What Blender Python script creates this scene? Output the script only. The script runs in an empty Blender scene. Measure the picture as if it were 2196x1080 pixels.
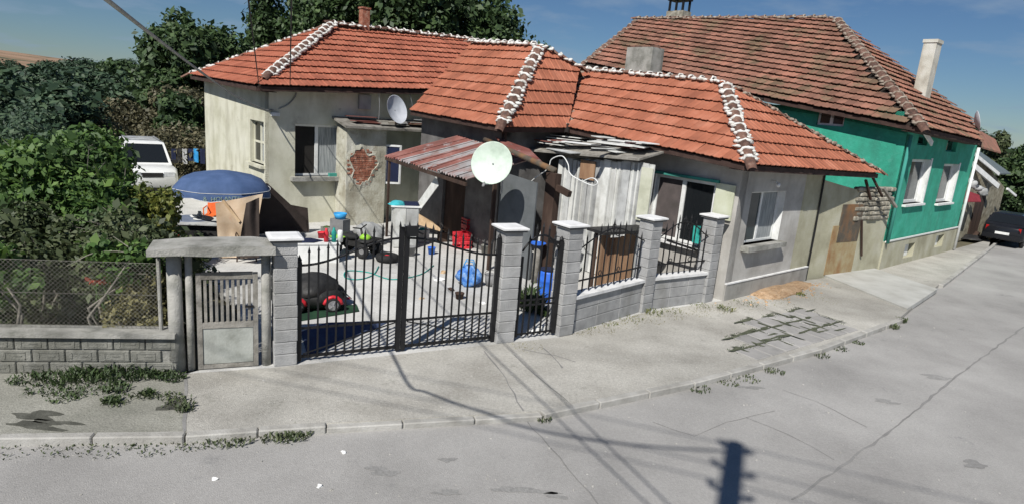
import bpy, bmesh, math, random
import numpy as np
from mathutils import Vector as V, Matrix
random.seed(7); RNG = np.random.default_rng(7)
SC = bpy.context.scene; COL = SC.collection

# ------------------------------------------------------------------ camera (a security camera on a utility pole, 4.2 m up)
FPX, CX, CY, CAMH = 1350.0, 1098.0, 540.0, 4.2
PITCH, ROLL = math.radians(12.888), math.radians(4.858)
_F = V((0, math.cos(PITCH), -math.sin(PITCH))); _R = V((1, 0, 0)); _U = _R.cross(_F)
CXA = _R*math.cos(ROLL) + _U*math.sin(ROLL); CUA = -_R*math.sin(ROLL) + _U*math.cos(ROLL)
CAM0 = V((0, 0, CAMH))
cam = bpy.data.objects.new('camera', bpy.data.cameras.new('camera')); COL.objects.link(cam)
cam.data.sensor_width = 36.0; cam.data.lens = FPX/2196*36
cam.data.clip_start = 0.05; cam.data.clip_end = 3000
cam.matrix_world = Matrix(((CXA.x, CUA.x, -_F.x, 0), (CXA.y, CUA.y, -_F.y, 0), (CXA.z, CUA.z, -_F.z, CAMH), (0, 0, 0, 1)))
SC.camera = cam

# ------------------------------------------------------------------ sky, sun, exposure
SUN_EL, SUN_AZ = math.radians(45.5), math.radians(201)
w = bpy.data.worlds.new('World'); SC.world = w; w.use_nodes = True
nt = w.node_tree; N = nt.nodes; L = nt.links
bg = N['Background']; bg.inputs['Strength'].default_value = 0.05
sky = N.new('ShaderNodeTexSky'); sky.sky_type = 'NISHITA'; sky.sun_disc = False
sky.sun_elevation = SUN_EL; sky.sun_rotation = SUN_AZ; sky.air_density = 1.0; sky.dust_density = 0.0; sky.ozone_density = 3.0
tc = N.new('ShaderNodeTexCoord'); sep = N.new('ShaderNodeSeparateXYZ'); L.new(tc.outputs['Generated'], sep.inputs[0])
zz = N.new('ShaderNodeMath'); zz.operation = 'ADD'; L.new(sep.outputs['Z'], zz.inputs[0]); zz.inputs[1].default_value = 0.16
zm = N.new('ShaderNodeMath'); zm.operation = 'MAXIMUM'; L.new(zz.outputs[0], zm.inputs[0]); zm.inputs[1].default_value = 0.05
cmb = N.new('ShaderNodeCombineXYZ')
for i, ax in enumerate('XY'):
    d = N.new('ShaderNodeMath'); d.operation = 'DIVIDE'; L.new(sep.outputs[ax], d.inputs[0]); L.new(zm.outputs[0], d.inputs[1]); L.new(d.outputs[0], cmb.inputs[i])
cn = N.new('ShaderNodeTexNoise'); cn.inputs['Scale'].default_value = 1.9; cn.inputs['Detail'].default_value = 7; cn.inputs['Roughness'].default_value = 0.55
L.new(cmb.outputs[0], cn.inputs['Vector'])
cr = N.new('ShaderNodeValToRGB'); cr.color_ramp.elements[0].position = 0.52; cr.color_ramp.elements[1].position = 0.68
cr.color_ramp.elements[1].color = (0.55, 0.55, 0.55, 1); L.new(cn.outputs['Fac'], cr.inputs[0])
mx = N.new('ShaderNodeMixRGB'); L.new(cr.outputs[0], mx.inputs[0]); L.new(sky.outputs[0], mx.inputs[1]); mx.inputs[2].default_value = (7.5, 8.0, 8.6, 1)
tint = N.new('ShaderNodeMixRGB'); tint.blend_type = 'MULTIPLY'; tint.inputs[0].default_value = 1; L.new(mx.outputs[0], tint.inputs[1]); tint.inputs[2].default_value = (0.62, 0.80, 1.02, 1)
L.new(tint.outputs[0], bg.inputs['Color'])
sl = bpy.data.lights.new('sun', 'SUN'); sl.energy = 5.0; sl.angle = math.radians(0.55); sl.color = (1, 0.965, 0.91)
so = bpy.data.objects.new('sun', sl); COL.objects.link(so); so.location = (-10, -20, 30)
SUNV = V((math.sin(SUN_AZ)*math.cos(SUN_EL), math.cos(SUN_AZ)*math.cos(SUN_EL), math.sin(SUN_EL)))   # towards the sun
so.rotation_euler = SUNV.to_track_quat('Z', 'Y').to_euler()
SC.view_settings.view_transform = 'Standard'; SC.view_settings.look = 'None'
SC.view_settings.exposure = 0.08; SC.view_settings.gamma = 1.0; SC.view_settings.use_curve_mapping = False
SC.render.engine = 'CYCLES'; SC.cycles.max_bounces = 6; SC.cycles.diffuse_bounces = 2; SC.cycles.transparent_max_bounces = 6
SC.cycles.use_denoising = True

# ------------------------------------------------------------------ surveying: where a sight line meets the ground / a vertical wall
def ray(x, y): return CXA*((x-CX)/FPX) - CUA*((y-CY)/FPX) + _F
def G(x, y, z=0.0):
    r = ray(x, y); return CAM0 + r*((z-CAMH)/r.z)
def PL(x, y, g, n):
    r = ray(x, y); n = V((n[0], n[1], 0)); t = n.dot(V((g[0], g[1], 0)) - CAM0)/n.dot(r); return CAM0 + r*t
def THRU(x, y, g, d): return PL(x, y, g, (-d[1], d[0]))
def ATY(x, y, Y):
    r = ray(x, y); return CAM0 + r*(Y/r.y)
def HZ(g, y):
    """height of the point above g seen at picture row y"""
    lo, hi = -1.0, 30.0
    for _ in range(50):
        m = (lo+hi)/2; v = V((g[0], g[1], m)) - CAM0; py = CY - FPX*v.dot(CUA)/v.dot(_F)
        if py > y: lo = m
        else: hi = m
    return (lo+hi)/2
def SZ(x, y, p0, d):
    p = THRU(x, y, p0, d); return ((p.x-p0[0])*d[0] + (p.y-p0[1])*d[1], p.z)

# ------------------------------------------------------------------ materials
def mat_new(name):
    m = bpy.data.materials.new(name); m.use_nodes = True; nt = m.node_tree
    return m, nt, nt.nodes['Principled BSDF']
def M(name, c1, c2=None, c3=None, scale=2.5, rough=0.9, bump=0.25, bscale=35, rnd=0.0, metal=0.0, streak=None, spots=None, detail=7, trans=0.0, aniso=None, grain=None):
    m, nt, p = mat_new(name); N = nt.nodes; L = nt.links
    p.inputs['Roughness'].default_value = rough; p.inputs['Metallic'].default_value = metal
    if 'Specular IOR Level' in p.inputs: p.inputs['Specular IOR Level'].default_value = 0.35
    c2 = c2 or tuple(v*0.72 for v in c1); c3 = c3 or tuple(min(1, v*1.15) for v in c1)
    geo = N.new('ShaderNodeNewGeometry'); vec = geo.outputs['Position']
    if aniso:
        mp = N.new('ShaderNodeMapping'); mp.inputs['Scale'].default_value = aniso; L.new(vec, mp.inputs[0]); vec = mp.outputs[0]
    n1 = N.new('ShaderNodeTexNoise'); n1.inputs['Scale'].default_value = scale; n1.inputs['Detail'].default_value = detail; n1.inputs['Roughness'].default_value = 0.62
    L.new(vec, n1.inputs['Vector'])
    r = N.new('ShaderNodeValToRGB'); e = r.color_ramp.elements
    e[0].position = 0.32; e[0].color = (*c2, 1); e[1].position = 0.70; e[1].color = (*c3, 1); k = e.new(0.5); k.color = (*c1, 1)
    L.new(n1.outputs['Fac'], r.inputs[0]); out = r.outputs[0]
    def mixin(fac, col, prev):
        q = N.new('ShaderNodeMixRGB'); L.new(fac, q.inputs[0]); L.new(prev, q.inputs[1]); q.inputs[2].default_value = (*col, 1); return q.outputs[0]
    if streak:
        col, amt = streak
        mp = N.new('ShaderNodeMapping'); mp.inputs['Scale'].default_value = (1.5, 1.5, 0.42); L.new(geo.outputs['Position'], mp.inputs[0])
        n2 = N.new('ShaderNodeTexNoise'); n2.inputs['Scale'].default_value = 1.6; n2.inputs['Detail'].default_value = 6; L.new(mp.outputs[0], n2.inputs['Vector'])
        r2 = N.new('ShaderNodeValToRGB'); r2.color_ramp.elements[0].position = 0.48; r2.color_ramp.elements[1].position = 0.72
        r2.color_ramp.elements[1].color = (amt, amt, amt, 1); L.new(n2.outputs['Fac'], r2.inputs[0]); out = mixin(r2.outputs[0], col, out)
    if spots:
        col, sc, th, amt = spots
        n3 = N.new('ShaderNodeTexNoise'); n3.inputs['Scale'].default_value = sc; n3.inputs['Detail'].default_value = 8; n3.inputs['Roughness'].default_value = 0.7
        L.new(geo.outputs['Position'], n3.inputs['Vector'])
        r3 = N.new('ShaderNodeValToRGB'); r3.color_ramp.elements[0].position = th; r3.color_ramp.elements[1].position = th+0.07
        r3.color_ramp.elements[1].color = (amt, amt, amt, 1); L.new(n3.outputs['Fac'], r3.inputs[0]); out = mixin(r3.outputs[0], col, out)
    if rnd:
        oi = N.new('ShaderNodeObjectInfo'); a = N.new('ShaderNodeMath'); a.operation = 'ADD'
        L.new(oi.outputs['Random'], a.inputs[0]); L.new(geo.outputs['Random Per Island'], a.inputs[1])
        fr = N.new('ShaderNodeMath'); fr.operation = 'FRACT'; L.new(a.outputs[0], fr.inputs[0])
        mr = N.new('ShaderNodeMapRange'); mr.inputs['To Min'].default_value = 1-rnd; mr.inputs['To Max'].default_value = 1+rnd*0.8; L.new(fr.outputs[0], mr.inputs[0])
        hs = N.new('ShaderNodeHueSaturation'); L.new(out, hs.inputs['Color']); L.new(mr.outputs[0], hs.inputs['Value']); out = hs.outputs[0]
    if grain:
        n4 = N.new('ShaderNodeTexNoise'); n4.inputs['Scale'].default_value = grain[0]; n4.inputs['Detail'].default_value = 4; n4.inputs['Roughness'].default_value = 0.75; L.new(geo.outputs['Position'], n4.inputs['Vector'])
        m4 = N.new('ShaderNodeMapRange'); m4.inputs['From Min'].default_value = 0.3; m4.inputs['From Max'].default_value = 0.7; m4.inputs['To Min'].default_value = 1-grain[1]; m4.inputs['To Max'].default_value = 1+grain[1]; L.new(n4.outputs['Fac'], m4.inputs[0])
        n5 = N.new('ShaderNodeTexNoise'); n5.inputs['Scale'].default_value = 0.23; n5.inputs['Detail'].default_value = 5; n5.inputs['Distortion'].default_value = 1.2; L.new(geo.outputs['Position'], n5.inputs['Vector'])
        m5 = N.new('ShaderNodeMapRange'); m5.inputs['From Min'].default_value = 0.35; m5.inputs['From Max'].default_value = 0.65; m5.inputs['To Min'].default_value = 1-grain[1]*0.8; m5.inputs['To Max'].default_value = 1+grain[1]*0.6; L.new(n5.outputs['Fac'], m5.inputs[0])
        mu = N.new('ShaderNodeMath'); mu.operation = 'MULTIPLY'; L.new(m4.outputs[0], mu.inputs[0]); L.new(m5.outputs[0], mu.inputs[1])
        h4 = N.new('ShaderNodeHueSaturation'); L.new(out, h4.inputs['Color']); L.new(mu.outputs[0], h4.inputs['Value']); out = h4.outputs[0]
    L.new(out, p.inputs['Base Color'])
    if bump:
        nb = N.new('ShaderNodeTexNoise'); nb.inputs['Scale'].default_value = bscale; nb.inputs['Detail'].default_value = 5; L.new(vec, nb.inputs['Vector'])
        b = N.new('ShaderNodeBump'); b.inputs['Strength'].default_value = bump; b.inputs['Distance'].default_value = 0.02
        L.new(nb.outputs['Fac'], b.inputs['Height']); L.new(b.outputs[0], p.inputs['Normal'])
    return m
def LEAF(name, dark, mid, light, trans=0.25):
    m, nt, p = mat_new(name); N = nt.nodes; L = nt.links
    geo = N.new('ShaderNodeNewGeometry'); n1 = N.new('ShaderNodeTexNoise'); n1.inputs['Scale'].default_value = 0.9; n1.inputs['Detail'].default_value = 3
    L.new(geo.outputs['Position'], n1.inputs['Vector'])
    a = N.new('ShaderNodeMath'); a.operation = 'MULTIPLY_ADD'; L.new(geo.outputs['Random Per Island'], a.inputs[0]); a.inputs[1].default_value = 0.55; 
    sb = N.new('ShaderNodeMath'); sb.operation = 'MULTIPLY_ADD'; L.new(n1.outputs['Fac'], sb.inputs[0]); sb.inputs[1].default_value = 1.1; sb.inputs[2].default_value = -0.32
    L.new(sb.outputs[0], a.inputs[2])
    r = N.new('ShaderNodeValToRGB'); e = r.color_ramp.elements; e[0].position = 0.12; e[0].color = (*dark, 1); e[1].position = 0.92; e[1].color = (*light, 1)
    k = e.new(0.5); k.color = (*mid, 1); L.new(a.outputs[0], r.inputs[0]); L.new(r.outputs[0], p.inputs['Base Color'])
    p.inputs['Roughness'].default_value = 0.6
    if trans:
        t = N.new('ShaderNodeBsdfTranslucent'); L.new(r.outputs[0], t.inputs['Color']); mxs = N.new('ShaderNodeMixShader'); mxs.inputs[0].default_value = trans
        L.new(p.outputs[0], mxs.inputs[1]); L.new(t.outputs[0], mxs.inputs[2]); L.new(mxs.outputs[0], N['Material Output'].inputs['Surface'])
    return m
def GLASS(name, col=(0.012, 0.014, 0.016), rough=0.06):
    m, nt, p = mat_new(name); p.inputs['Base Color'].default_value = (*col, 1); p.inputs['Roughness'].default_value = rough
    n = nt.nodes.new('ShaderNodeTexNoise'); n.inputs['Scale'].default_value = 3; b = nt.nodes.new('ShaderNodeBump'); b.inputs['Strength'].default_value = 0.06
    nt.links.new(n.outputs['Fac'], b.inputs['Height']); nt.links.new(b.outputs[0], p.inputs['Normal']); return m

MT = dict(
 asphalt=M('worn_road_concrete', (0.345,0.335,0.318), (0.28,0.272,0.258), (0.40,0.39,0.37), scale=0.5, bump=0.5, bscale=70, spots=((0.20,0.20,0.197), 1.3, 0.62, 0.5), grain=(28, 0.12)),
 pave=M('pavement_concrete', (0.40,0.385,0.345), (0.32,0.305,0.27), (0.47,0.455,0.41), scale=0.9, bump=0.6, bscale=55, spots=((0.25,0.245,0.21), 2.2, 0.60, 0.6), grain=(22, 0.22)),
 pave_left=M('pavement_old', (0.29,0.285,0.245), (0.22,0.22,0.185), (0.35,0.345,0.30), scale=1.1, bump=0.6, bscale=40, spots=((0.13,0.14,0.10), 1.7, 0.58, 0.7), grain=(22, 0.22)),
 slab=M('paving_slab_concrete', (0.34,0.33,0.315), (0.27,0.265,0.25), (0.39,0.38,0.36), scale=2, bump=0.4, rnd=0.15),
 kerb=M('kerb_stone_concrete', (0.37,0.36,0.33), (0.28,0.27,0.245), (0.45,0.44,0.41), scale=3, bump=0.4, rnd=0.12),
 ramp=M('ramp_concrete', (0.44,0.44,0.41), (0.37,0.365,0.335), (0.5,0.5,0.47), scale=1.2, bump=0.3),
 yard=M('yard_concrete', (0.52,0.515,0.49), (0.39,0.385,0.36), (0.60,0.595,0.57), scale=0.8, bump=0.3, spots=((0.36,0.36,0.34), 2.5, 0.57, 0.6), grain=(18, 0.16)),
 dirt=M('dry_soil', (0.11,0.10,0.065), (0.06,0.06,0.035), (0.19,0.165,0.10), scale=0.35, bump=0.6, bscale=12, spots=((0.05,0.07,0.025), 1.2, 0.55, 0.8)),
 field=M('dry_field', (0.30,0.19,0.12), (0.20,0.15,0.08), (0.40,0.28,0.18), scale=0.012, bump=0, aniso=(1,3,1), spots=((0.05,0.07,0.03), 0.03, 0.56, 0.9)),
 block=M('grey_concrete_block', (0.36,0.36,0.355), (0.29,0.29,0.285), (0.43,0.43,0.42), scale=4, bump=0.7, bscale=60, rnd=0.13, streak=((0.22,0.215,0.195), 0.5), spots=((0.50,0.50,0.49), 5, 0.63, 0.5)),
 block_old=M('weathered_block', (0.21,0.21,0.185), (0.14,0.14,0.12), (0.29,0.285,0.25), scale=5, bump=0.6, bscale=50, rnd=0.10, streak=((0.09,0.09,0.07), 0.55)),
 conc_old=M('weathered_concrete', (0.33,0.325,0.295), (0.20,0.20,0.175), (0.42,0.41,0.38), scale=3.2, bump=0.6, bscale=40, streak=((0.10,0.10,0.085), 0.6)),
 mortar=M('joint_mortar', (0.25,0.25,0.24), scale=6, bump=0.5),
 cap=M('whitewashed_cap', (0.72,0.72,0.71), (0.60,0.60,0.59), (0.78,0.78,0.77), scale=4, bump=0.2),
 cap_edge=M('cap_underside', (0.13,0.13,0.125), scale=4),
 coping=M('white_coping', (0.68,0.68,0.67), (0.52,0.52,0.50), (0.75,0.75,0.74), scale=4, bump=0.3),
 black=M('black_painted_iron', (0.012,0.012,0.013), rough=0.5, bump=0.1, scale=8),
 cream=M('cream_plaster', (0.62,0.61,0.49), (0.50,0.49,0.37), (0.70,0.69,0.58), scale=1.1, bump=0.35, bscale=22, streak=((0.30,0.28,0.20), 0.5), spots=((0.36,0.34,0.26), 1.3, 0.60, 0.6)),
 shaded_render=M('shade_darkened_render', (0.13,0.125,0.12), (0.085,0.08,0.078), (0.18,0.175,0.17), scale=2, bump=0.3),  # middle house walls, darkened in colour for the shade under porch and eaves
 patchp=M('peeling_plaster', (0.50,0.49,0.40), (0.32,0.30,0.23), (0.60,0.59,0.52), scale=1.8, bump=0.6, bscale=18, streak=((0.25,0.22,0.16), 0.6), spots=((0.30,0.27,0.20), 2.4, 0.56, 0.7)),
 greywall=M('grey_render', (0.43,0.415,0.385), (0.335,0.32,0.295), (0.53,0.52,0.49), scale=1.3, bump=0.35, bscale=25, streak=((0.26,0.25,0.225), 0.5), spots=((0.48,0.48,0.47), 1.6, 0.60, 0.5)),
 ochre=M('old_yellow_render', (0.40,0.385,0.28), (0.30,0.285,0.20), (0.47,0.46,0.37), scale=1.3, bump=0.5, bscale=25, streak=((0.24,0.215,0.15), 0.4)),
 plinth=M('grey_plinth_render', (0.33,0.32,0.295), (0.25,0.24,0.22), (0.40,0.39,0.36), scale=2, bump=0.4, streak=((0.16,0.16,0.14), 0.5)),
 rough=M('rough_stone_wall', (0.24,0.22,0.16), (0.12,0.105,0.075), (0.38,0.36,0.28), scale=4, bump=0.9, bscale=14, streak=((0.14,0.10,0.055), 0.6)),
 stone=M('field_stone', (0.28,0.26,0.21), (0.16,0.145,0.11), (0.40,0.38,0.32), scale=6, bump=0.8, rnd=0.3),
 rust=M('rust_and_shadow_sheet', (0.10,0.085,0.065), (0.065,0.055,0.045), (0.24,0.125,0.055), scale=2, bump=0.4, streak=((0.27,0.12,0.04), 0.6)),  # rusty metal, also the dark panel in place of the yard wall shadow
 brick=M('exposed_red_brick', (0.34,0.13,0.08), (0.24,0.09,0.055), (0.46,0.30,0.22), scale=9, bump=0.6, rnd=0.3),
 tile=M('red_roof_tile', (0.345,0.112,0.066), (0.26,0.083,0.05), (0.42,0.16,0.10), scale=1.3, bump=0.3, bscale=60, rnd=0.13, spots=((0.19,0.085,0.05), 1.4, 0.6, 0.55)),
 tile_mid=M('orange_roof_tile', (0.355,0.126,0.072), (0.27,0.095,0.055), (0.43,0.175,0.11), scale=1.5, bump=0.3, bscale=60, rnd=0.13, spots=((0.23,0.10,0.06), 1.2, 0.6, 0.5)),
 tile_old=M('mossy_old_roof_tile', (0.25,0.125,0.088), (0.15,0.075,0.048), (0.36,0.16,0.11), scale=0.7, bump=0.5, bscale=50, rnd=0.27, spots=((0.15,0.115,0.07), 0.8, 0.52, 0.75)),
 deck=M('roof_underlay', (0.020,0.015,0.012), scale=3, bump=0.2),
 ridge=M('weathered_ridge_tile', (0.17,0.09,0.065), (0.09,0.06,0.05), (0.27,0.18,0.14), scale=9, bump=0.5, rnd=0.3),
 ridge_mort=M('white_ridge_mortar', (0.68,0.67,0.63), (0.40,0.38,0.33), (0.76,0.75,0.72), scale=7, bump=0.8, bscale=25),
 ridge_mort_old=M('old_ridge_mortar', (0.30,0.25,0.20), (0.16,0.12,0.09), (0.42,0.37,0.31), scale=6, bump=0.9, bscale=25),
 fascia=M('dark_brown_fascia', (0.055,0.032,0.026), (0.035,0.022,0.018), (0.08,0.05,0.04), scale=4, bump=0.3),
 green=M('teal_green_paint', (0.04,0.345,0.235), (0.03,0.285,0.19), (0.06,0.41,0.295), scale=1.1, bump=0.4, bscale=25, streak=((0.045,0.23,0.17), 0.55), spots=((0.10,0.40,0.30), 1.8, 0.60, 0.45), grain=(5,0.12)),
 green_dark=M('faded_teal_paint', (0.05,0.27,0.22), (0.04,0.22,0.18), (0.065,0.32,0.26), scale=1.3, bump=0.3),
 white=M('white_paint', (0.74,0.75,0.73), (0.62,0.63,0.61), (0.80,0.80,0.79), scale=5, rough=0.55, bump=0.1),
 dirty_white=M('dirty_white_board', (0.62,0.63,0.60), (0.46,0.46,0.43), (0.72,0.72,0.70), scale=3, bump=0.3, rnd=0.18, streak=((0.28,0.27,0.23), 0.6)),
 greyboard=M('grey_board', (0.43,0.44,0.435), (0.29,0.295,0.29), (0.53,0.54,0.53), scale=3, bump=0.3, rnd=0.25, streak=((0.17,0.165,0.15), 0.6)),
 brownboard=M('brown_board', (0.36,0.22,0.13), (0.24,0.13,0.075), (0.46,0.31,0.20), scale=4, bump=0.4, rnd=0.25, aniso=(1,1,0.15)),
 tan=M('tan_board', (0.50,0.36,0.22), (0.38,0.26,0.15), (0.60,0.46,0.30), scale=4, bump=0.3, rnd=0.15, aniso=(1,1,0.2)),
 darkwood=M('dark_wood', (0.05,0.030,0.022), (0.03,0.02,0.015), (0.085,0.055,0.04), scale=4, bump=0.4, aniso=(1,1,0.2)),
 greywood=M('grey_wood', (0.26,0.245,0.215), (0.15,0.14,0.12), (0.36,0.345,0.31), scale=5, bump=0.5, rnd=0.2),
 corr=M('corrugated_sheet', (0.25,0.24,0.24), (0.16,0.10,0.085), (0.36,0.36,0.37), scale=1.8, rough=0.6, bump=0.15, streak=((0.23,0.085,0.065), 0.6), spots=((0.22,0.11,0.09), 2.6, 0.54, 0.75)),
 corr_red=M('rusty_red_sheet', (0.20,0.07,0.055), (0.13,0.05,0.04), (0.28,0.13,0.11), scale=1.6, rough=0.65, bump=0.2, spots=((0.30,0.27,0.27), 2.6, 0.57, 0.7)),
 steel=M('galvanised_steel', (0.33,0.34,0.35), (0.24,0.25,0.25), (0.45,0.46,0.46), scale=5, rough=0.5, metal=0.4, bump=0.1),
 dish=M('pale_dish_paint', (0.58,0.68,0.58), (0.47,0.57,0.47), (0.66,0.74,0.66), scale=4, rough=0.6, bump=0.05),
 dish2=M('white_dish_paint', (0.60,0.63,0.68), (0.50,0.53,0.58), (0.68,0.71,0.76), scale=4, rough=0.6, bump=0.05),
 cable=M('grey_cable', (0.30,0.31,0.29), scale=4, rough=0.7, bump=0),
 wire=M('dark_wire', (0.018,0.018,0.018), scale=4, rough=0.7, bump=0),
 chain=M('rusty_chain_wire', (0.15,0.145,0.12), scale=8, rough=0.7, bump=0),
 glass=GLASS('dark_window_glass'), glass2=GLASS('teal_window_glass', (0.02,0.035,0.04), 0.08),
 curtain=M('net_curtain', (0.30,0.32,0.32), (0.16,0.17,0.18), (0.42,0.44,0.44), scale=5, bump=0.2, aniso=(5,5,0.4)),
 darkroom=M('dark_interior', (0.02,0.018,0.016), scale=3, bump=0),
 brownshutter=M('grey_brown_roller_blind', (0.095,0.08,0.078), (0.075,0.065,0.06), (0.12,0.10,0.095), scale=3, bump=0.2),
 navy=M('navy_umbrella_cloth', (0.06,0.105,0.22), (0.048,0.088,0.185), (0.08,0.13,0.26), scale=3, rough=0.8, bump=0.1),
 navydark=M('navy_cloth', (0.012,0.018,0.05), scale=5, bump=0.2),
 cardboard=M('beige_tarpaulin', (0.52,0.40,0.28), (0.42,0.30,0.19), (0.60,0.49,0.37), scale=1.7, bump=0.3, spots=((0.55,0.22,0.16), 2.1, 0.62, 0.5)),
 brown_shadow_cloth=M('brown_cloth_and_shadow', (0.050,0.038,0.033), (0.038,0.029,0.025), (0.065,0.05,0.045), scale=1.5, bump=0.5, bscale=7),
 blacktarp=M('black_tarpaulin', (0.022,0.022,0.022), (0.014,0.014,0.014), (0.038,0.036,0.034), scale=4, rough=0.55, bump=0.8, bscale=9),
 orange=M('orange_plastic', (0.80,0.16,0.035), (0.65,0.11,0.02), (0.86,0.22,0.06), scale=4, rough=0.5, bump=0.05),
 redp=M('red_plastic', (0.62,0.03,0.045), (0.48,0.018,0.028), (0.74,0.06,0.08), scale=4, rough=0.45, bump=0.05),
 lime=M('lime_plastic', (0.32,0.62,0.06), scale=4, rough=0.45, bump=0.05),
 bluep=M('blue_plastic', (0.03,0.14,0.62), (0.02,0.09,0.45), (0.05,0.22,0.75), scale=4, rough=0.45, bump=0.1),
 skyblue=M('sky_blue_plastic', (0.04,0.30,0.62), scale=4, rough=0.5, bump=0.1),
 bluebag=M('patterned_blue_bag', (0.08,0.25,0.62), (0.03,0.10,0.42), (0.35,0.50,0.72), scale=9, rough=0.6, bump=0.5, spots=((0.45,0.12,0.25), 14, 0.62, 0.8)),
 teal=M('teal_cloth', (0.02,0.28,0.24), (0.015,0.18,0.16), (0.06,0.42,0.36), scale=9, bump=0.5),
 greenmat=M('dark_green_mat', (0.012,0.045,0.022), (0.009,0.032,0.018), (0.02,0.065,0.03), scale=4, bump=0.4),
 rubber=M('black_rubber', (0.018,0.018,0.018), scale=6, rough=0.8, bump=0.2),
 greyp=M('grey_plastic', (0.20,0.20,0.20), scale=5, rough=0.6, bump=0.1),
 carwhite=M('white_car_paint', (0.70,0.71,0.70), (0.62,0.63,0.62), (0.74,0.75,0.74), scale=2, rough=0.3, bump=0),
 carblack=M('black_car_paint', (0.012,0.013,0.016), scale=2, rough=0.22, bump=0),
 chrome=M('wheel_rim_metal', (0.45,0.45,0.46), scale=5, rough=0.35, metal=0.7, bump=0),
 lampw=M('head_lamp_glass', (0.55,0.57,0.58), scale=8, rough=0.15, bump=0),
 lampr=M('tail_lamp_red', (0.35,0.01,0.01), scale=8, rough=0.2, bump=0),
 sand=M('orange_sand', (0.44,0.30,0.18), (0.33,0.21,0.12), (0.54,0.39,0.26), scale=7, bump=1.0, bscale=26, grain=(30,0.3)),
 moss=M('dark_moss', (0.085,0.095,0.06), (0.055,0.062,0.038), (0.15,0.155,0.105), scale=6, bump=0.8),
 patchm=M('faded_road_patch', (0.265,0.26,0.248), (0.235,0.23,0.22), (0.30,0.295,0.28), scale=3, bump=0.4, grain=(28,0.2)),
 stain=M('dark_damp_patch', (0.085,0.085,0.07), (0.055,0.055,0.045), (0.13,0.13,0.11), scale=5, bump=0.5),
 crack=M('crack_wire_shadow_grey', (0.235,0.23,0.22), (0.19,0.187,0.18), (0.28,0.275,0.265), scale=2, bump=0.5),
 bark=M('tree_bark', (0.10,0.08,0.06), (0.06,0.05,0.04), (0.17,0.145,0.12), scale=6, bump=0.8, bscale=14),
 palebark=M('pale_dry_stem', (0.26,0.24,0.20), scale=6, bump=0.6),
 redcloth=M('dark_red_awning', (0.22,0.025,0.035), scale=3, bump=0.3),
 slate=M('grey_slate_roof', (0.12,0.15,0.16), (0.09,0.115,0.12), (0.15,0.18,0.19), scale=3, bump=0.3),
 weedstem=M('green_stem', (0.05,0.09,0.025), scale=8, bump=0.3),
 litter=M('white_litter', (0.75,0.75,0.73), scale=8, bump=0.2),
 leaf_tree=LEAF('dark_tree_foliage', (0.022,0.043,0.017), (0.05,0.092,0.031), (0.105,0.165,0.055)),
 leaf_wood=LEAF('far_wood_foliage', (0.022,0.045,0.027), (0.042,0.08,0.042), (0.08,0.125,0.06), 0.15),
 leaf_vine=LEAF('vine_foliage', (0.034,0.070,0.018), (0.078,0.155,0.036), (0.17,0.27,0.055), 0.3),
 leaf_dark=LEAF('dry_dark_foliage', (0.032,0.047,0.019), (0.074,0.102,0.04), (0.155,0.175,0.085), 0.25),
 leaf_yel=LEAF('yellow_green_foliage', (0.05,0.08,0.015), (0.13,0.16,0.03), (0.28,0.27,0.06), 0.3),
 leaf_dry=LEAF('straw_foliage', (0.09,0.09,0.035), (0.20,0.185,0.075), (0.36,0.33,0.16), 0.2),
 leaf_scrub=LEAF('dry_scrub_foliage', (0.045,0.045,0.024), (0.10,0.095,0.048), (0.20,0.175,0.10), 0.15),
 weed=LEAF('weed_foliage', (0.02,0.04,0.012), (0.05,0.085,0.025), (0.10,0.14,0.05), 0.2),
 redleaf=LEAF('red_blossom', (0.30,0.05,0.03), (0.5,0.09,0.06), (0.6,0.16,0.1), 0.2),
)

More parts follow.
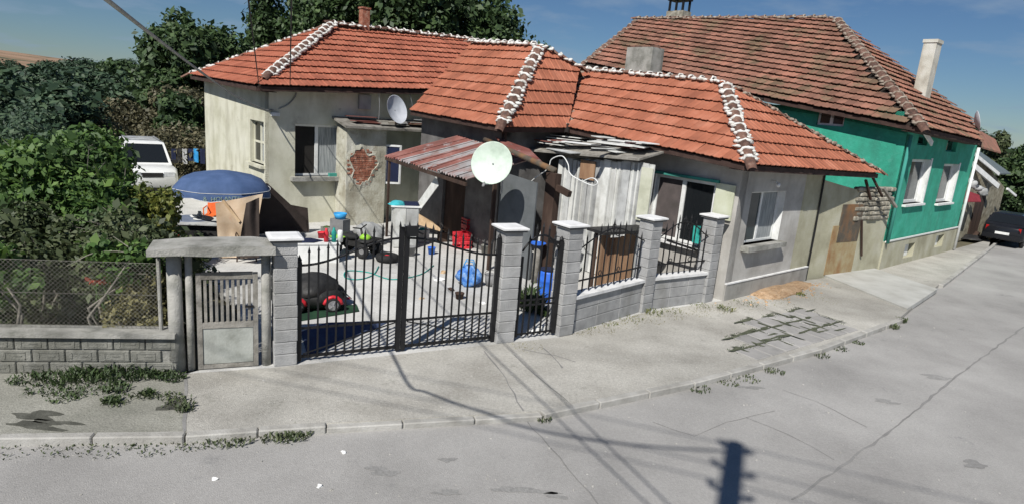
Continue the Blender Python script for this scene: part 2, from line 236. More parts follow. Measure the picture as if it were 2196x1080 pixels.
# ------------------------------------------------------------------ building kit
ORG = {}
def v3(p, z=None):
    return V((p[0], p[1], p[2] if z is None else z))
class MB:
    def __init__(s): s.v = []; s.f = []; s.m = []
    def add(s, vs, fs, m=0):
        o = len(s.v); s.v += [tuple(x) for x in vs]; s.f += [tuple(i+o for i in f) for f in fs]; s.m += [m]*len(fs); return s
    def quad(s, a, b, c, d, m=0): return s.add([a, b, c, d], [(0, 1, 2, 3)], m)
    def box(s, c, size, X=V((1,0,0)), Y=None, Z=V((0,0,1)), m=0):
        X = V(X).normalized(); Z = V(Z); Y = Z.cross(X).normalized() if Y is None else V(Y); c = V(c)
        hx, hy, hz = X*size[0]/2, Y*size[1]/2, Z*size[2]/2
        vs = [c+a*hx+b*hy+k*hz for k in (-1,1) for a, b in ((-1,-1),(1,-1),(1,1),(-1,1))]
        return s.add(vs, [(3,2,1,0),(4,5,6,7),(0,1,5,4),(1,2,6,5),(2,3,7,6),(3,0,4,7)], m)
    def bar(s, a, b, wd, hd=None, m=0, up=V((0,0,1))):
        a, b = V(a), V(b); d = (b-a); l = d.length; d.normalize()
        if abs(d.dot(up)) > 0.98: up = V((0.3,0.95,0))
        y = up.cross(d).normalized(); z = d.cross(y); return s.box((a+b)/2, (l, wd, hd or wd), d, y, z, m)
    def tube(s, pts, r, n=6, m=0, closed=False, cap=True):
        pts = [V(p) for p in pts]; k = len(pts); rs = r if isinstance(r, (list, tuple)) else [r]*k; vs = []; fs = []
        ref = None
        for i, p in enumerate(pts):
            a = pts[(i-1) % k] if (i > 0 or closed) else p; b = pts[(i+1) % k] if (i < k-1 or closed) else p
            t = (b-a).normalized()
            if ref is None:
                ref = V((0,0,1)) if abs(t.z) < 0.9 else V((1,0,0))
            x = ref - t*ref.dot(t)
            if x.length < 1e-4: x = V((0,1,0)) - t*t.y
            x.normalize(); ref = x; y = t.cross(x)
            vs += [p + (x*math.cos(q*2*math.pi/n) + y*math.sin(q*2*math.pi/n))*rs[i] for q in range(n)]
        for i in range(k if closed else k-1):
            j = (i+1) % k
            fs += [(i*n+q, i*n+(q+1) % n, j*n+(q+1) % n, j*n+q) for q in range(n)]
        if cap and not closed: fs += [tuple(range(n-1, -1, -1)), tuple((k-1)*n+q for q in range(n))]
        return s.add(vs, fs, m)
    def prism(s, poly, off, m=0):
        off = V(off); n = len(poly); a = [V(p) for p in poly]; b = [p+off for p in a]
        return s.add(a+b, [tuple(range(n-1,-1,-1)), tuple(range(n, 2*n))] + [(i, (i+1) % n, n+(i+1) % n, n+i) for i in range(n)], m)
    def lathe(s, c, prof, n=16, m=0, X=V((1,0,0)), Y=V((0,1,0)), Z=V((0,0,1))):
        c = V(c); vs = []; fs = []; k = len(prof)
        for r, z in prof:
            vs += [c + Z*z + (X*math.cos(q*2*math.pi/n) + Y*math.sin(q*2*math.pi/n))*r for q in range(n)]
        for i in range(k-1): fs += [(i*n+q, i*n+(q+1) % n, (i+1)*n+(q+1) % n, (i+1)*n+q) for q in range(n)]
        if prof[0][0] > 1e-3: fs.append(tuple(range(n-1,-1,-1)))
        if prof[-1][0] > 1e-3: fs.append(tuple((k-1)*n+q for q in range(n)))
        return s.add(vs, fs, m)
    def torus(s, c, R, r, ax, n=16, k=8, m=0):
        ax = V(ax).normalized(); x = ax.orthogonal().normalized(); y = ax.cross(x); c = V(c)
        return s.tube([c+(x*math.cos(i*2*math.pi/n)+y*math.sin(i*2*math.pi/n))*R for i in range(n)], r, k, m, closed=True)
    def blob(s, c, size, n=14, k=9, amp=0.15, seed=0, X=V((1,0,0)), m=0, flat=False):
        rr = random.Random(seed); ph = [rr.uniform(0, 6.28) for _ in range(8)]; X = V(X); Y = V((0,0,1)).cross(X); c = V(c); vs = []; fs = []
        for j in range(k+1):
            t = j/k*(math.pi/2 if flat else math.pi)
            if flat: t = math.pi/2 - t
            for i in range(n):
                p = i*2*math.pi/n; q = 1+amp*(math.sin(2*p+ph[0]+3*t)+0.7*math.sin(5*p+ph[1]-2*t)+0.6*math.sin(7*p+5*t+ph[2]))
                sn, cs = math.sin(t), math.cos(t)
                vs.append(c + X*(size[0]*sn*math.cos(p)*q) + Y*(size[1]*sn*math.sin(p)*q) + V((0,0,size[2]*cs*(1+amp*math.sin(3*p+ph[3])*sn))))
        fs = [(j*n+i, j*n+(i+1) % n, (j+1)*n+(i+1) % n, (j+1)*n+i) for j in range(k) for i in range(n)]
        return s.add(vs, fs, m)
    def mesh(s, name, mats, smooth=False, origin=V((0,0,0))):
        me = bpy.data.meshes.new(name); me.from_pydata([(x[0]-origin.x, x[1]-origin.y, x[2]-origin.z) for x in s.v], [], s.f)
        for m in (mats if isinstance(mats, (list, tuple)) else [mats]): me.materials.append(MT[m] if isinstance(m, str) else m)
        me.polygons.foreach_set('material_index', s.m)
        if smooth: me.polygons.foreach_set('use_smooth', [True]*len(s.f))
        me.update(); return me
    def build(s, name, mats, parent=None, smooth=False, label=None, fix=True):
        o = bpy.data.objects.new(name, None)
        org = ORG.get(parent, V((0,0,0))) if parent else V((0,0,0))
        if not parent and s.v:
            a = np.array(s.v); org = V(((a[:,0].min()+a[:,0].max())/2, (a[:,1].min()+a[:,1].max())/2, a[:,2].min()))
        me = s.mesh(name, mats, smooth, org); bpy.data.objects.remove(o)
        if fix:
            bm = bmesh.new(); bm.from_mesh(me); bmesh.ops.recalc_face_normals(bm, faces=bm.faces); bm.to_mesh(me); bm.free()
        o = bpy.data.objects.new(name, me); COL.objects.link(o)
        if parent: o.parent = parent; ORG[o] = org
        else: o.location = org; ORG[o] = org
        if label: o['label'] = label
        return o
def tag(o, label=None, cat=None, group=None, kind=None):
    for k, x in (('label', label), ('category', cat), ('group', group), ('kind', kind)):
        if x: o[k] = x
    return o
def thing(name, label, cat, loc, group=None):
    o = bpy.data.objects.new(name, None); COL.objects.link(o); o.location = V(loc); o.empty_display_size = 0.2; ORG[o] = V(loc)
    return tag(o, label, cat, group)
def piece(mesh, name, parent, mw):
    """one more object sharing MESH, at the world matrix MW, under PARENT"""
    o = bpy.data.objects.new(name, mesh); COL.objects.link(o)
    if parent: o.parent = parent; o.matrix_local = Matrix.Translation(-ORG[parent]) @ mw
    else: o.matrix_world = mw
    return o
def frame(o, X, Y, Z):
    return Matrix(((X[0], Y[0], Z[0], o[0]), (X[1], Y[1], Z[1], o[1]), (X[2], Y[2], Z[2], o[2]), (0, 0, 0, 1)))
UP = V((0,0,1))
def chamfer_box(name, size, ch, mats):
    bm = bmesh.new(); bmesh.ops.create_cube(bm, size=1.0)
    for v in bm.verts: v.co = V((v.co.x*size[0], v.co.y*size[1], v.co.z*size[2]))
    bmesh.ops.bevel(bm, geom=bm.edges[:], offset=ch, segments=1, affect='EDGES')
    me = bpy.data.meshes.new(name); bm.to_mesh(me); bm.free(); me.materials.append(MT[mats]); return me
def wall(mb, p0, d, Ln, zb, zt0, zt1, th, nout, openings=(), m=0, mrev=0):
    """upright wall from p0 along d; front face on the line, thickness th behind it; openings (s0,s1,z0,z1)"""
    d = V((d[0], d[1], 0)); no = V((nout[0], nout[1], 0)); p0 = V((p0[0], p0[1], 0))
    ss = sorted({0.0, Ln} | {x for o in openings for x in o[:2]}); zs = sorted({zb} | {x for o in openings for x in o[2:]})
    zt = lambda s: zt0 + (zt1-zt0)*s/Ln
    P = lambda s, z, k: p0 + d*s + V((0,0,z)) - no*(th*k)
    for i in range(len(ss)-1):
        a, b = ss[i], ss[i+1]
        for j in range(len(zs)):
            z0 = zs[j]; last = j == len(zs)-1; za, zb_ = (zt(a), zt(b)) if last else (zs[j+1], zs[j+1])
            mid = ((a+b)/2, (z0+min(za, zb_))/2)
            if any(o[0] < mid[0] < o[1] and o[2] < mid[1] < o[3] for o in openings): continue
            for k in (0, 1): mb.quad(P(a, z0, k), P(b, z0, k), P(b, zb_, k), P(a, za, k), m)
    for (a, b, z0, z1) in openings:
        for (s0, q0, s1, q1) in ((a, z0, b, z0), (b, z0, b, z1), (b, z1, a, z1), (a, z1, a, z0)):
            mb.quad(P(s0, q0, 0), P(s1, q1, 0), P(s1, q1, 1), P(s0, q0, 1), mrev)
    mb.quad(P(0, zb, 0), P(0, zt0, 0), P(0, zt0, 1), P(0, zb, 1), m); mb.quad(P(Ln, zb, 0), P(Ln, zt1, 0), P(Ln, zt1, 1), P(Ln, zb, 1), m)
    mb.quad(P(0, zt0, 0), P(Ln, zt1, 0), P(Ln, zt1, 1), P(0, zt0, 1), m)
def window(parent, p0, d, nout, s0, s1, z0, z1, inset=0.14, fr='white', panes=2, pane_mats=('glass',), sill=None, fw=0.06, split=None, transom=None, back=None):
    d = V((d[0], d[1], 0)); no = V((nout[0], nout[1], 0)); p0 = V((p0[0], p0[1], 0))
    P = lambda s, z, k=0.0: p0 + d*s + V((0,0,z)) - no*(inset+k)
    mb = MB(); e = 0.002
    mb.bar(P(s0+e, z0+fw/2), P(s1-e, z0+fw/2), fw*0.8, fw); mb.bar(P(s0+e, z1-fw/2), P(s1-e, z1-fw/2), fw*0.8, fw)
    cuts = [s0] + (list(split) if split else [s0+(s1-s0)*i/panes for i in range(1, panes)]) + [s1]
    for i, c in enumerate(cuts):
        c2 = c+fw/2 if i == 0 else (c-fw/2 if i == len(cuts)-1 else c)
        mb.bar(P(c2, z0+fw+e), P(c2, z1-fw-e), fw*0.8, fw if i in (0, len(cuts)-1) else fw*1.5, up=d)
    if transom: mb.bar(P(s0+fw, transom), P(s1-fw, transom), fw*0.7, fw*0.9)
    w = mb.build('window', fr, parent)
    for i in range(len(cuts)-1):
        q = MB(); a, b = cuts[i]+fw*0.7, cuts[i+1]-fw*0.7
        q.prism([P(a, z0+fw*0.7, 0.004), P(b, z0+fw*0.7, 0.004), P(b, z1-fw*0.7, 0.004), P(a, z1-fw*0.7, 0.004)], -no*0.012)
        q.build('pane', pane_mats[i % len(pane_mats)], w)
    if sill:
        ov, dp, hh, mt = sill; q = MB(); c = p0 + d*((s0+s1)/2) + V((0,0,z0-hh/2)) + no*(dp/2-inset/2)
        q.box(c, (s1-s0+2*ov, dp+inset-0.004, hh), d, no, UP); q.build('sill', mt, w)
    return w

# ---- roof tiles
def tile_mesh(name, w, l, mat, lift=0.085, th=0.022):
    mb = MB(); us = [0, .10, .2, .5, .8, .9, 1.0]; hs = [0.018, 0.022, 0.0, 0.006, 0.0, 0.022, 0.018]
    a = [(u*w*0.985-w/2, -l*0.03, lift+h) for u, h in zip(us, hs)]; b = [(u*w*0.985-w/2, l*1.02, 0.012+h) for u, h in zip(us, hs)]
    c = [(x, y+0.004, z-th) for x, y, z in a]; n = len(us); vs = a+b+c; fs = []
    for i in range(n-1): fs += [(i, i+1, n+i+1, n+i), (2*n+i, 2*n+i+1, i+1, i)]
    fs += [(0, n, 2*n), (n-1, 3*n-1, 2*n-1)]
    mb.add(vs, fs); return mb
def in_poly(p, poly):
    c = False; n = len(poly)
    for i in range(n):
        a, b = poly[i], poly[(i+1) % n]
        if (a[1] > p[1]) != (b[1] > p[1]) and p[0] < (b[0]-a[0])*(p[1]-a[1])/(b[1]-a[1])+a[0]: c = not c
    return c
def roof_faces(parent, faces, w, e, mat, limit=290, jitter=0.012, miss=0.0, lastpt=False, lift=0.064):
    """faces: lists of 3-D points, first edge = the eaves from left to right seen from outside; returns the tile count"""
    proto = tile_mesh('roof_tile', w, e, mat, lift); shared = proto.mesh('roof_tile', mat)
    deck = MB(); inner = []; bmE = bmesh.new()
    rr = random.Random(3)
    for poly in faces:
        pk = 3 if (len(poly) == 4 and lastpt) else 2
        o = poly[0]; u = (poly[1]-poly[0]).normalized(); nrm = u.cross(poly[pk]-poly[0]).normalized()
        if nrm.z < 0: nrm = -nrm
        s = nrm.cross(u).normalized()
        P2 = [((p-o).dot(u), (p-o).dot(s)) for p in poly]
        pr = [o+u*a+s*b for a, b in P2]
        deck.prism([p-nrm*0.03 for p in pr], -nrm*0.045)
        u0 = min(p[0] for p in P2); u1 = max(p[0] for p in P2); s1 = max(p[1] for p in P2)
        nc = int((u1-u0)/w)+2; nr = int(s1/e)+2; sb = -0.06
        for j in range(nr):
            dz = rr.uniform(-0.004, 0.004)
            for i in range(-1, nc):
                cu = u0+(i+0.5)*w; cs = sb+j*e
                cor = [(cu-w/2, max(cs, 0.001)), (cu+w/2, max(cs, 0.001)), (cu+w/2, cs+e), (cu-w/2, cs+e)]
                ins = [in_poly(c, P2) for c in cor]
                if not any(ins) and not in_poly((cu, cs+e/2), P2): continue
                if rr.random() < miss: continue
                ang = rr.gauss(0, jitter); uu = u*math.cos(ang)+s*math.sin(ang); s2 = nrm.cross(uu)
                mw = frame(o+u*cu+s*(cs+rr.gauss(0, jitter*0.5))+nrm*(dz+rr.uniform(0, jitter*0.7)), uu, s2, nrm)
                if all(ins): inner.append(mw)
                else:
                    bm = bmesh.new(); vs = [bm.verts.new(mw @ V(p)) for p in proto.v]
                    for f in proto.f: bm.faces.new([vs[k] for k in f])
                    cen = sum((V((a, b, 0)) for a, b in P2), V())/len(P2)
                    for k in range(len(P2)):
                        a, b = V((*P2[k], 0)), V((*P2[(k+1) % len(P2)], 0)); ed = (b-a); nn = V((ed.y, -ed.x, 0)).normalized()
                        if (cen-a).dot(nn) > 0: nn = -nn
                        if k == 0: continue
                        bmesh.ops.bisect_plane(bm, geom=bm.verts[:]+bm.edges[:]+bm.faces[:], plane_co=o+u*a.x+s*a.y+nrm*0.05, plane_no=(u*nn.x+s*nn.y), clear_outer=True)
                        if not bm.faces: break
                    if bm.faces:
                        mp = {v: bmE.verts.new(v.co) for v in bm.verts}
                        for f in bm.faces:
                            try: bmE.faces.new([mp[v] for v in f.verts])
                            except ValueError: pass
                    bm.free()
    dk = deck.build('roof', 'deck', parent)
    inner.sort(key=lambda m: (m.translation-CAM0).length)
    for mw in inner[:limit]: piece(shared, 'roof_tile', dk, mw)
    for mw in inner[limit:]:
        vs = [bmE.verts.new(mw @ V(p)) for p in proto.v]
        for f in proto.f: bmE.faces.new([vs[k] for k in f])
    me = bpy.data.meshes.new('tile_field'); bmE.to_mesh(me); bmE.free(); me.materials.append(MT[mat])
    if len(me.polygons):
        me.transform(Matrix.Translation(-ORG[dk])); o = bpy.data.objects.new('tile_field', me); COL.objects.link(o); o.parent = dk; o['kind'] = 'stuff'; ORG[o] = ORG[dk]
    return dk
def ridge_caps(parent, a, b, mort='ridge_mort', cap='ridge', r=0.12, ln=0.36, flare=0.14, seed=1, up=UP, heavy=1.0):
    """half-round cap tiles from the low end a to the high end b, bedded in mortar"""
    a, b = V(a), V(b); d = (b-a); Lt = d.length; d.normalize(); x = up.cross(d).normalized(); z = d.cross(x)
    n = max(2, int(Lt/ln)); st = Lt/n; rr = random.Random(seed)
    mb = MB(); k = 7; vs = []
    for (yy, ra, lift) in ((-0.03, r*1.12, 0.035), (st*1.02, r*0.9, 0.0)):
        for q in range(k): t = math.pi*q/(k-1); vs.append((ra*math.cos(t), yy, lift+ra*0.85*math.sin(t)))
        for q in range(k): t = math.pi*q/(k-1); vs.append((ra*0.84*math.cos(t), yy, lift+ra*0.68*math.sin(t)))
    fs = []
    for q in range(k-1):
        fs += [(q, q+1, 2*k+q+1, 2*k+q), (q+1, q, k+q, k+q+1)]
    mb.add(vs, fs); me = mb.mesh('ridge_tile', cap, True)
    mo = MB()
    for i in range(n):
        p = a + d*(i*st)
        w = rr.uniform(-0.03, 0.03); xx = (x*math.cos(w)+d*math.sin(w)); yy = z.cross(xx)
        piece(me, 'ridge_tile', parent, frame(p + z*rr.uniform(0.0, 0.02), xx, yy, z))
        # mortar collar round the lower mouth of the tile and bedding to both sides
        pts = []
        for q in range(9):
            t = math.pi*q/8; ra = r*1.16*rr.uniform(0.95, 1.14); pts.append(p + d*(0.02+rr.uniform(-0.02, 0.03)) + x*(ra*math.cos(t)) + z*(0.03+ra*0.85*math.sin(t)))
        mo.tube(pts, [rr.uniform(0.020, 0.042)*heavy for _ in pts], 5)
        for sd in (-1, 1):
            for h in range(2):
                if rr.random() > 0.9*heavy: continue
                q0 = p + d*(st*(h*0.5+rr.uniform(0, 0.3))) + x*(sd*(r*0.95+rr.uniform(0, flare*0.5))) + z*rr.uniform(0.02, 0.06)
                mo.blob(q0, (rr.uniform(0.05, flare*0.75), rr.uniform(0.07, 0.13), rr.uniform(0.035, 0.06)), 7, 4, 0.25, rr.random(), X=x)
    m = mo.build('mortar', mort, parent, True, fix=False); m['kind'] = 'stuff'; return m

# ---- foliage
def leaf_cloud(blobs, n, size, shell=0.55, droop=0.0, seed=1, squash=1.0, stretch=1.8):
    """n diamond leaves spread through ellipsoid blobs [(c, (rx,ry,rz))]; returns vertex and face arrays"""
    g = np.random.default_rng(seed); vol = np.array([b[1][0]*b[1][1]*b[1][2] for b in blobs])**0.67; pr = vol/vol.sum()
    idx = g.choice(len(blobs), n, p=pr); C = np.array([tuple(b[0]) for b in blobs])[idx]; R = np.array([b[1] for b in blobs])[idx]
    d = g.normal(size=(n, 3)); d /= np.linalg.norm(d, axis=1, keepdims=True)
    rad = shell + (1-shell)*g.random((n, 1))**0.6; rad *= 1+0.16*g.normal(size=(n, 1))
    c = C + d*R*rad
    nrm = d*0.7 + g.normal(size=(n, 3))*0.6 + np.array([0, 0, 0.35]); nrm /= np.linalg.norm(nrm, axis=1, keepdims=True)
    t = np.cross(nrm, g.normal(size=(n, 3))); t /= np.linalg.norm(t, axis=1, keepdims=True); t[:, 2] -= droop; b = np.cross(nrm, t)
    sz = size*np.clip(np.exp(0.42*g.normal(size=(n, 1))), 0.35, 2.2)*0.95
    vs = np.stack([c-t*sz*stretch/2, c+b*sz*0.5+nrm*sz*0.12, c+t*sz*stretch/2, c-b*sz*0.5+nrm*sz*0.12], 1).reshape(-1, 3)
    return vs
def leaf_obj(name, vs, mat, parent=None, org=None):
    n = len(vs)//4; org = ORG[parent] if parent else (org or V((0,0,0)))
    me = bpy.data.meshes.new(name); me.vertices.add(len(vs)); me.vertices.foreach_set('co', (vs-np.array(org)).astype(np.float32).ravel())
    me.loops.add(n*4); me.loops.foreach_set('vertex_index', np.arange(n*4, dtype=np.int32)); me.polygons.add(n)
    me.polygons.foreach_set('loop_start', np.arange(0, n*4, 4, dtype=np.int32)); me.polygons.foreach_set('loop_total', np.full(n, 4, dtype=np.int32))
    me.materials.append(MT[mat]); me.update(calc_edges=True)
    o = bpy.data.objects.new(name, me); COL.objects.link(o)
    if parent: o.parent = parent
    else: o.location = org
    ORG[o] = org; return o
def crown_blobs(c, R, n=14, seed=0, r0=0.30, r1=0.48):
    rr = random.Random(seed); out = []
    for i in range(n):
        while True:
            p = V((rr.uniform(-1,1), rr.uniform(-1,1), rr.uniform(-1,1)))
            if 0.25 < p.length < 1: break
        p = p*0.80; k = rr.uniform(r0*0.72, r1)
        out.append((V(c)+V((p.x*R[0], p.y*R[1], p.z*R[2])), (R[0]*k, R[1]*k, R[2]*k*0.85)))
    return out
def tree(name, label, cat, base, h, R, mat='leaf_tree', n=5200, leaf=0.30, seed=1, crown_z=0.6, trunk=0.2, group=None, nb=16, rz=None):
    base = V(base); t = thing(name, label, cat, base, group); rr = random.Random(seed); cz = h*crown_z; rz = rz or (h-cz)
    mb = MB(); top = base+V((0,0,h*0.72)); mb.tube([base, base+V((rr.uniform(-.1,.1), rr.uniform(-.1,.1), h*0.25)), base+V((rr.uniform(-.25,.25), rr.uniform(-.2,.2), h*0.5)), top], [trunk, trunk*0.8, trunk*0.55, trunk*0.2], 8)
    bl = crown_blobs(base+V((0,0,cz)), (R, R, rz), nb, seed)
    for c, r in bl[:7]:
        q = base+V((0,0,h*rr.uniform(0.25, 0.5))); mb.tube([q, (q+c)/2+V((0,0,-0.1*h*0.3)), c], [trunk*0.4, trunk*0.26, trunk*0.1], 5)
    mb.build('trunk', 'bark', t, True)
    leaf_obj('crown', leaf_cloud(bl, n, leaf, 0.5, seed=seed), mat, t); return t
def weeds(label, spots, n, size, mat='weed', name='weeds', seed=3):
    """low tufts: spots = (x, y, z, radius, height)"""
    g = random.Random(seed); vs = []
    for x, y, z, r, h in spots:
        for _ in range(n):
            a = g.uniform(0, 6.28); q = r*math.sqrt(g.random()); bx, by = x+q*math.cos(a), y+q*math.sin(a); ta = g.uniform(0, 6.28); ln = h*g.uniform(0.4, 1.1)
            lean = V((math.cos(ta), math.sin(ta), 0))*ln*g.uniform(0.1, 0.9); sd = V((-math.sin(ta), math.cos(ta), 0))*size*g.uniform(0.5, 1)
            b = V((bx, by, z)); m = b+lean*0.5+V((0,0,ln*0.6)); tip = b+lean+V((0,0,ln*0.75))
            vs += [b, m+sd, tip, m-sd]
    o = leaf_obj(name, np.array([tuple(p) for p in vs]), mat, None, V((spots[0][0], spots[0][1], spots[0][2]))); return tag(o, label, 'weeds', kind='stuff')
def line_sheet(mb, pts, wd, z, seed=0):
    """a thin uneven strip lying on the ground"""
    rr = random.Random(seed); P = [V((p[0], p[1], 0)) for p in pts]; q = []
    for a, b in zip(P[:-1], P[1:]):
        k = max(1, int((b-a).length/0.25)); q += [a+(b-a)*i/k for i in range(k)]
    q.append(P[-1]); L_ = []; R_ = []
    for i, p in enumerate(q):
        d = (q[min(i+1, len(q)-1)]-q[max(i-1, 0)]).normalized(); s = V((-d.y, d.x, 0)); k = wd*rr.uniform(0.5, 1.4)/2; p = p+s*rr.uniform(-0.02, 0.02)
        L_.append(p+s*k+V((0,0,z))); R_.append(p-s*k+V((0,0,z)))
    for i in range(len(q)-1): mb.quad(R_[i], R_[i+1], L_[i+1], L_[i])
def patch(mb, c, rx, ry, z, seed, n=18, X=V((1,0,0))):
    rr = random.Random(seed); ph = [rr.uniform(0, 6.28) for _ in range(4)]; c = V((c[0], c[1], z)); Y = UP.cross(X)
    vs = [c] + [c+(X*rx*math.cos(i*2*math.pi/n)+Y*ry*math.sin(i*2*math.pi/n))*(1+0.28*math.sin(2*i*6.28/n+ph[0])+0.22*math.sin(3*i*6.28/n+ph[1])+0.18*math.sin(5*i*6.28/n+ph[2])) for i in range(n)]
    mb.add(vs, [(0, 1+i, 1+(i+1) % n) for i in range(n)])

# ------------------------------------------------------------------ plan of the place (metres; the camera stands over 0,0)
D2 = V((0.7495, 0.662, 0)); D1 = V((-0.662, 0.7495, 0)); N1 = -D2; N2 = V((0.662, -0.7495, 0))
HC = G(1548, 644); GC = G(1882, 577)
oh = 0.45
ec = HC + (N1+N2)*oh
EC1 = PL(1608, 352, ec, N2); EC2 = PL(1882, 371, ec, N2); EC0 = PL(1217, 272, ec, N1)
RC1 = THRU(1552, 178, EC1, D1+D2); RC0 = THRU(1243, 150, RC1, D1)
EB1 = THRU(1075, 270, EC0, D2); EB0 = THRU(882, 236, EB1, D1)
RB1 = ATY(1160, 100, 20.3); RB0 = THRU(1010, 92, RB1, D1)
ea = V((-7.5, 19.3, 0)) + (N1+N2)*0.5
EA1 = PL(552, 183, ea, N2); EA0 = PL(410, 160, ea, N1); EA2 = PL(940, 193, ea, N2)
RA0 = THRU(715, 52, EA1, D1+D2); RA1 = THRU(1025, 88, RA0, D2)
AC = EA1 - (N1+N2)*0.5; AC.z = 0
BC = EB1 - (N1+N2)*0.45; BC.z = 0
eg = GC + (N1+N2)*0.45
eg = GC + N2*0.45 + N1*0.40; EG1 = V((eg.x, eg.y, HZ(eg, 272))); EG2 = PL(2105, 303, eg, N2); EG0 = PL(1640, 208, eg, N1)
RG1 = THRU(1790, 40, EG1, D1+D2); RG0 = THRU(1370, 42, RG1, D1)
F0 = G(400, 800); P1a = G(588, 787); P2a = G(1065, 737); P3a = V((1.03, 11.42, 0)); P4a = V((2.98, 13.40, 0)); P5a = V((4.72, 14.62, 0))
def unit(v): v = V((v[0], v[1], 0)); return v.normalized()
def back(d): return V((-d.y, d.x, 0))
DG = unit(P2a-V((-3.21, 9.15, 0)))       # line of the driveway gate

# ------------------------------------------------------------------ ground, road, pavement
def sheet(name, pts, z, mat, skirt=0.0, label=None):
    mb = MB(); p = [V((a[0], a[1], z)) for a in pts]; n = len(p); mb.add(p, [tuple(range(n))])
    if skirt: mb.add(p+[q-V((0,0,skirt)) for q in p], [(i, (i+1) % n, n+(i+1) % n, n+i) for i in range(n)])
    bm = bmesh.new(); o = mb.build(name, mat, fix=False); bm.from_mesh(o.data); bmesh.ops.triangulate(bm, faces=[f for f in bm.faces if len(f.verts) > 4]); bmesh.ops.recalc_face_normals(bm, faces=bm.faces)
    for f in bm.faces:
        if abs(f.normal.z) > 0.9 and f.normal.z < 0: f.normal_flip()
    bm.to_mesh(o.data); bm.free(); o['kind'] = 'structure'
    return o
K = [G(*p) for p in ((0,930),(400,925),(700,905),(1160,880),(1480,815),(1750,745),(1930,680),(2010,612),(2120,530))]
Kl = K[0] + unit(K[0]-K[1])*40; Kr = K[-1] + unit(K[-1]-K[-2])*55
# terrain rising gently towards the hill on the left
mb = MB(); gx = np.linspace(-1, 1, 60); gx = np.sign(gx)*np.abs(gx)**2.2*1400; gy = np.concatenate([[-300, -60], np.linspace(-10, 60, 24), 60+np.linspace(0.06, 1, 26)**2*1340])
def hz_(x, y):
    a = math.atan2(x, max(y, 1)); d = math.hypot(x, y); b = max(0.0, min(1.0, (d-70)/380))
    up = (0.055 + 0.035*math.sin(a*4+0.7))*max(0, min(1, (-a-0.25)/0.35)) + 0.004
    z = -0.16 + b*b*(3-2*b)*430*up*0.9
    if -40 < x < -9.2 and 17 < y: z += 1.1*min(1, max(0, (y-26)/9))
    return z
vs = [(x, y, hz_(x, y)) for y in gy for x in gx]; nx = len(gx)
mb.add(vs, [(j*nx+i, j*nx+i+1, (j+1)*nx+i+1, (j+1)*nx+i) for j in range(len(gy)-1) for i in range(nx-1)],)
o = mb.build('ground', ['dirt', 'field'], smooth=True, fix=False); o['kind'] = 'structure'
mi = [1 if (o.data.vertices[p.vertices[0]].co+ORG[o]).length > 150 else 0 for p in o.data.polygons]; o.data.polygons.foreach_set('material_index', mi)
sheet('road', [Kl]+K+[Kr, Kr+V((30,-8,0)), V((30,2,0)), V((10,-12,0)), V((-40,-20,0))], -0.10, 'asphalt')
g2 = PL(2052, 490, GC, N2); g2.z = 0
wl = unit(F0-G(0,800)); W0 = F0 - wl*6.6
sheet('pavement', [Kl, K[0], K[1], F0, F0-wl*36], 0.0, 'pave_left', 0.14)
sheet('pavement', [K[1], K[2], K[3], K[4], K[5], K[6], K[7], K[8], Kr, Kr+V((-3,3.5,0)), g2+D2*30, g2, GC, HC+D2*4.3, HC, P5a, P4a, P3a, P2a, P1a, F0], 0.0, 'pave', 0.14)
sheet('yard_floor', [P1a, P2a, P3a, P4a, P5a, HC, HC+D1*9, V((-4,26,0)), V((-14,27,0)), V((-9.5,16,0)), V((-5.2,11.6,0)), V((-4.2,9.1,0)), F0+wl*0.02], 0.004, 'yard', 0.1)
# kerb stones, one metre each, lowered across the driveway
kr = thing('kerb', 'row of pale worn kerb stones along the edge of the pavement', 'kerb', (K[3].x, K[3].y, -0.14)); kr['kind'] = 'structure'; del kr['category']
km = {}
def kerb_run(pts, dz=0.0):
    for a, b in zip(pts[:-1], pts[1:]):
        d = unit(b-a); Lg = (b-a).length; n = max(1, round(Lg/1.0)); l = Lg/n
        key = round(l, 3)
        if key not in km: km[key] = chamfer_box('kerb_stone', (l-0.012, 0.13, 0.24), 0.015, 'kerb')
        for i in range(n):
            c = a+d*(l*(i+0.5)) - back(d)*0.045 + V((0,0,-0.113+dz+random.uniform(-0.006,0.004))); piece(km[key], 'kerb_stone', kr, frame(c, d, back(d), UP))
kerb_run([K[0]-unit(K[1]-K[0])*4, K[0], K[1], K[2]]); kerb_run(K[2:4], -0.022); kerb_run(K[3:7]); kerb_run([K[7]+unit(K[8]-K[7])*0.3, K[8], K[8]+unit(Kr-K[8])*8])
# concrete ramp slab in front of the old yard gate
sl = [G(1757, 588), G(1850, 570), G(2010, 622), G(1945, 665)]; mb = MB(); mb.prism([V((p.x, p.y, -0.06)) for p in sl], V((0,0,0.115)))
tag(mb.build('ramp_slab', 'ramp'), kind='structure')
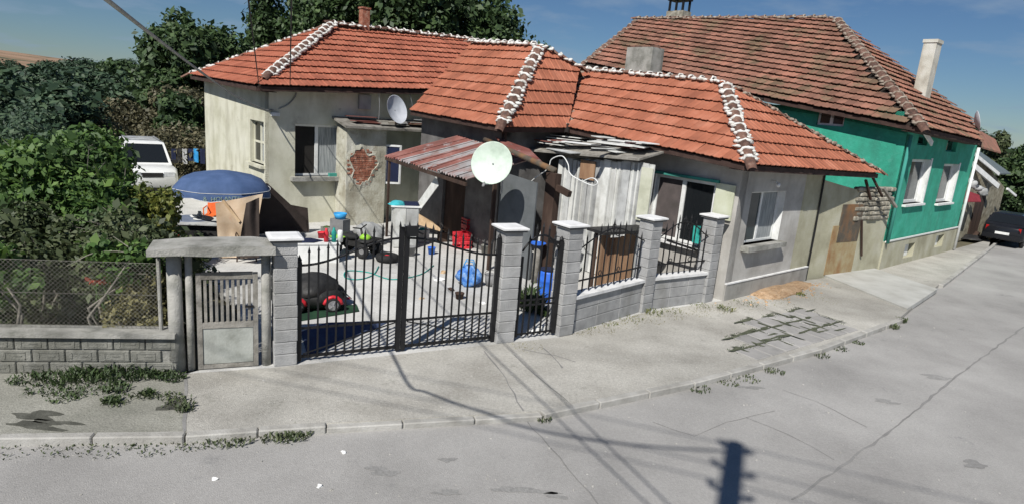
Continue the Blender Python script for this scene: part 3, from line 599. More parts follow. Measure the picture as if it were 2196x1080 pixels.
# sunken paving slabs with moss in the joints near the kerb
pv = thing('paving_patch', 'patch of square paving slabs with dark moss in the joints', 'paving', (5.2, 12.6, 0)); pv['kind'] = 'structure'; del pv['category']
sm = chamfer_box('paving_slab', (0.47, 0.47, 0.05), 0.012, 'slab'); dk = unit(K[5]-K[4]); bk = back(dk); mossp = []
dk = unit(K[6]-K[4]); bk = back(dk); o0 = K[4] - bk*0.02 + dk*1.95
for i in range(8):
    for j in range(3):
        c = o0 + dk*(i*0.5+0.25+0.12*j) + bk*(j*0.5+0.25)
        if (j == 2 and i < 3) or (j == 1 and i < 1): continue
        piece(sm, 'paving_slab', pv, frame(c+V((0,0,random.uniform(-0.008,0.002))), dk, bk, UP))
        if random.random() < 0.5: mossp.append((c.x+dk.x*0.25, c.y+dk.y*0.25)); 
        if random.random() < (0.85 if j in (0,1,2) else 0.3): mossp.append((c.x+bk.x*0.25, c.y+bk.y*0.25)); mossp.append((c.x+bk.x*0.25+dk.x*0.2, c.y+bk.y*0.25+dk.y*0.2)); mossp.append((c.x+bk.x*0.25-dk.x*0.2, c.y+bk.y*0.25-dk.y*0.2))
weeds('low dark moss and grass growing in the joints of the slabs', [(x, y, 0.0, 0.16, 0.035) for x, y in mossp], 30, 0.012, 'weed', 'joint_grass', 5)
mb = MB()
for k, (x, y) in enumerate(mossp): patch(mb, (x+random.uniform(-.08,.08), y+random.uniform(-.05,.05)), random.uniform(0.10,0.28), random.uniform(0.02,0.06), 0.0275+0.00012*k, k, 14, dk if k % 3 else bk)
tag(mb.build('moss', 'moss'), 'flat dark moss along the slab joints', kind='stuff')
# damp patches, cracks, seams, and wire shadows laid as dark strips
mb = MB()
for x, y, rx, ry in ((80,890,.30,.10),(75,912,.32,.08),(375,868,.22,.14),(120,905,.25,.06)): q = G(x, y); patch(mb, q, rx, ry, 0.004, int(x+y))
tag(mb.build('damp_patch', 'stain'), kind='structure')
mb = MB()
for x, y, rx, ry in ((960,1055,.16,.05),(1120,1050,.30,.07),(1190,1062,.14,.05),(2010,808,.30,.10),(2090,995,.18,.10),(1610,830,.25,.05),(960,985,.10,.05),(20,940,.3,.06),(300,942,.5,.04),(820,1010,.2,.08),(1900,860,.2,.08)):
    q = G(x, y, -0.1); patch(mb, q, rx, ry, -0.096, int(x*3+y))
tag(mb.build('road_repair_patch', 'patchm'), kind='structure')
mb = MB()
line_sheet(mb, [G(1700,1072,-0.1), G(1900,930,-0.1), G(2060,800,-0.1), G(2196,700,-0.1)], 0.035, -0.095, 1)
line_sheet(mb, [G(1125,898,-0.1), G(1200,980,-0.1), G(1285,1085,-0.1)], 0.018, -0.095, 2)  # dark strip in place of an overhead wire's shadow
line_sheet(mb, [G(1600,895,-0.1), G(1690,930,-0.1), G(1790,985,-0.1)], 0.012, -0.095, 3)
line_sheet(mb, [G(1680,835,-0.1), G(1750,860,-0.1), G(1860,915,-0.1)], 0.011, -0.095, 4)
line_sheet(mb, [G(1400,905,-0.1), G(1490,935,-0.1), G(1560,905,-0.1), G(1660,880,-0.1)], 0.011, -0.095, 6)
tag(mb.build('road_crack_wire_shadow', 'crack'), kind='structure')
mb = MB()
line_sheet(mb, [G(395,800), G(397,860), G(398,924)], 0.035, 0.004, 5)
line_sheet(mb, [G(1040,752), G(1085,810), G(1120,880)], 0.03, 0.004, 7); line_sheet(mb, [G(1100,760), G(1180,830), G(1230,870)], 0.02, 0.004, 8)  # first strip carries the same wire shadow over the pavement
line_sheet(mb, [G(1165,745), G(1200,780), G(1208,788)], 0.035, 0.004, 9); line_sheet(mb, [G(1120,748), G(1190,762), G(1235,775)], 0.02, 0.004, 10)
tag(mb.build('pavement_crack_wire_shadow', 'crack'), kind='structure')

# ------------------------------------------------------------------ garden wall, fence and the old doorway
bw = thing('block_wall', 'low weathered garden wall of patterned blocks under the chain link fence', 'wall', (F0-wl*3), None)
bl = chamfer_box('block', (0.405, 0.20, 0.176), 0.012, 'block_old'); bn = back(wl)
Lw = 6.45; mb = MB(); c = F0 - wl*(Lw/2+0.12) + bn*0.115; mb.box(c+V((0,0,0.255)), (Lw, 0.17, 0.50), wl, bn, UP); mb.build('mortar', 'conc_old', bw)
fr = MB(); fr.box((0,-0.103,0), (0.30,0.012,0.02), m=0)
for j in range(3):
    for i in range(16):
        s = (i+0.5+0.5*(j % 2))*0.417
        if s > Lw-0.15: continue
        piece(bl, 'block', bw, frame(F0-wl*(s+0.12)+bn*0.1+V((0,0,0.088+j*0.187-0.01)), wl, bn, UP))
# the raised squares pressed into each block
ring = MB()
for a, b, cx, cz in ((0.26,0.014,0,0.05),(0.26,0.014,0,-0.05),(0.014,0.10,-0.123,0),(0.014,0.10,0.123,0),(0.10,0.012,0.03,0.0)): ring.box((cx,-0.001,cz), (a,0.010,b))
ringm = ring.mesh('block_relief', 'block_old')
for j in range(3):
    for i in range(16):
        s = (i+0.5+0.5*(j % 2))*0.417
        if s > Lw-0.15: continue
        piece(ringm, 'block_relief', bw, frame(F0-wl*(s+0.12)+V((0,0,0.088+j*0.187-0.01)), wl, bn, UP))
cm = MB(); c = F0-wl*(Lw/2+0.12)+bn*0.11; cm.box(c+V((0,0,0.595)), (Lw, 0.36, 0.065), wl, bn, UP); cm.build('coping', 'conc_old', bw)
cl = thing('chain_link_fence', 'rusty chain link fence on thin posts above the garden wall', 'fence', F0-wl*3+bn*0.12+V((0,0,0.63)))
fa, fb = F0-wl*6.3+bn*0.13, F0-wl*0.34+bn*0.13; Lf = (fb-fa).length
for s in (Lf-0.02, Lf-2.33, Lf-4.7):
    p = fa+wl*s; mb = MB(); mb.tube([p+V((0,0,0.628)), p+V((0,0,1.70))], 0.028, 8); mb.build('post', 'conc_old', cl)
mb = MB(); z0, z1, sp = 0.68, 1.62, 0.062; hh = z1-z0
for i in range(int((Lf+hh)/sp)):
    for sg in (1, -1):
        a = i*sp - hh; s0, s1 = (a, a+hh); za, zb = (z0, z1) if sg > 0 else (z1, z0)
        if s0 < 0: za += (zb-za)*(-s0)/hh; s0 = 0
        if s1 > Lf: zb = za+(zb-za)*(Lf-s0)/(s1-s0); s1 = Lf
        if s1-s0 < 0.01: continue
        o_ = bn*(0.003*sg); mb.tube([fa+wl*s0+V((0,0,za))+o_, fa+wl*s1+V((0,0,zb))+o_], 0.0022, 3, cap=False)
for z in (z0, z1, 1.15): mb.tube([fa+V((0,0,z))+bn*0.008, fb+V((0,0,z))+bn*0.008], 0.004, 4)
o = mb.build('chain_mesh', 'chain', cl, fix=False); o['kind'] = 'stuff'
# doorway
dw = unit(P1a-F0); db = back(dw)
gw = thing('garden_doorway', 'old concrete doorway with a thick flat canopy beside the driveway gate', 'doorway', F0+dw*0.5)
def rpost(c, w, z0, z1, name, mat, parent, taper=0.0):
    mb = MB(); mb.lathe((c.x, c.y, 0), [(w/2+taper, z0), (w/2, z0+(z1-z0)*0.4), (w/2*0.97, z1)], 12); return mb.build(name, mat, parent, True)
rpost(F0-dw*0.13+db*0.14, 0.20, 0, 1.83, 'pillar', 'conc_old', gw, 0.02); rpost(F0+dw*0.06+db*0.12, 0.10, 0, 1.83, 'post', 'conc_old', gw)
rpost(P1a-dw*0.11+db*0.14, 0.14, 0, 1.83, 'pillar', 'conc_old', gw)
mb = MB(); c0 = F0-dw*0.42-db*0.18; c1 = P1a+dw*0.02-db*0.16
top = [(0,1.90),(0.3,1.945),(0.55,1.95),(0.8,1.955),(1,1.92)]
prof = [c0+(c1-c0)*t+V((0,0,z)) for t, z in top] + [c0+(c1-c0)*t+V((0,0,1.815+0.012*math.sin(t*9))) for t in (1, 0.75, 0.5, 0.25, 0)]
mb.prism(prof, db*0.66); mb.build('canopy', 'conc_old', gw)
gg = thing('garden_gate', 'narrow grey wooden garden gate with open slats over a solid panel', 'gate', F0+dw*0.55)
ga, gb_ = F0+dw*0.15+db*0.10, P1a-dw*0.225+db*0.10; Lg = (gb_-ga).length; PG = lambda s, z: ga+dw*s+V((0,0,z))
mb = MB(); mb.bar(PG(0.035,0.02), PG(0.035,1.50), 0.05, 0.07, up=dw); mb.bar(PG(Lg-0.035,0.02), PG(Lg-0.035,1.50), 0.05, 0.07, up=dw)
for z, h in ((0.05,0.06),(0.70,0.09),(1.46,0.10)): mb.bar(PG(0.072,z), PG(Lg-0.072,z), 0.046, h)
mb.build('frame', 'greywood', gg)
mb = MB(); mb.box((PG(Lg/2,0.37)), (Lg-0.15, 0.02, 0.56), dw, db, UP); mb.build('panel', M('pale_grey_board', (0.37,0.385,0.35), (0.25,0.26,0.23), (0.46,0.475,0.44), scale=3, bump=0.3, streak=((0.24,0.24,0.21),0.6)), gg)
sm_ = chamfer_box('slat', (0.042, 0.022, 0.72), 0.004, 'greywood')
for i in range(9): piece(sm_, 'slat', gg, frame(PG(0.12+i*(Lg-0.24)/8, 1.08), dw, db, UP))
mb = MB(); mb.bar(PG(Lg-0.18,0.98)-db*0.03, PG(Lg-0.06,0.98)-db*0.03, 0.02, 0.03); mb.build('latch', 'black', gg)

# ------------------------------------------------------------------ block pillars with pale caps
pb = chamfer_box('block', (0.36, 0.36, 0.188), 0.010, 'block')
PILL = []
def pillar(a, d, H, label, w=0.36):
    b = back(d); t = thing('gate_pillar', label, 'pillar', a+d*(w/2)+b*(w/2), 'block pillars along the street boundary'); c = a+d*(w/2)+b*(w/2)
    n = 10; ch = H/n
    mb = MB(); mb.box(c+V((0,0,H/2)), (w-0.022, w-0.022, H-0.01), d, b, UP); mb.build('mortar', 'mortar', t)
    for i in range(n):
        r = random.uniform(-0.006, 0.006); mw = frame(c+V((0,0,ch*(i+0.5)))+d*r, d*(w/0.36), b*(w/0.36), UP*(ch-0.008)/0.188); piece(pb, 'block', t, mw)
    mb = MB(); mb.box(c+V((0,0,H+0.02)), (w+0.10, w+0.10, 0.04), d, b, UP, 1)
    hw = (w+0.15)/2; zb_, zt_ = H+0.04, H+0.085; q = [c+d*(x*hw)+b*(y*hw) for x, y in ((-1,-1),(1,-1),(1,1),(-1,1))]; k = [c+d*(x*hw*0.8)+b*(y*hw*0.8) for x, y in ((-1,-1),(1,-1),(1,1),(-1,1))]
    mb.add([p+V((0,0,zb_)) for p in q]+[p+V((0,0,zb_+0.03)) for p in q]+[p+V((0,0,zt_)) for p in k], [(3,2,1,0),(0,1,5,4),(1,2,6,5),(2,3,7,6),(3,0,4,7),(4,5,9,8),(5,6,10,9),(6,7,11,10),(7,4,8,11),(8,9,10,11)])
    mb.build('cap', ['cap', 'cap_edge'], t); PILL.append((a, d, w)); return t
pillar(P1a, DG, 1.97, 'block pillar between the old garden doorway and the wide driveway gate', 0.34)
pillar(P2a, DG, 2.07, 'block pillar between the wide driveway gate and the arched side gate')
D23 = unit(P3a-P2a)
pillar(P3a, unit(V((0.8,0.6,0))), 2.10, 'block pillar on the right of the narrow arched side gate')
pillar(P4a, D2, 2.05, 'block pillar between the two short iron railings')
pillar(P5a, D2, 2.04, 'block pillar standing against the corner of the grey house')

# ------------------------------------------------------------------ driveway gate
def gate_bar_mesh(h, r=0.013):
    mb = MB(); mb.box((0,0,h/2), (2*r, 2*r, h)); mb.lathe((0,0,h), [(r*1.9,0.0),(r*1.2,0.03),(0,0.10)], 4); return mb.mesh('bar', 'black')
gl0 = V((-3.21, 9.15, 0))+back(DG)*0.12+DG*0.05; gl1 = P2a+back(DG)*0.12-DG*0.05; LG = (gl1-gl0).length; gm = 0.487*LG; gbk = back(DG)
PD = lambda s, z, o=0.0: gl0+DG*s+gbk*o+V((0,0,z))
def leaf(s0, s1, z0, z1, label, hinge_h, n, mid_left):
    """s0 = hinge side, s1 = meeting side"""
    t = thing('gate_leaf', label, 'gate', PD((s0+s1)/2, 0.02), 'leaves of the driveway gate'); sg = 1 if s1 > s0 else -1
    mb = MB(); mb.bar(PD(s0,0.03), PD(s0,hinge_h), 0.07, 0.07, up=DG); mb.lathe(PD(s0,hinge_h), [(0.03,0),(0.04,0.03),(0.02,0.07),(0,0.12)], 8)
    mb.build('hinge_stile', 'black', t); mb = MB(); mb.bar(PD(s1-sg*0.045,0.03), PD(s1-sg*0.045,2.16), 0.06, 0.07, up=DG); mb.build('stile', 'black', t)
    wave = lambda u: z0+(z1-z0)*(0.5-0.5*math.cos(math.pi*min(1, max(0, u))))
    mb = MB(); mb.tube([PD(s0+(s1-s0)*(0.02+0.95*i/24), wave(i/24), 0.02) for i in range(25)], 0.019, 6); mb.build('curved_rail', 'black', t, True)
    for z, h in ((0.09,0.05),(0.56,0.035)):
        mb = MB(); mb.bar(PD(s0+sg*0.04,z,0.018), PD(s1-sg*0.08,z,0.018), 0.024, h); mb.build('rail', 'black', t)
    for i in range(n):
        u = (i+1)/(n+0.55); s = s0+(s1-s0)*u; piece(gate_bar_mesh(round(wave(u)+0.20-0.06, 3)), 'bar', t, frame(PD(s,0.06), DG, gbk, UP))
    mb = MB(); mb.bar(PD(s0+sg*0.06,0.14,-0.012), PD(s1-sg*0.1,0.54,-0.012), 0.012, 0.02); mb.build('brace', 'black', t)
    return t
lf = leaf(0, gm, 1.58, 1.97, 'left leaf of the black driveway gate beside the old garden doorway', 1.64, 11, True)
rt = leaf(LG, gm, 1.64, 1.97, 'right leaf of the black driveway gate beside the arched side gate', 1.93, 12, False)
mb = MB(); mb.box(PD(gm+0.10,2.10,-0.05), (0.20,0.10,0.16), DG, gbk, UP); mb.bar(PD(gm+0.18,2.10,-0.05), PD(gm+0.30,2.05,-0.05), 0.03); mb.build('lock_box', 'black', rt)
# arched side gate
pa, pbb = P2a+DG*0.40+back(DG)*0.10, P3a+back(D23)*0.12-D23*0.03; ds = unit(pbb-pa); Ls = (pbb-pa).length; sbk = back(ds)
sg_ = thing('side_gate', 'narrow black iron side gate with a round arched top', 'gate', (pa+pbb)/2); PS = lambda s, z, o=0: pa+ds*s+sbk*o+V((0,0,z))
mb = MB(); mb.bar(PS(0.03,0.06), PS(0.03,1.60), 0.045, 0.045, up=ds); mb.build('stile', 'black', sg_); mb = MB(); mb.bar(PS(Ls-0.05,0.06), PS(Ls-0.05,1.86), 0.075, 0.075, up=ds); mb.lathe(PS(Ls-0.05,1.86), [(0.03,0),(0.045,0.03),(0,0.10)], 8); mb.build('hinge_stile', 'black', sg_)
arc = lambda u: 1.60+0.38*math.sin(math.pi*(0.04+0.93*u))**0.7
mb = MB(); mb.tube([PS(0.03+(Ls-0.1)*i/20, arc(i/20), 0.01) for i in range(21)], 0.02, 6); mb.build('arch_rail', 'black', sg_, True)
for z in (0.10, 0.66, 0.76):
    mb = MB(); mb.bar(PS(0.055,z,0.015), PS(Ls-0.09,z,0.015), 0.022, 0.032); mb.build('rail', 'black', sg_)
for i in range(5):
    u = (i+1)/6; piece(gate_bar_mesh(round(arc(u)-0.03+(0.12 if i in (1,2,3) else 0.02),3)), 'bar', sg_, frame(PS(0.03+(Ls-0.1)*u, 0.06), ds, sbk, UP))
for u in (0.27,0.5,0.73):
    mb = MB(); mb.torus(PS(Ls*u,0.71,0.02), 0.045, 0.008, sbk, 14, 5); mb.build('ring', 'black', sg_, True)
mb = MB(); mb.bar(PS(Ls-0.32,1.86,0.03), PS(Ls-0.08,1.82,0.03), 0.05, 0.06); mb.build('latch', 'black', sg_)
# low walls with iron railings
def low_wall(a, b, H, label, n, rlabel, crown):
    d = unit(b-a); k = back(d); Ln = (b-a).length; t = thing('low_wall', label, 'wall', (a+b)/2+k*0.12, 'low block walls of the boundary')
    mb = MB(); mb.box((a+b)/2+k*0.17+V((0,0,H/2-0.02)), (Ln, 0.15, H-0.05), d, k, UP); mb.build('mortar', 'mortar', t)
    nb = 3; l = Ln/nb; ch = (H-0.0)/3; me = chamfer_box('block', (l-0.004, 0.19, ch-0.010), 0.008, 'block')
    for j in range(3):
        for i in range(nb): piece(me, 'block', t, frame(a+d*(l*(i+0.5))+k*(0.16+random.uniform(-.003,.003))+V((0,0,ch*(j+0.5))), d, k, UP))
    mb = MB(); mb.box((a+b)/2+k*0.16+V((0,0,H+0.034)), (Ln-0.004, 0.30, 0.06), d, k, UP); mb.box((a+b)/2+k*0.16+V((0,0,H+0.002)), (Ln-0.03, 0.25, 0.004), d, k, UP, 1); mb.build('coping', ['coping', 'cap_edge'], t)
    r = thing('railing', rlabel, 'railing', (a+b)/2+k*0.16+V((0,0,H+0.064)), 'iron railings on the low walls'); Q = lambda s, z: a+d*s+k*0.16+V((0,0,z))
    zb = H+0.32; cr = lambda u: crown[0]+(crown[1]-crown[0])*math.sin(math.pi*u)**1.3
    for z in (zb,):
        mb = MB(); mb.bar(Q(0.01,z), Q(Ln-0.01,z), 0.022, 0.03); mb.build('rail', 'black', r)
    mb = MB(); mb.tube([Q(0.01+(Ln-0.02)*i/20, cr(i/20)) for i in range(21)], 0.015, 6); mb.build('curved_rail', 'black', r, True)
    for i in range(n):
        u = (i+0.6)/(n+0.2); z0 = H+0.066; me = gate_bar_mesh(round(cr(u)+0.06+(0.05 if i % 2 else 0.0)-z0-0.02,3), 0.011); piece(me, 'bar', r, frame(Q(Ln*u, z0+0.02), d, k, UP))
    mb = MB(); zc = crown[1]-0.10
    for s, z, q in ((-0.16,zc,.075),(0.16,zc,.075),(0,zc+0.13,.06),(-0.32,zb+.07,.05),(0.32,zb+.07,.05)):
        mb = MB(); mb.torus(Q(Ln*0.5+s, z), q, 0.010, k, 16, 5); mb.build('scroll', 'black', r, True)
    return r
low_wall(P3a+V((0.8,0.6,0))*0.36, P4a, 0.70, 'low block wall with white coping right of the arched side gate', 11, 'black iron railing right of the arched side gate, in front of the brown planks', (1.62, 1.98))
low_wall(P4a+D2*0.36, P5a, 0.70, 'low block wall with white coping next to the grey house', 9, 'black iron railing next to the grey house, in front of the big open window', (1.60, 1.98))

# ------------------------------------------------------------------ the grey corner house
def eave_boards(mb, a, b, out, dz=0.0, h=0.13, th=0.03, depth=0.5):
    d = unit(b-a); s = (b-a)
    mb.prism([a+V((0,0,-0.03+dz)), b+V((0,0,-0.03+dz)), b+V((0,0,-0.03-h+dz)), a+V((0,0,-0.03-h+dz))], V((out.x, out.y, 0))*th)
    mb.prism([a+V((0,0,-0.035-h+dz)), b+V((0,0,-0.035-h+dz)), b+V((0,0,-0.015-h+dz)), a+V((0,0,-0.015-h+dz))], -V((out.x, out.y, 0))*depth)
hC = thing('grey_house', 'low grey house on the street corner with bright orange tiled hip roof', 'house', HC+D1*2+D2*2)
hC_end = (G(1720,600)-HC).length
a1 = SZ(1407, 370, HC, D1); a2 = SZ(1536, 396, HC, D1); wz1 = min(a1[1], a2[1])+0.03
mb = MB(); wall(mb, HC, D1, (EC0-EC1).length+0.1, 0, EC1.z+0.2, EC0.z+0.2, 0.3, N1, [(a2[0], a1[0], 1.15, wz1)], 0, 1); mb.build('side_wall', ['greywall','white'], hC)
c1 = SZ(1613, 412, HC, D2); c2 = SZ(1686, 412, HC, D2); cb = SZ(1650, 518, HC, D2)[1]; ct = SZ(1650, 411, HC, D2)[1]
mb = MB(); wall(mb, HC+D2*0.002, D2, 3.35, 0, EC1.z+0.2, EC1.z+0.1, 0.3, N2, [(c1[0], c2[0], cb, ct)], 0, 2); wall(mb, HC+D2*3.355, D2, hC_end-3.355, 0, EC1.z+0.1, EC1.z+0.05, 0.3, N2, [], 1); mb.build('street_wall', ['greywall', 'ochre', 'white'], hC)
mb = MB(); mb.prism([HC+N2*0.003+V((0,0,0.0)), HC+D2*hC_end+N2*0.003, HC+D2*hC_end+N2*0.003+V((0,0,0.42)), HC+N2*0.003+V((0,0,0.42))], N2*0.045); mb.build('plinth', 'plinth', hC)
mb = MB(); mb.bar(HC+D2*0.01+N2*0.03+V((0,0,0.435)), HC+D2*(hC_end-0.02)+N2*0.03+V((0,0,0.435)), 0.07, 0.03); mb.build('plinth_lip', 'coping', hC)
window(hC, HC, D1, N1, a2[0], a1[0], 1.15, wz1, 0.10, 'white', 2, ('glass', 'brownshutter'), (0.06, 0.18, 0.07, 'coping'), 0.075, split=[a2[0]+(a1[0]-a2[0])*0.52])
window(hC, HC, D2, N2, c1[0], c2[0], cb, ct, 0.20, 'white', 2, ('glass2', 'curtain'), (0.10, 0.22, 0.13, 'conc_old'), 0.055)
# open shutter leaf and head board of the yard window
p = HC+D1*(a2[0]-0.30)+N1*0.045; mb = MB(); mb.box(p+V((0,0,(wz1+1.95)/2+0.02)), (0.50, 0.04, wz1-1.95), D1, -N1, UP); mb.build('shutter', M('pale_yellow_board', (0.52,0.54,0.40), (0.44,0.46,0.33), (0.58,0.60,0.48), scale=3, bump=0.2), hC)
mb = MB(); mb.box(HC+D1*((a1[0]+a2[0])/2)+N1*0.05+V((0,0,wz1+0.05)), (a1[0]-a2[0]+0.2, 0.09, 0.07), D1, -N1, UP); mb.build('lintel_board', 'green_dark', hC)
mb = MB(); lp = HC+D2*SZ(1656,388,HC,D2)[0]+V((0,0,SZ(1656,388,HC,D2)[1])); mb.tube([lp, lp+N2*0.10, lp+N2*0.16+V((0,0,-0.04))], 0.012, 6); mb.blob(lp+N2*0.18+V((0,0,-0.08)), (0.05,0.05,0.06), 10, 6, 0.0); mb.build('wall_lamp', 'white', hC, True)
mb = MB(); eave_boards(mb, EC1, EC2, N2); eave_boards(mb, EC0, EC1, N1, -0.004); mb.build('eave_board', 'fascia', hC)
mb = MB(); pgap = HC+D2*(hC_end+0.02)+N2*0.035; mb.tube([pgap+V((0,0,0.02)), pgap+V((0,0,1.5)), pgap-D2*0.05+V((0,0,EC1.z-0.1))], 0.030, 6); mb.build('gap_pipe', 'black', hC)  # black tube drawn along the dark gap between the two buildings
n2r = (EC2-EC1).cross(RC1-EC1).normalized(); 
roof_C = roof_faces(hC, [[EC0, EC1, RC1, RC0], [EC1, EC2, RC1]], 0.25, 0.43, 'tile_mid')
mb = MB(); mb.add([RC0, RC1, EC2+D1*6, EC0+D2*0.3+D1*6.5+V((0,0,-0.1)), EC2], [(0,1,2,3), (1,4,2)]); mb.build('back_roof', 'tile_old', hC, fix=False)
ridge_caps(roof_C, EC1+(RC1-EC1)*0.02, RC1, heavy=1.15, seed=4, up=UP); ridge_caps(roof_C, RC0, RC1, seed=5, r=0.10, heavy=0.9)
ridge_caps(roof_C, EC2+V((0,0,0.03)), RC1+(EC2-RC1)*0.03, 'ridge_mort_old', 'ridge', 0.075, 0.34, 0.05, 6, heavy=0.6)
ridge_caps(roof_C, EC0+V((0,0,-0.02)), RC0, 'ridge_mort_old', 'deck', 0.07, 0.36, 0.16, 8, heavy=0.7)     # patched valley

# ------------------------------------------------------------------ the middle house
hB = thing('middle_house', 'middle house with a hipped red tile roof behind the porch and sheds', 'house', BC+D1*2+D2*1.0)
mb = MB(); wall(mb, BC, D1, (EB0-EB1).length-0.4, 0, EB1.z+0.2, EB0.z+0.2, 0.3, N1, [(1.55, 2.75, 0.06, 2.1)]); mb.build('side_wall', 'shaded_render', hB)
mb = MB(); wall(mb, BC+D2*0.002, D2, (EC0-EB1).length-0.05, 0, EB1.z+0.2, EC0.z+0.2, 0.3, N2, []); mb.build('end_wall', 'shaded_render', hB)
mb = MB(); mb.box(BC+D1*2.15-N1*0.12+V((0,0,1.07)), (1.17, 0.05, 2.0), D1, -N1, UP); dr = mb.build('door', 'darkwood', hB)  # dark leaf stands in for the deep shade of the opening
mb = MB(); eave_boards(mb, EB0, EB1, N1); eave_boards(mb, EB1, EC0, N2, -0.004); mb.build('eave_board', 'fascia', hB)
mb = MB(); mb.box(BC+N2*0.25+N1*0.15+V((0,0,EB1.z-0.55)), (0.10,0.10,0.9), D1, -N1, UP); mb.build('bracket', 'fascia', hB)
VB = RB0 + (EB0-RB0)*0.80 + D2*0.55
nB = (EC0-EB1).cross(RB1-EB1).normalized(); r_ = ray(1242, 147); RCB = CAM0+r_*((EB1-CAM0).dot(nB)/r_.dot(nB))
roof_B = roof_faces(hB, [[EB0, EB1, RB1, RB0], [EB1, EC0, RCB, RB1]], 0.25, 0.42, 'tile_mid')
mb = MB(); mb.add([RB0, RB1, RB1+D1*0.6+D2*4-UP*2.2, RB0+D1*3+D2*3-UP*2.2, RCB], [(0,1,2,3),(1,4,2)]); mb.build('back_roof', 'tile_old', hB, fix=False)
ridge_caps(roof_B, EB1+(RB1-EB1)*0.02, RB1, heavy=1.2, seed=14, r=0.13); ridge_caps(roof_B, RB0, RB1, seed=15, r=0.10); ridge_caps(roof_B, RCB, RB1, seed=16, r=0.10)

# ------------------------------------------------------------------ the cream house
hA = thing('cream_house', 'cream plastered house on the left with a red tiled hip roof', 'house', AC+D1*3+D2*3)
s1 = SZ(633, 266, AC, D2); s2 = SZ(730, 378, AC, D2); LA = (EA2-EA1).length-0.2
mb = MB(); wall(mb, AC, D2, LA, -0.05, EA1.z+0.25, EA2.z+0.25, 0.32, N2, [(s1[0], s2[0], s2[1], s1[1])], 0, 1); mb.build('front_wall', ['cream','white'], hA)
l1 = SZ(536, 256, AC, D1); l2 = SZ(566, 356, AC, D1); LB = (EA0-EA1).length-0.9
mb = MB(); wall(mb, AC+D1*0.002, D1, LB, -0.05, EA1.z+0.25, EA0.z+0.25, 0.32, N1, [(min(l1[0],l2[0]), max(l1[0],l2[0]), l2[1], l1[1])]); mb.build('side_wall', 'cream', hA)
window(hA, AC, D2, N2, s1[0], s2[0], s2[1], s1[1], 0.20, 'white', 2, ('darkroom', 'curtain'), (0.16, 0.24, 0.13, 'conc_old'), 0.07, split=[s1[0]+(s2[0]-s1[0])*0.50])
window(hA, AC, D1, N1, min(l1[0],l2[0]), max(l1[0],l2[0]), l2[1], l1[1], 0.16, 'cream', 2, ('curtain', 'glass'), (0.08, 0.14, 0.09, 'cream'), 0.07, transom=(l1[1]+l2[1])/2)
mb = MB(); q = AC+D2*((s1[0]+s2[0])/2)+N2*0.02; mb.box(AC+D2*(s2[0]-0.25)+N2*0.03+V((0,0,s2[1]+0.05)), (0.34, 0.12, 0.10), D2, -N2, UP); mb.build('sill_box', 'green_dark', hA)
mb = MB(); a = AC+D2*SZ(780,219,AC,D2)[0]+N2*0.05+V((0,0,SZ(780,219,AC,D2)[1])); mb.box(a, (0.42,0.12,0.46), D2, -N2, UP); mb.build('meter_box', 'greyboard', hA)
mb = MB(); a = AC+D2*0.18+N2*0.05+V((0,0,SZ(600,246,AC,D2)[1])); mb.box(a, (0.24,0.10,0.10), D2, -N2, UP); mb.build('wall_lamp', 'white', hA)
mb = MB(); eave_boards(mb, EA1, EA2, N2, depth=0.55); eave_boards(mb, EA0, EA1, N1, -0.004, depth=0.55); mb.build('eave_board', 'fascia', hA)
for k, dd in enumerate((0.15,)):
    pass
roof_A = roof_faces(hA, [[EA1, EA2, RA1, RA0], [EA0, EA1, RA0]], 0.235, 0.45, 'tile')
mb = MB(); bA = EA0+D2*6.5+V((0,0,0.1)); mb.add([RA0, RA1, EA2+D1*7.5, bA, EA0], [(0,1,2,3),(0,3,4)]); mb.build('back_roof', 'tile_old', hA, fix=False)
ridge_caps(roof_A, EA1+(RA0-EA1)*0.12, RA0, heavy=1.15, seed=24, r=0.12); ridge_caps(roof_A, RA0, RA1, seed=25, r=0.10, heavy=0.9)
ridge_caps(roof_A, EA0, RA0, 'ridge_mort', 'ridge', 0.08, 0.38, 0.08, 26, heavy=0.6)
ridge_caps(roof_A, EA2+(RA1-EA2)*0.04, RA1, 'ridge_mort_old', 'deck', 0.07, 0.40, 0.12, 27, heavy=0.7)
ch = THRU(781, 52, RA0, D2); mb = MB(); mb.box(ch+V((0,0,0.05)), (0.30,0.30,1.0), D2, D1, UP); mb.box(ch+V((0,0,0.57)), (0.36,0.36,0.06), D2, D1, UP); mb.build('chimney', 'brick', roof_A)
# ---- plastered lean-to with a patch of bare bricks
pA = AC+N2*0.75
b0, b1 = SZ(744, 300, pA, D2), SZ(829, 300, pA, D2)
an = thing('brick_lean_to', 'peeling plastered lean-to with a bare brick patch and junk on its flat roof', 'lean-to', pA+D2*((b0[0]+b1[0])/2))
Wn = b1[0]-b0[0]; mb = MB(); q0 = pA+D2*b0[0]; za = SZ(800, 278, pA, D2)[1]
mb.prism([q0, q0+D2*Wn, q0+D2*Wn+N1*0-N2*0.745, q0-N2*0.745], V((0,0,za))); mb.build('wall', 'patchp', an)
bm_ = chamfer_box('brick', (0.205, 0.05, 0.058), 0.006, 'brick'); r0, r1 = SZ(752, 318, pA, D2), SZ(803, 394, pA, D2)
cxs, czs = (r0[0]+r1[0])/2, (r0[1]+r1[1])/2
for j in range(int((r0[1]-r1[1])/0.068)+1):
    for i in range(8):
        s = r0[0]+i*0.218-(0.109 if j % 2 else 0); z = r1[1]+j*0.068
        k = ((s+0.1-cxs)/((r1[0]-r0[0])/2+0.06))**2+((z-czs)/((r0[1]-r1[1])/2+0.04))**2
        if k > 1.0+random.uniform(-0.25,0.15): continue
        piece(bm_, 'brick', an, frame(pA+D2*(s+0.1)+N2*(0.0+random.uniform(-0.014,0.004))+V((0,0,z)), D2, -N2, UP))
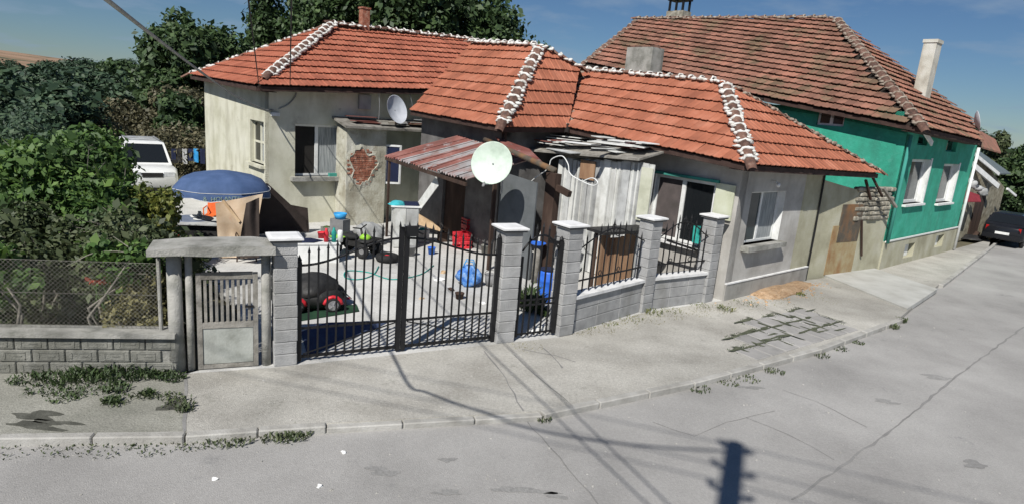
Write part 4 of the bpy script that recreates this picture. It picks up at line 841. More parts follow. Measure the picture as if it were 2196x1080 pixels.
mb = MB(); rr4 = random.Random(12); nq = 40; ce = pA+D2*cxs+V((0,0,czs)); ra_, rb_ = (r0[0]-r1[0])/-2, (r0[1]-r1[1])/2; I, O, T = [], [], []
for k in range(nq):
    a = k*2*math.pi/nq; kk = 1+0.16*math.sin(3*a+1)+0.12*math.sin(5*a)+rr4.uniform(-.10,.10); dv = D2*(math.cos(a)*(abs(ra_)+0.02)*kk)+UP*(math.sin(a)*(abs(rb_)+0.02)*kk)
    I.append(ce+dv*0.93+N2*0.004); T.append(ce+dv*0.96+N2*0.034); O.append(ce+dv*(1.22+rr4.uniform(0,.15))+N2*0.003)
mb.add(I+T+O, [(k, (k+1) % nq, nq+(k+1) % nq, nq+k) for k in range(nq)]+[(nq+k, nq+(k+1) % nq, 2*nq+(k+1) % nq, 2*nq+k) for k in range(nq)]); mb.build('plaster_edge', 'patchp', an, fix=False)
rfz = za+0.02; mb = MB()
ro = [PL(742, 258, pA+N2*0.25, N2), PL(975, 285, pA+N2*0.25, N2)]; ra, rb = SZ(742,258,pA+N2*0.25,D2), SZ(975,285,pA+N2*0.25,D2)
e0 = pA+N2*0.25+D2*ra[0]; Lr = rb[0]-ra[0]; Lr = min(Lr, 4.6)
mb.prism([e0+V((0,0,rfz)), e0+D2*Lr+V((0,0,rfz-0.02)), e0+D2*Lr-N2*1.1+V((0,0,rfz+0.25)), e0-N2*1.1+V((0,0,rfz+0.25))], V((0,0,0.07))); mb.build('roof', 'greywood', an)
for k in range(9):
    mb = MB(); s = random.uniform(0.2, Lr-0.9); t_ = random.uniform(0.05, 0.8); c = e0+D2*(s+0.4)-N2*t_+V((0,0,rfz+0.10+t_*0.227+0.012*k)); a = random.uniform(-0.4,0.4)
    mb.box(c, (random.uniform(0.5,1.3), random.uniform(0.14,0.4), 0.02), D2*math.cos(a)+D1*math.sin(a), None, UP); mb.build('roof_sheet', random.choice(['rust','greywood','corr_red','steel']), an)
mb = MB(); pr = pA+D2*b1[0]; w0 = pr+D2*0.02-N2*0.05
mb.bar(w0+V((0,0,1.35)), w0+V((0,0,2.65)), 0.05, 0.06, up=D2); mb.bar(w0+D2*0.45+N2*0.18+V((0,0,1.35)), w0+D2*0.45+N2*0.18+V((0,0,2.65)), 0.05, 0.06, up=D2)
mb.bar(w0+D2*0.03+V((0,0,1.38)), w0+D2*0.42+N2*0.17+V((0,0,1.38)), 0.05, 0.06); mb.bar(w0+D2*0.03+V((0,0,2.62)), w0+D2*0.42+N2*0.17+V((0,0,2.62)), 0.05, 0.06); ow = mb.build('open_window', 'white', an)
mb = MB(); mb.prism([w0+D2*0.04+V((0,0,1.42)), w0+D2*0.41+N2*0.165+V((0,0,1.42)), w0+D2*0.41+N2*0.165+V((0,0,2.58)), w0+D2*0.04+V((0,0,2.58))], N2*0.01); mb.build('pane', 'navydark', ow)
mb = MB(); mb.tube([PL(735,485,pA+N2*0.1,N2), PL(852,520,pA+N2*0.1,N2)], 0.025, 6); mb.build('handrail', 'rust', an)

# ------------------------------------------------------------------ the green house
hG = thing('green_house', 'tall teal green house with a steep mossy roof at the far end of the row', 'house', GC+D1*4+D2*4)
LGs = (g2-GC).length; zg = HZ(GC, 518); zg2 = HZ(g2, 486); ztop = EG1.z-0.02
def winG(px0, py0, px1, py1):
    a, b = SZ(px0, py0, GC, D2), SZ(px1, py1, GC, D2); return (a[0], b[0], min(a[1], b[1]), max(a[1], b[1]))
ow1 = (SZ(1944,400,GC,D2)[0], SZ(1984,400,GC,D2)[0], SZ(1964,436,GC,D2)[1], SZ(1964,342,GC,D2)[1]); ow2 = (SZ(2014,400,GC,D2)[0], SZ(2046,400,GC,D2)[0], SZ(2030,434,GC,D2)[1], SZ(2030,352,GC,D2)[1])
ow3 = (SZ(2030,315,GC,D2)[0], SZ(2052,315,GC,D2)[0], SZ(2041,326,GC,D2)[1], SZ(2041,300,GC,D2)[1]); ow4 = (SZ(1968,305,GC,D2)[0], SZ(1990,305,GC,D2)[0], SZ(1979,312,GC,D2)[1], SZ(1979,292,GC,D2)[1])
mb = MB(); wall(mb, GC+D2*0.002, D2, LGs, zg, ztop, EG2.z-0.02, 0.4, N2, [ow1, ow2, ow3, ow4]); mb.build('street_wall', 'green', hG)
lw = (SZ(1757,230,GC,D1), SZ(1808,272,GC,D1)); lwo = (lw[1][0], lw[0][0], min(lw[0][1],lw[1][1]), max(lw[0][1],lw[1][1])-0.0)
mb = MB(); wall(mb, GC, D1, 7, zg, ztop-0.22, ztop-0.22+0.144*7, 0.4, N1, [lwo]); mb.build('side_wall', 'green', hG)
bw1 = (SZ(1937,535,GC,D2)[0], SZ(1957,535,GC,D2)[0], SZ(1947,550,GC,D2)[1], SZ(1947,522,GC,D2)[1]); bw2 = (SZ(2004,515,GC,D2)[0], SZ(2020,515,GC,D2)[0], SZ(2012,528,GC,D2)[1], SZ(2012,504,GC,D2)[1])
mb = MB(); wall(mb, GC+N2*0.04, D2, LGs, -0.1, zg-0.004, zg2-0.004, 0.4, N2, [bw1, bw2]); wall(mb, GC+N1*0.03-N2*0.01+D1*0.003, D1, 6, -0.1, zg-0.004, zg-0.004, 0.3, N1, []); mb.build('plinth', 'ochre', hG)
for b in (bw1, bw2):
    mb = MB(); c = GC+N2*(-0.15)+D2*((b[0]+b[1])/2+0.12)+V((0,0,(b[2]+b[3])/2)); mb.box(c, ((b[1]-b[0])*0.6, 0.05, (b[3]-b[2])*0.98), D2, -N2, UP); mb.build('vent_board', 'white', hG)
    mb = MB(); c = GC+N2*(-0.3)+D2*((b[0]+b[1])/2)+V((0,0,(b[2]+b[3])/2)); mb.box(c, (b[1]-b[0]+.1, 0.03, b[3]-b[2]+.1), D2, -N2, UP); mb.build('vent_back', 'darkroom', hG)
mb = MB(); mb.bar(GC+N2*0.055+D2*0.0+V((0,0,zg)), GC+N2*0.055+D2*LGs+V((0,0,zg2)), 0.03, 0.05); mb.bar(GC+N1*0.045+V((0,0,zg)), GC+N1*0.045+D1*6+V((0,0,zg)), 0.03, 0.05); mb.build('plinth_line', 'white', hG)
for o_ in (ow1, ow2): window(hG, GC, D2, N2, *o_, 0.22, 'white', 1, ('glass2',), (0.05, 0.12, 0.07, 'white'), 0.10)
for o_ in (ow1, ow2):   # white painted reveal on the right
    mb = MB(); mb.box(GC+D2*(o_[1]-0.012)-N2*0.11+V((0,0,(o_[2]+o_[3])/2)), (0.02, 0.215, o_[3]-o_[2]-0.01), D2, -N2, UP)
    mb.box(GC+D2*(o_[1]+0.06)+N2*0.012+V((0,0,(o_[2]+o_[3])/2)), (0.12, 0.02, o_[3]-o_[2]+0.1), D2, -N2, UP); mb.build('window_trim', 'white', hG)
for o_ in (ow3, ow4): window(hG, GC, D2, N2, *o_, 0.15, 'green_dark', 1, ('glass',), None, 0.05)
window(hG, GC, D1, N1, *lwo, 0.12, 'white', 2, ('brownshutter', 'glass'), None, 0.07)
for s, px in ((0.06, 0), (LGs-0.10, 1)):
    q = GC+D2*s+N2*0.10; mb = MB(); zt = ztop-0.25 if not px else EG2.z-0.25; mb.tube([q+V((0,0,zg-0.05 if not px else 0.05)), q+V((0,0,zt))], 0.055, 8); mb.build('downpipe', 'green_dark' if px == 0 else 'white', hG, True)
fb_ = GC+D2*SZ(1975,292,GC,D2)[0]+V((0,0,SZ(1975,292,GC,D2)[1])); mb = MB(); mb.bar(fb_-D2*0.75+N2*0.15+V((0,0,0.32)), fb_+D2*0.75+N2*0.15+V((0,0,-0.22)), 0.05, 0.16); mb.build('white_board', 'white', hG)
EGx = EG1+(EG0-EG1)*2.45
QG = None
n_ = (EG2-EG1).cross(RG1-EG1).normalized(); r_ = ray(2086, 258); QG = CAM0+r_*((EG1-CAM0).dot(n_)/r_.dot(n_))
n3 = (EG1-EGx).cross(RG1-EGx).normalized(); r_ = ray(1256, 135); QL = CAM0+r_*((EG1-CAM0).dot(n3)/r_.dot(n3)); r_ = ray(1370, 42); RG0 = CAM0+r_*((EG1-CAM0).dot(n3)/r_.dot(n3))
EGl = QL+(QL-RG0)*((QL.z-(EG1.z+1.3))/(RG0.z-QL.z))
mb = MB(); eave_boards(mb, EG1, EG2, N2, depth=0.5); eave_boards(mb, EG0, EG1, N1, -0.004, depth=0.5); mb.build('eave_board', 'fascia', hG)
sG = n3.cross((EG1-EGl).normalized()); sG = sG if sG.z < 0 else -sG
roof_G = roof_faces(hG, [[EG0, EG1, RG1, RG0, QL+(QL-RG0)*0.9, EG0+(EG0-EG1).normalized()*0.02+sG*1.2], [EG1, EG2, QG, RG1]], 0.27, 0.40, 'tile_old', jitter=0.022, lift=0.085)
mb = MB(); mb.add([RG0, RG1, QG+D1*7, EGl+D2*9+UP*0.2, QG], [(0,1,2,3),(1,4,2)]); mb.build('back_roof', 'tile_old', hG, fix=False)
ridge_caps(roof_G, EG1, RG1, 'ridge_mort_old', 'ridge', 0.14, 0.40, 0.12, 34); ridge_caps(roof_G, RG0, RG1, 'ridge_mort_old', 'ridge', 0.12, 0.40, 0.1, 35); ridge_caps(roof_G, EGl, RG0, 'ridge_mort_old', 'ridge', 0.1, 0.42, 0.1, 36)
def roof_pt(px, py): r = ray(px, py); return CAM0+r*((EG1-CAM0).dot(n_)/r.dot(n_))
cb_ = roof_pt(1976, 205); k = cb_.y; ctp = ATY(1980, 88, k+0.1); wch = (ATY(2003,150,k)-ATY(1957,150,k)).length
mb = MB(); hch = ctp.z-cb_.z+0.6; mb.box(cb_+V((0,0,hch/2-0.6)), (wch*0.72, wch*0.55, hch), D2, D1, UP); mb.box(cb_+V((0,0,hch-0.62)), (wch*0.8, wch*0.63, 0.12), D2, D1, UP); mb.build('chimney', 'patchp' if 0 else M('whitewashed_chimney', (0.56,0.55,0.48), (0.40,0.38,0.32), (0.66,0.65,0.60), scale=1.5, bump=0.4, streak=((0.3,0.24,0.17),0.6)), roof_G)
cq = THRU(1453, 48, RG1, D1); mb = MB(); mb.box(cq+V((0,0,0.1)), (1.0,0.7,0.8), D1, D2, UP); chm = mb.build('chimney', 'stone', roof_G)
mb = MB()
for a, b in ((-1,-1),(1,-1),(1,1),(-1,1),(0,-1),(0,1)): mb.bar(cq+D1*0.40*a+D2*0.27*b+V((0,0,0.5)), cq+D1*0.40*a+D2*0.27*b+V((0,0,1.02)), 0.09, 0.09, up=D1)
mb.box(cq+V((0,0,1.05)), (1.02,0.72,0.08), D1, D2, UP); mb.build('chimney_cowl', 'black', chm)
r_ = ray(1382, 126); pc = CAM0+r_*((RC1-CAM0).dot(N1)/r_.dot(N1)*1.08); mb = MB(); mb.box(pc+V((0,0,-0.15)), (1.05,0.6,0.95), D1, D2, UP); mb.build('chimney', 'conc_old', roof_C)
mb = MB()
for i in range(9): q = pc+D1*random.uniform(-.45,.45)+V((0,0,0.36)); mb.box(q, (0.22,0.25,0.07), D1*math.cos(i)+D2*math.sin(i), None, UP)
mb.build('loose_brick', 'ridge', roof_C)

# ------------------------------------------------------------------ rusty yard gate wall between the grey and the green house
q0 = HC+D2*(hC_end+0.06)-N2*0.10; q1 = GC+N2*0.0-D2*0.05; dq = unit(q1-q0); Lq = (q1-q0).length; bq = back(dq); PQ = lambda s, z, o=0: q0+dq*s+bq*o+V((0,0,z))
yw = thing('old_yard_wall', 'old stained wall with rusty sheet gate and dark shadow panel between the grey and green houses', 'wall', PQ(Lq/2,0))
mb = MB(); mb.prism([PQ(0,-.05), PQ(Lq,-.05), PQ(Lq,2.15), PQ(Lq*0.86,2.45), PQ(Lq*0.72,2.2), PQ(Lq*0.55,2.6), PQ(Lq*0.3,2.75), PQ(0,2.95)], bq*0.3); mb.build('wall', 'ochre', yw)
st = chamfer_box('stone', (0.30, 0.22, 0.14), 0.035, 'stone')
for j in range(7):
    for i in range(10):
        s = Lq*0.52+i*0.27+(0.13 if j % 2 else 0); z = 1.75+j*0.15
        if s > Lq-0.1 or z > 2.95-0.3*abs(math.sin(s*2.1)): continue
        k = random.uniform(0.8,1.1); piece(st, 'stone', yw, frame(PQ(s, z, 0.06+random.uniform(-.04,.02)), dq*k, bq, UP*random.uniform(.85,1.05)))
mb = MB(); mb.box(PQ(Lq*0.47, 1.62, -0.02), (1.15, 0.03, 1.15), dq, bq, UP); mb.build('shadow_and_rust_panel', 'rust', yw)  # dark panel put in place of a shadow cast on the wall
mb = MB(); mb.box(PQ(Lq*0.44, 0.80, -0.012), (1.5, 0.02, 1.5), dq, bq, UP); mb.build('shadow_and_rust_panel', M('rust_streaked_panel', (0.34,0.27,0.15), (0.25,0.14,0.06), (0.40,0.37,0.25), scale=1.6, bump=0.3, streak=((0.24,0.10,0.035),0.75)), yw)
mb = MB(); mb.bar(PQ(Lq*0.60,1.7,-0.06), PQ(Lq*0.70,0.55,-0.06), 0.04, 0.06); mb.build('leaning_bar', 'darkwood', yw)
mb = MB(); mb.bar(PQ(Lq*0.66,2.75,-0.35), PQ(Lq*0.88,2.15,-0.40), 0.09, 0.06); mb.build('plank', 'greywood', yw)
mb = MB(); mb.bar(PQ(Lq*0.52,2.95,-0.1), PQ(Lq*0.62,2.35,-0.15), 0.07, 0.05); mb.bar(PQ(Lq*0.60,3.05,-0.1), PQ(Lq*0.75,2.45,-0.2), 0.06, 0.05); mb.build('broken_batten', 'darkwood', yw)

# ------------------------------------------------------------------ porch with corrugated roof, plank shed
po = BC+N1*1.75
pa0 = PL(828, 335, po, N1); pa1 = PL(1000, 390, po, N1); DP = unit(pa0-pa1)
pi = BC+N1*0.12
pb0 = PL(985, 293, pi, N1); pb1 = PL(1150, 340, pi, N1)
pt = thing('porch', 'rusty corrugated porch roof on thin posts in front of the middle house', 'porch', (pa0+pa1)/2*0.5+(pb0+pb1)/2*0.5)
ORG[pt].z = 0; pt.location.z = 0
A0, A1, B0, B1 = pa0, pa1, pb0, pb1
cols = ['corr_red','corr_red','corr','corr_red','corr','corr_red','corr','corr','corr']; ns = len(cols)
for k in range(ns):
    u0, u1 = k/ns-0.004, (k+1)/ns+0.012; mb = MB(); rows = []; m_ = 20; ext = random.uniform(-0.03, 0.10)
    for i in range(m_+1):
        u = u0+(u1-u0)*i/m_; zz_ = 0.028*math.cos(i*math.pi/2.5)+0.006*k; rows.append([(A0.lerp(A1, u)).lerp(B0.lerp(B1, u), t) + V((0,0,zz_+0.02*math.sin(u*9+t*2))) for t in (-ext*0.4, 0.33, 0.66, 1.0)])
    vs = [p for r in rows for p in r]; fs = [(q*4+j, q*4+j+1, (q+1)*4+j+1, (q+1)*4+j) for q in range(m_) for j in range(3)]
    mb.add(vs, fs); mb.build('roof_sheet', cols[k], pt, True, fix=False)
mb = MB(); hi = [PL(1165,352,BC+N1*0.9+N2*0.2,N1), PL(1098,332,BC+N1*0.9,N1), PL(1062,296,BC+N1*0.2,N1), PL(1135,322,BC+N1*0.2,N1)]
mb.prism(hi, V((0,0,0.03))); mb.build('roof_sheet', 'corr_red', pt)
for u in (0.03, 0.99):
    q = A0.lerp(A1, u)+(B0-A0)*(0.02 if u < .5 else 0.35); mb = MB(); mb.bar(V((q.x,q.y,0.004)), V((q.x,q.y,q.z-0.03)), 0.06 if u < .5 else 0.10, 0.06, up=DP); mb.build('post', 'darkwood', pt)
mb = MB(); mb.bar(A0-UP*0.07, A1-UP*0.07, 0.06, 0.09); mb.bar(B0-UP*0.07, B1-UP*0.07, 0.06, 0.09); mb.build('beam', 'darkwood', pt)
mb = MB(); mb.tube([PL(1040,300,BC+N1*0.5,N1), PL(1190,366,BC+N1*1.2,N1)], 0.07, 8); mb.build('log_beam', 'rust', pt, True)
# cloth hanging from the porch edge
hc_ = PL(905,420,po-N1*0.1,N1); mb = MB(); q = [PL(892,440,po-N1*0.2,N1), PL(935,378,po-N1*0.2,N1), PL(940,398,po-N1*0.2,N1), PL(900,452,po-N1*0.2,N1)]; mb.prism(q, -N1*0.02)
tag(mb.build('hanging_cloth', 'dirty_white'), 'torn pale cloth hanging under the left end of the porch roof', 'cloth')
# shed of upright boards
sp = HC+N1*1.25
sa, sb_ = PL(1396, 430, sp, N1), PL(1192, 430, sp, N1); sd = unit(sb_-sa); Ls_ = (sb_-sa).length; sn = N1
zt = [SZ(1396, 350, sp, D1)[1], SZ(1192, 340, sp, D1)[1]]
sh = thing('plank_shed', 'shed of pale upright boards with a flat roof covered in junk', 'shed', V(((sa.x+sb_.x)/2, (sa.y+sb_.y)/2, 0)))
sa.z = sb_.z = 0; s = 0.0; i = 0
while s < Ls_-0.05:
    wd = random.uniform(0.10, 0.24); wd = min(wd, Ls_-s); top = zt[0]+(zt[1]-zt[0])*s/Ls_-random.uniform(0, 0.06)
    c = sa+sd*(s+wd/2)+sn*random.uniform(-0.015, 0.02); mb = MB(); tl = random.uniform(-0.01,0.01); up_ = (UP+sd*tl).normalized()
    mb.box(c+V((0,0,top/2+0.03)), (wd-0.012, 0.025, top), sd, -sn, up_); mb.build('board', random.choice(['dirty_white','dirty_white','greyboard','greyboard','greyboard']), sh)
    if random.random() < 0.45:
        mb = MB(); mb.box(c+sd*(wd/2)+sn*0.025+V((0,0,top/2)), (0.045, 0.03, top), sd, -sn, up_); mb.build('batten', 'dirty_white', sh)
    s += wd; i += 1
for k in (1,):
    mb = MB(); q = sb_; mb.prism([q+sd*(0.02 if k == 0 else -0.02)-sn*0.03, q+sd*(0.02 if k == 0 else -0.02)-sn*1.1, q+sd*(0.02 if k == 0 else -0.02)-sn*1.1+V((0,0,2.95)), q+sd*(0.02 if k == 0 else -0.02)-sn*0.03+V((0,0,2.9))], sd*0.03*(1 if k == 0 else -1)); mb.build('side_panel', 'greyboard', sh)
q = SZ(1263, 365, sp, D1); hp = HC+D1*q[0]+N1*1.31+V((0,0,q[1])); mb = MB(); mb.box(hp, (0.52,0.03,0.50), D1, -N1, UP); mb.build('brown_panel', 'brownboard', sh)
q = SZ(1388, 400, sp, D1); hp = HC+D1*q[0]+N1*1.32+V((0,0,q[1]-0.2)); mb = MB(); mb.box(hp, (0.34,0.03,1.3), D1, -N1, UP); mb.build('pale_panel', M('pale_cream_board', (0.56,0.57,0.45), (0.46,0.47,0.36), (0.62,0.62,0.52), scale=3, bump=0.2), sh)
r0_, r1_ = PL(1372, 331, HC+N1*1.5, N1), PL(1072, 310, HC+N1*1.5, N1); zr = (zt[0]+zt[1])/2+0.03
f0, f1 = V((r0_.x, r0_.y, zt[0]+0.03)), V((r1_.x, r1_.y, zt[1]+0.04)); ext = (f1-f0).normalized()*0.0
mb = MB(); mb.prism([f0, f1, f1-N1*1.45+UP*0.42, f0-N1*1.45+UP*0.30], V((0,0,0.05))); mb.build('roof', 'greywood', sh)
for k in range(22):
    mb = MB(); u = random.uniform(0.06, 0.97); t_ = random.uniform(0.0, 1.2); c = f0.lerp(f1, u)-N1*t_+V((0,0,0.075+t_*0.27+0.009*k)); a = random.uniform(-0.35,0.35)+(0 if random.random() < .7 else 1.4)
    mb.box(c, (random.uniform(0.5,1.5), random.uniform(0.12,0.5), 0.022), D1*math.cos(a)+D2*math.sin(a), None, (UP+N1*random.uniform(-.1,.1)+D1*random.uniform(-.06,.06)).normalized()); mb.build('roof_scrap', random.choice(['corr_red','greyboard','dirty_white','dirty_white','white','redcloth']), sh)
# brown door post
bp = G(1166, 600); bp = V((bp.x, bp.y, 0)); zt_ = HZ(bp, 372); tpost = thing('timber_post', 'thick dark timber post with a short side arm behind the side gate', 'post', bp)
mb = MB(); mb.box(bp+V((0,0,zt_/2)), (0.34,0.20,zt_), D1, -N1, UP); mb.build('post', 'darkwood', tpost)
mb = MB(); za_ = HZ(bp, 404); mb.bar(bp-D1*0.12+V((0,0,za_+0.05)), bp-D1*0.55+N2*0.05+V((0,0,za_-0.06)), 0.12, 0.14); mb.build('arm', 'darkwood', tpost)
mb = MB(); mb.prism([bp+D1*0.17+V((0,0,zt_-1.25)), bp+D1*0.40+V((0,0,zt_-1.85)), bp+D1*0.26+V((0,0,zt_-2.1)), bp+D1*0.17+V((0,0,zt_-2.0))], N1*0.012); tag(mb.build('white_cloth', 'white'), 'white cloth hanging beside the dark timber post', 'cloth')
wp = thing('grey_partition', 'plain grey board partition between the porch and the timber post', 'partition', BC+N1*0.85+N2*0.3)
q = [PL(1073,400,BC+N1*0.85,N1), PL(1150,415,BC+N1*0.85,N1)]; u0, u1 = V((q[0].x,q[0].y,0)), V((q[1].x,q[1].y,0)); mb = MB(); mb.prism([u0, u1, u1+UP*2.45, u0+UP*2.55], -N1*0.04); mb.build('board', M('shade_dark_board', (0.115,0.125,0.13), (0.09,0.10,0.10), (0.14,0.15,0.155), scale=2, bump=0.2), wp)  # board colour lowered to imitate the shade under the porch roof

# ------------------------------------------------------------------ satellite dishes
def dish(label, c, r, face, mat, foot, arm=True):
    face = V(face).normalized(); x = face.cross(UP).normalized(); y = x.cross(face); t = thing('satellite_dish', label, 'satellite dish', foot)
    mb = MB(); prof = [(r*u, 0.16*r*u*u*1.6) for u in (0.0, .2, .4, .6, .8, .94, 1.0)] + [(r*1.03, 0.27*r), (r*1.0, 0.245*r)] + [(r*u, 0.256*r*u*u-0.02) for u in (.8, .4, 0.0)]
    mb.lathe(c-face*0.12*r, prof, 32, 0, x, y, face); mb.build('reflector', mat, t, True)
    tip = c+face*r*0.75-y*r*1.12
    mb = MB(); mb.bar(c-y*r*1.0-face*0.02, tip, 0.025, 0.03); mb.build('arm', 'steel', t)
    mb = MB(); mb.lathe(tip, [(0.03,-0.06),(0.035,0.02),(0.02,0.05)], 10, 0, x, y, (c-tip).normalized()); mb.build('receiver', 'greyp', t, True)
    mb = MB(); q = c-face*r*0.35; mb.tube([V(foot), V((q.x,q.y,foot[2]+0.02))*0.5+V(foot)*0.5 if 0 else V((foot[0],foot[1],q.z)), q, c-face*r*0.1], 0.025, 8); mb.build('mast', 'steel', t, True); return t
def size_at(px, p): return px*(V(p)-CAM0).dot(_F)/FPX
c = PL(1056, 351, po+N1*0.25, N1); dish('large pale green round satellite dish above the porch', c, size_at(45, c), (-0.28,-0.93,0.25), 'dish', V((c.x+0.25,c.y+0.45,c.z-0.75)))
c = PL(849, 236, AC+N2*0.8, N2); dish('small white satellite dish on the junk roof of the lean-to, under the eaves', c, size_at(30, c), (0.93,-0.55,0.35), 'dish2', V((c.x-0.05,c.y+0.30,rfz+0.10)))
c = ATY(2094, 260, EG2.y+1.2); dish('thin white satellite dish at the far end of the green house roof', c, size_at(21, c), (0.62,-0.30,0.2), 'dish2', V((c.x+0.05,c.y+0.5,c.z-1.3)))
# loose cables by the timber post
def cable(name, pts, r, mat, label, seg=6):
    P = [V(p) for p in pts]; out = []
    for i in range(len(P)-1):
        p0, p1, p2, p3 = P[max(i-1,0)], P[i], P[i+1], P[min(i+2,len(P)-1)]
        for k in range(seg):
            t = k/seg; out.append(0.5*((2*p1)+(p2-p0)*t+(2*p0-5*p1+4*p2-p3)*t*t+(3*p1-p0-3*p2+p3)*t**3))
    out.append(P[-1]); mb = MB(); mb.tube(out, r, 5); return tag(mb.build(name, mat, smooth=True), label, 'cable')
cp = lambda px, py, o=0.0: PL(px, py, bp+N1*(0.22+o), N1)
cable('loose_cable', [cp(1080,392), cp(1092,408,.05), cp(1078,402), cp(1095,388,.04), cp(1125,398), cp(1135,393), cp(1150,380), cp(1175,362), cp(1183,342), cp(1205,335), cp(1218,352), cp(1222,372), cp(1240,385), cp(1270,398), cp(1282,392), cp(1270,382), cp(1248,390)], 0.013, 'white', 'pale cable looping from the large dish over the timber post')
cable('loose_cable', [cp(1140,395), cp(1134,412), cp(1140,420), cp(1146,425)], 0.012, 'white', 'short pale cable end hanging left of the timber post')
cable('roof_cable', [ATY(1042,92,RA1.y-1.2)+UP*.1, ATY(1012,98,RA1.y-1.6), ATY(1000,118,RA1.y-2.2), ATY(985,125,RA1.y-2.6)], 0.012, 'white', 'pale cable lying across the red roof above the valley')
cable('roof_cable', [ATY(950,190,EA2.y-.2), ATY(925,198,EA2.y-.35), ATY(908,212,EA2.y-.5)], 0.014, 'white', 'pale cable drooping at the eaves between the cream and middle houses')

# ------------------------------------------------------------------ utility pole the camera hangs on, and the overhead wires
tip = G(1577, 953, -0.1); HP = 10.6; sv = V((-SUNV.x, -SUNV.y, 0))/SUNV.z
pbse = tip - sv*(HP+0.1); pbse.z = -0.1
up_ = thing('utility_pole', 'round utility pole with insulators whose shadow falls on the road', 'utility pole', pbse)
mb = MB(); mb.tube([pbse, pbse+V((0,0,HP+0.1))], [0.17, 0.135], 14); mb.build('pole', 'conc_old', up_, True)
INS = []
wdir = unit(G(820,820)-G(1535,960)); wn = back(wdir)
mb = MB(); 
for z, s in ((HP-0.12, 0.20), (HP-0.75, 0.24), (HP-1.3, 0.24)):
    q = V((pbse.x,pbse.y,z)); ad = (wdir*0.93-wn*0.36).normalized(); mb.bar(q-ad*s, q+ad*s, 0.05, 0.05); INS += [q-ad*s, q+ad*s]
mb.build('crossarm', 'steel', up_)
for q in INS:
    mb = MB(); mb.lathe(q, [(0.02,0.0),(0.05,0.04),(0.05,0.10),(0.02,0.13)], 8); mb.build('insulator', 'dirty_white', up_)
def span(name, a, b, sag, r, mat, label, n=24):
    a, b = V(a), V(b); mb = MB(); mb.tube([a.lerp(b, i/n)-UP*(sag*4*(i/n)*(1-i/n)) for i in range(n+1)], r, 5); return tag(mb.build(name, mat, smooth=True), label, 'wire')
for k, q in enumerate((INS[0], INS[2], INS[5])):
    q = q+UP*0.16; cable('street_wire', [q+wdir*42+UP*0.2, q+wdir*21-UP*0.4, q, q-wdir*21-V((0,3,0.4)), q-wdir*42-V((0,6,0))], 0.010, 'wire', 'overhead street wire tied to the '+('topmost','middle','lowest')[k]+' bracket of the utility pole')['group'] = 'overhead street wires'
tp = V((pbse.x, pbse.y, HP-0.6))
e1, e2 = EA1+V((0.05,0,-0.05)), PL(622,186,EA1,N2)
r1, r2 = ATY(533, 0, 9.0), ATY(625, 0, 9.0)
def house_wire(e, r, label):
    d = (r-e); s = e+d*((e.y-0.2)/(e.y-r.y)); span('house_wire', e, s, 0.02, 0.0125, 'wire', label)
house_wire(e1, r1, 'thin dark wire dropping to the left corner of the cream house eaves'); house_wire(e2, r2, 'thin dark wire dropping to the front eaves of the cream house')
pts = [(110,-95,4.3),(230,0,5.6),(330,78,8.0),(425,150,11.4),(500,203,14.8),(560,233,17.6)]; cw = [ATY(*p) for p in pts]; t0_ = V((pbse.x,pbse.y,HP-0.2)); cw = [t0_]+[t0_.lerp(cw[0], q)-UP*0.5*math.sin(q*3.14) for q in (.2,.4,.6,.8,.93)]+cw+[AC+N2*0.08+V((0,0,SZ(588,237,AC,D2)[1])), PL(612,228,AC+N2*0.05,N2), PL(630,212,AC+N2*0.05,N2), PL(636,199,AC+N2*0.05,N2)]
cable('service_cable', cw, 0.023, 'cable', 'thick grey service cable sagging from above to the cream house corner')
for px in ((812,195,812,258),(838,195,840,208),(876,195,886,240)):
    a, b = PL(px[0],px[1],AC+N2*0.45,N2), PL(px[2],px[3],AC+N2*0.45,N2); cable('hanging_wire', [a, (a+b)/2+V((0.03,0,0)), b], 0.010, 'steel', 'thin grey wire hanging from the eaves '+{812:'left of',838:'behind',876:'right of'}[px[0]]+' the small white dish')

# ------------------------------------------------------------------ yard furniture and clutter
# umbrella
ub = G(480, 520); uz = HZ(ub, 366); R = 1.22; t = thing('patio_umbrella', 'navy blue parasol with pale lettering on its valance, left of the cream house', 'umbrella', ub)
rim = HZ(ub, 402); mb = MB(); mb.tube([ub+V((0,0,0.02)), ub+V((0,0,uz))], 0.024, 8); mb.lathe(ub, [(0.25,0.004),(0.25,0.08),(0.06,0.14)], 12); mb.build('pole', 'greyp', t)
mb = MB(); n = 32; vs = [ub+V((0,0,uz+0.02))]; rings = [(0.3, 0.06),(0.62, 0.24),(0.85,0.52),(1.0,1.0)]
for f_, dz in rings:
    for i in range(n):
        a = i*2*math.pi/n; sc = 1-0.035*abs(math.sin(a*4)); vs.append(ub+V((R*f_*sc*math.cos(a), R*f_*sc*math.sin(a), uz-(uz-rim)*dz-0.02*abs(math.sin(a*4))*f_)))
for i in range(n):
    a = i*2*math.pi/n; sc = 1-0.035*abs(math.sin(a*4)); vs.append(ub+V((R*1.0*sc*math.cos(a), R*1.0*sc*math.sin(a), rim-0.19-0.03*math.sin(a*8))))
fs = [(0, 1+i, 1+(i+1) % n) for i in range(n)]
for k in range(4): fs += [(1+k*n+i, 1+(k+1)*n+i, 1+(k+1)*n+(i+1) % n, 1+k*n+(i+1) % n) for i in range(n)]
mb.add(vs, fs); mb.build('canopy', 'navy', t, True, fix=False)
mb = MB()
for k in range(8):
    a = k*math.pi/4; mb.tube([ub+V((0.02*math.cos(a),0.02*math.sin(a),uz-0.05)), ub+V((R*0.98*math.cos(a),R*0.98*math.sin(a),rim-0.01))], 0.008, 4)
mb.build('rib', 'steel', t)
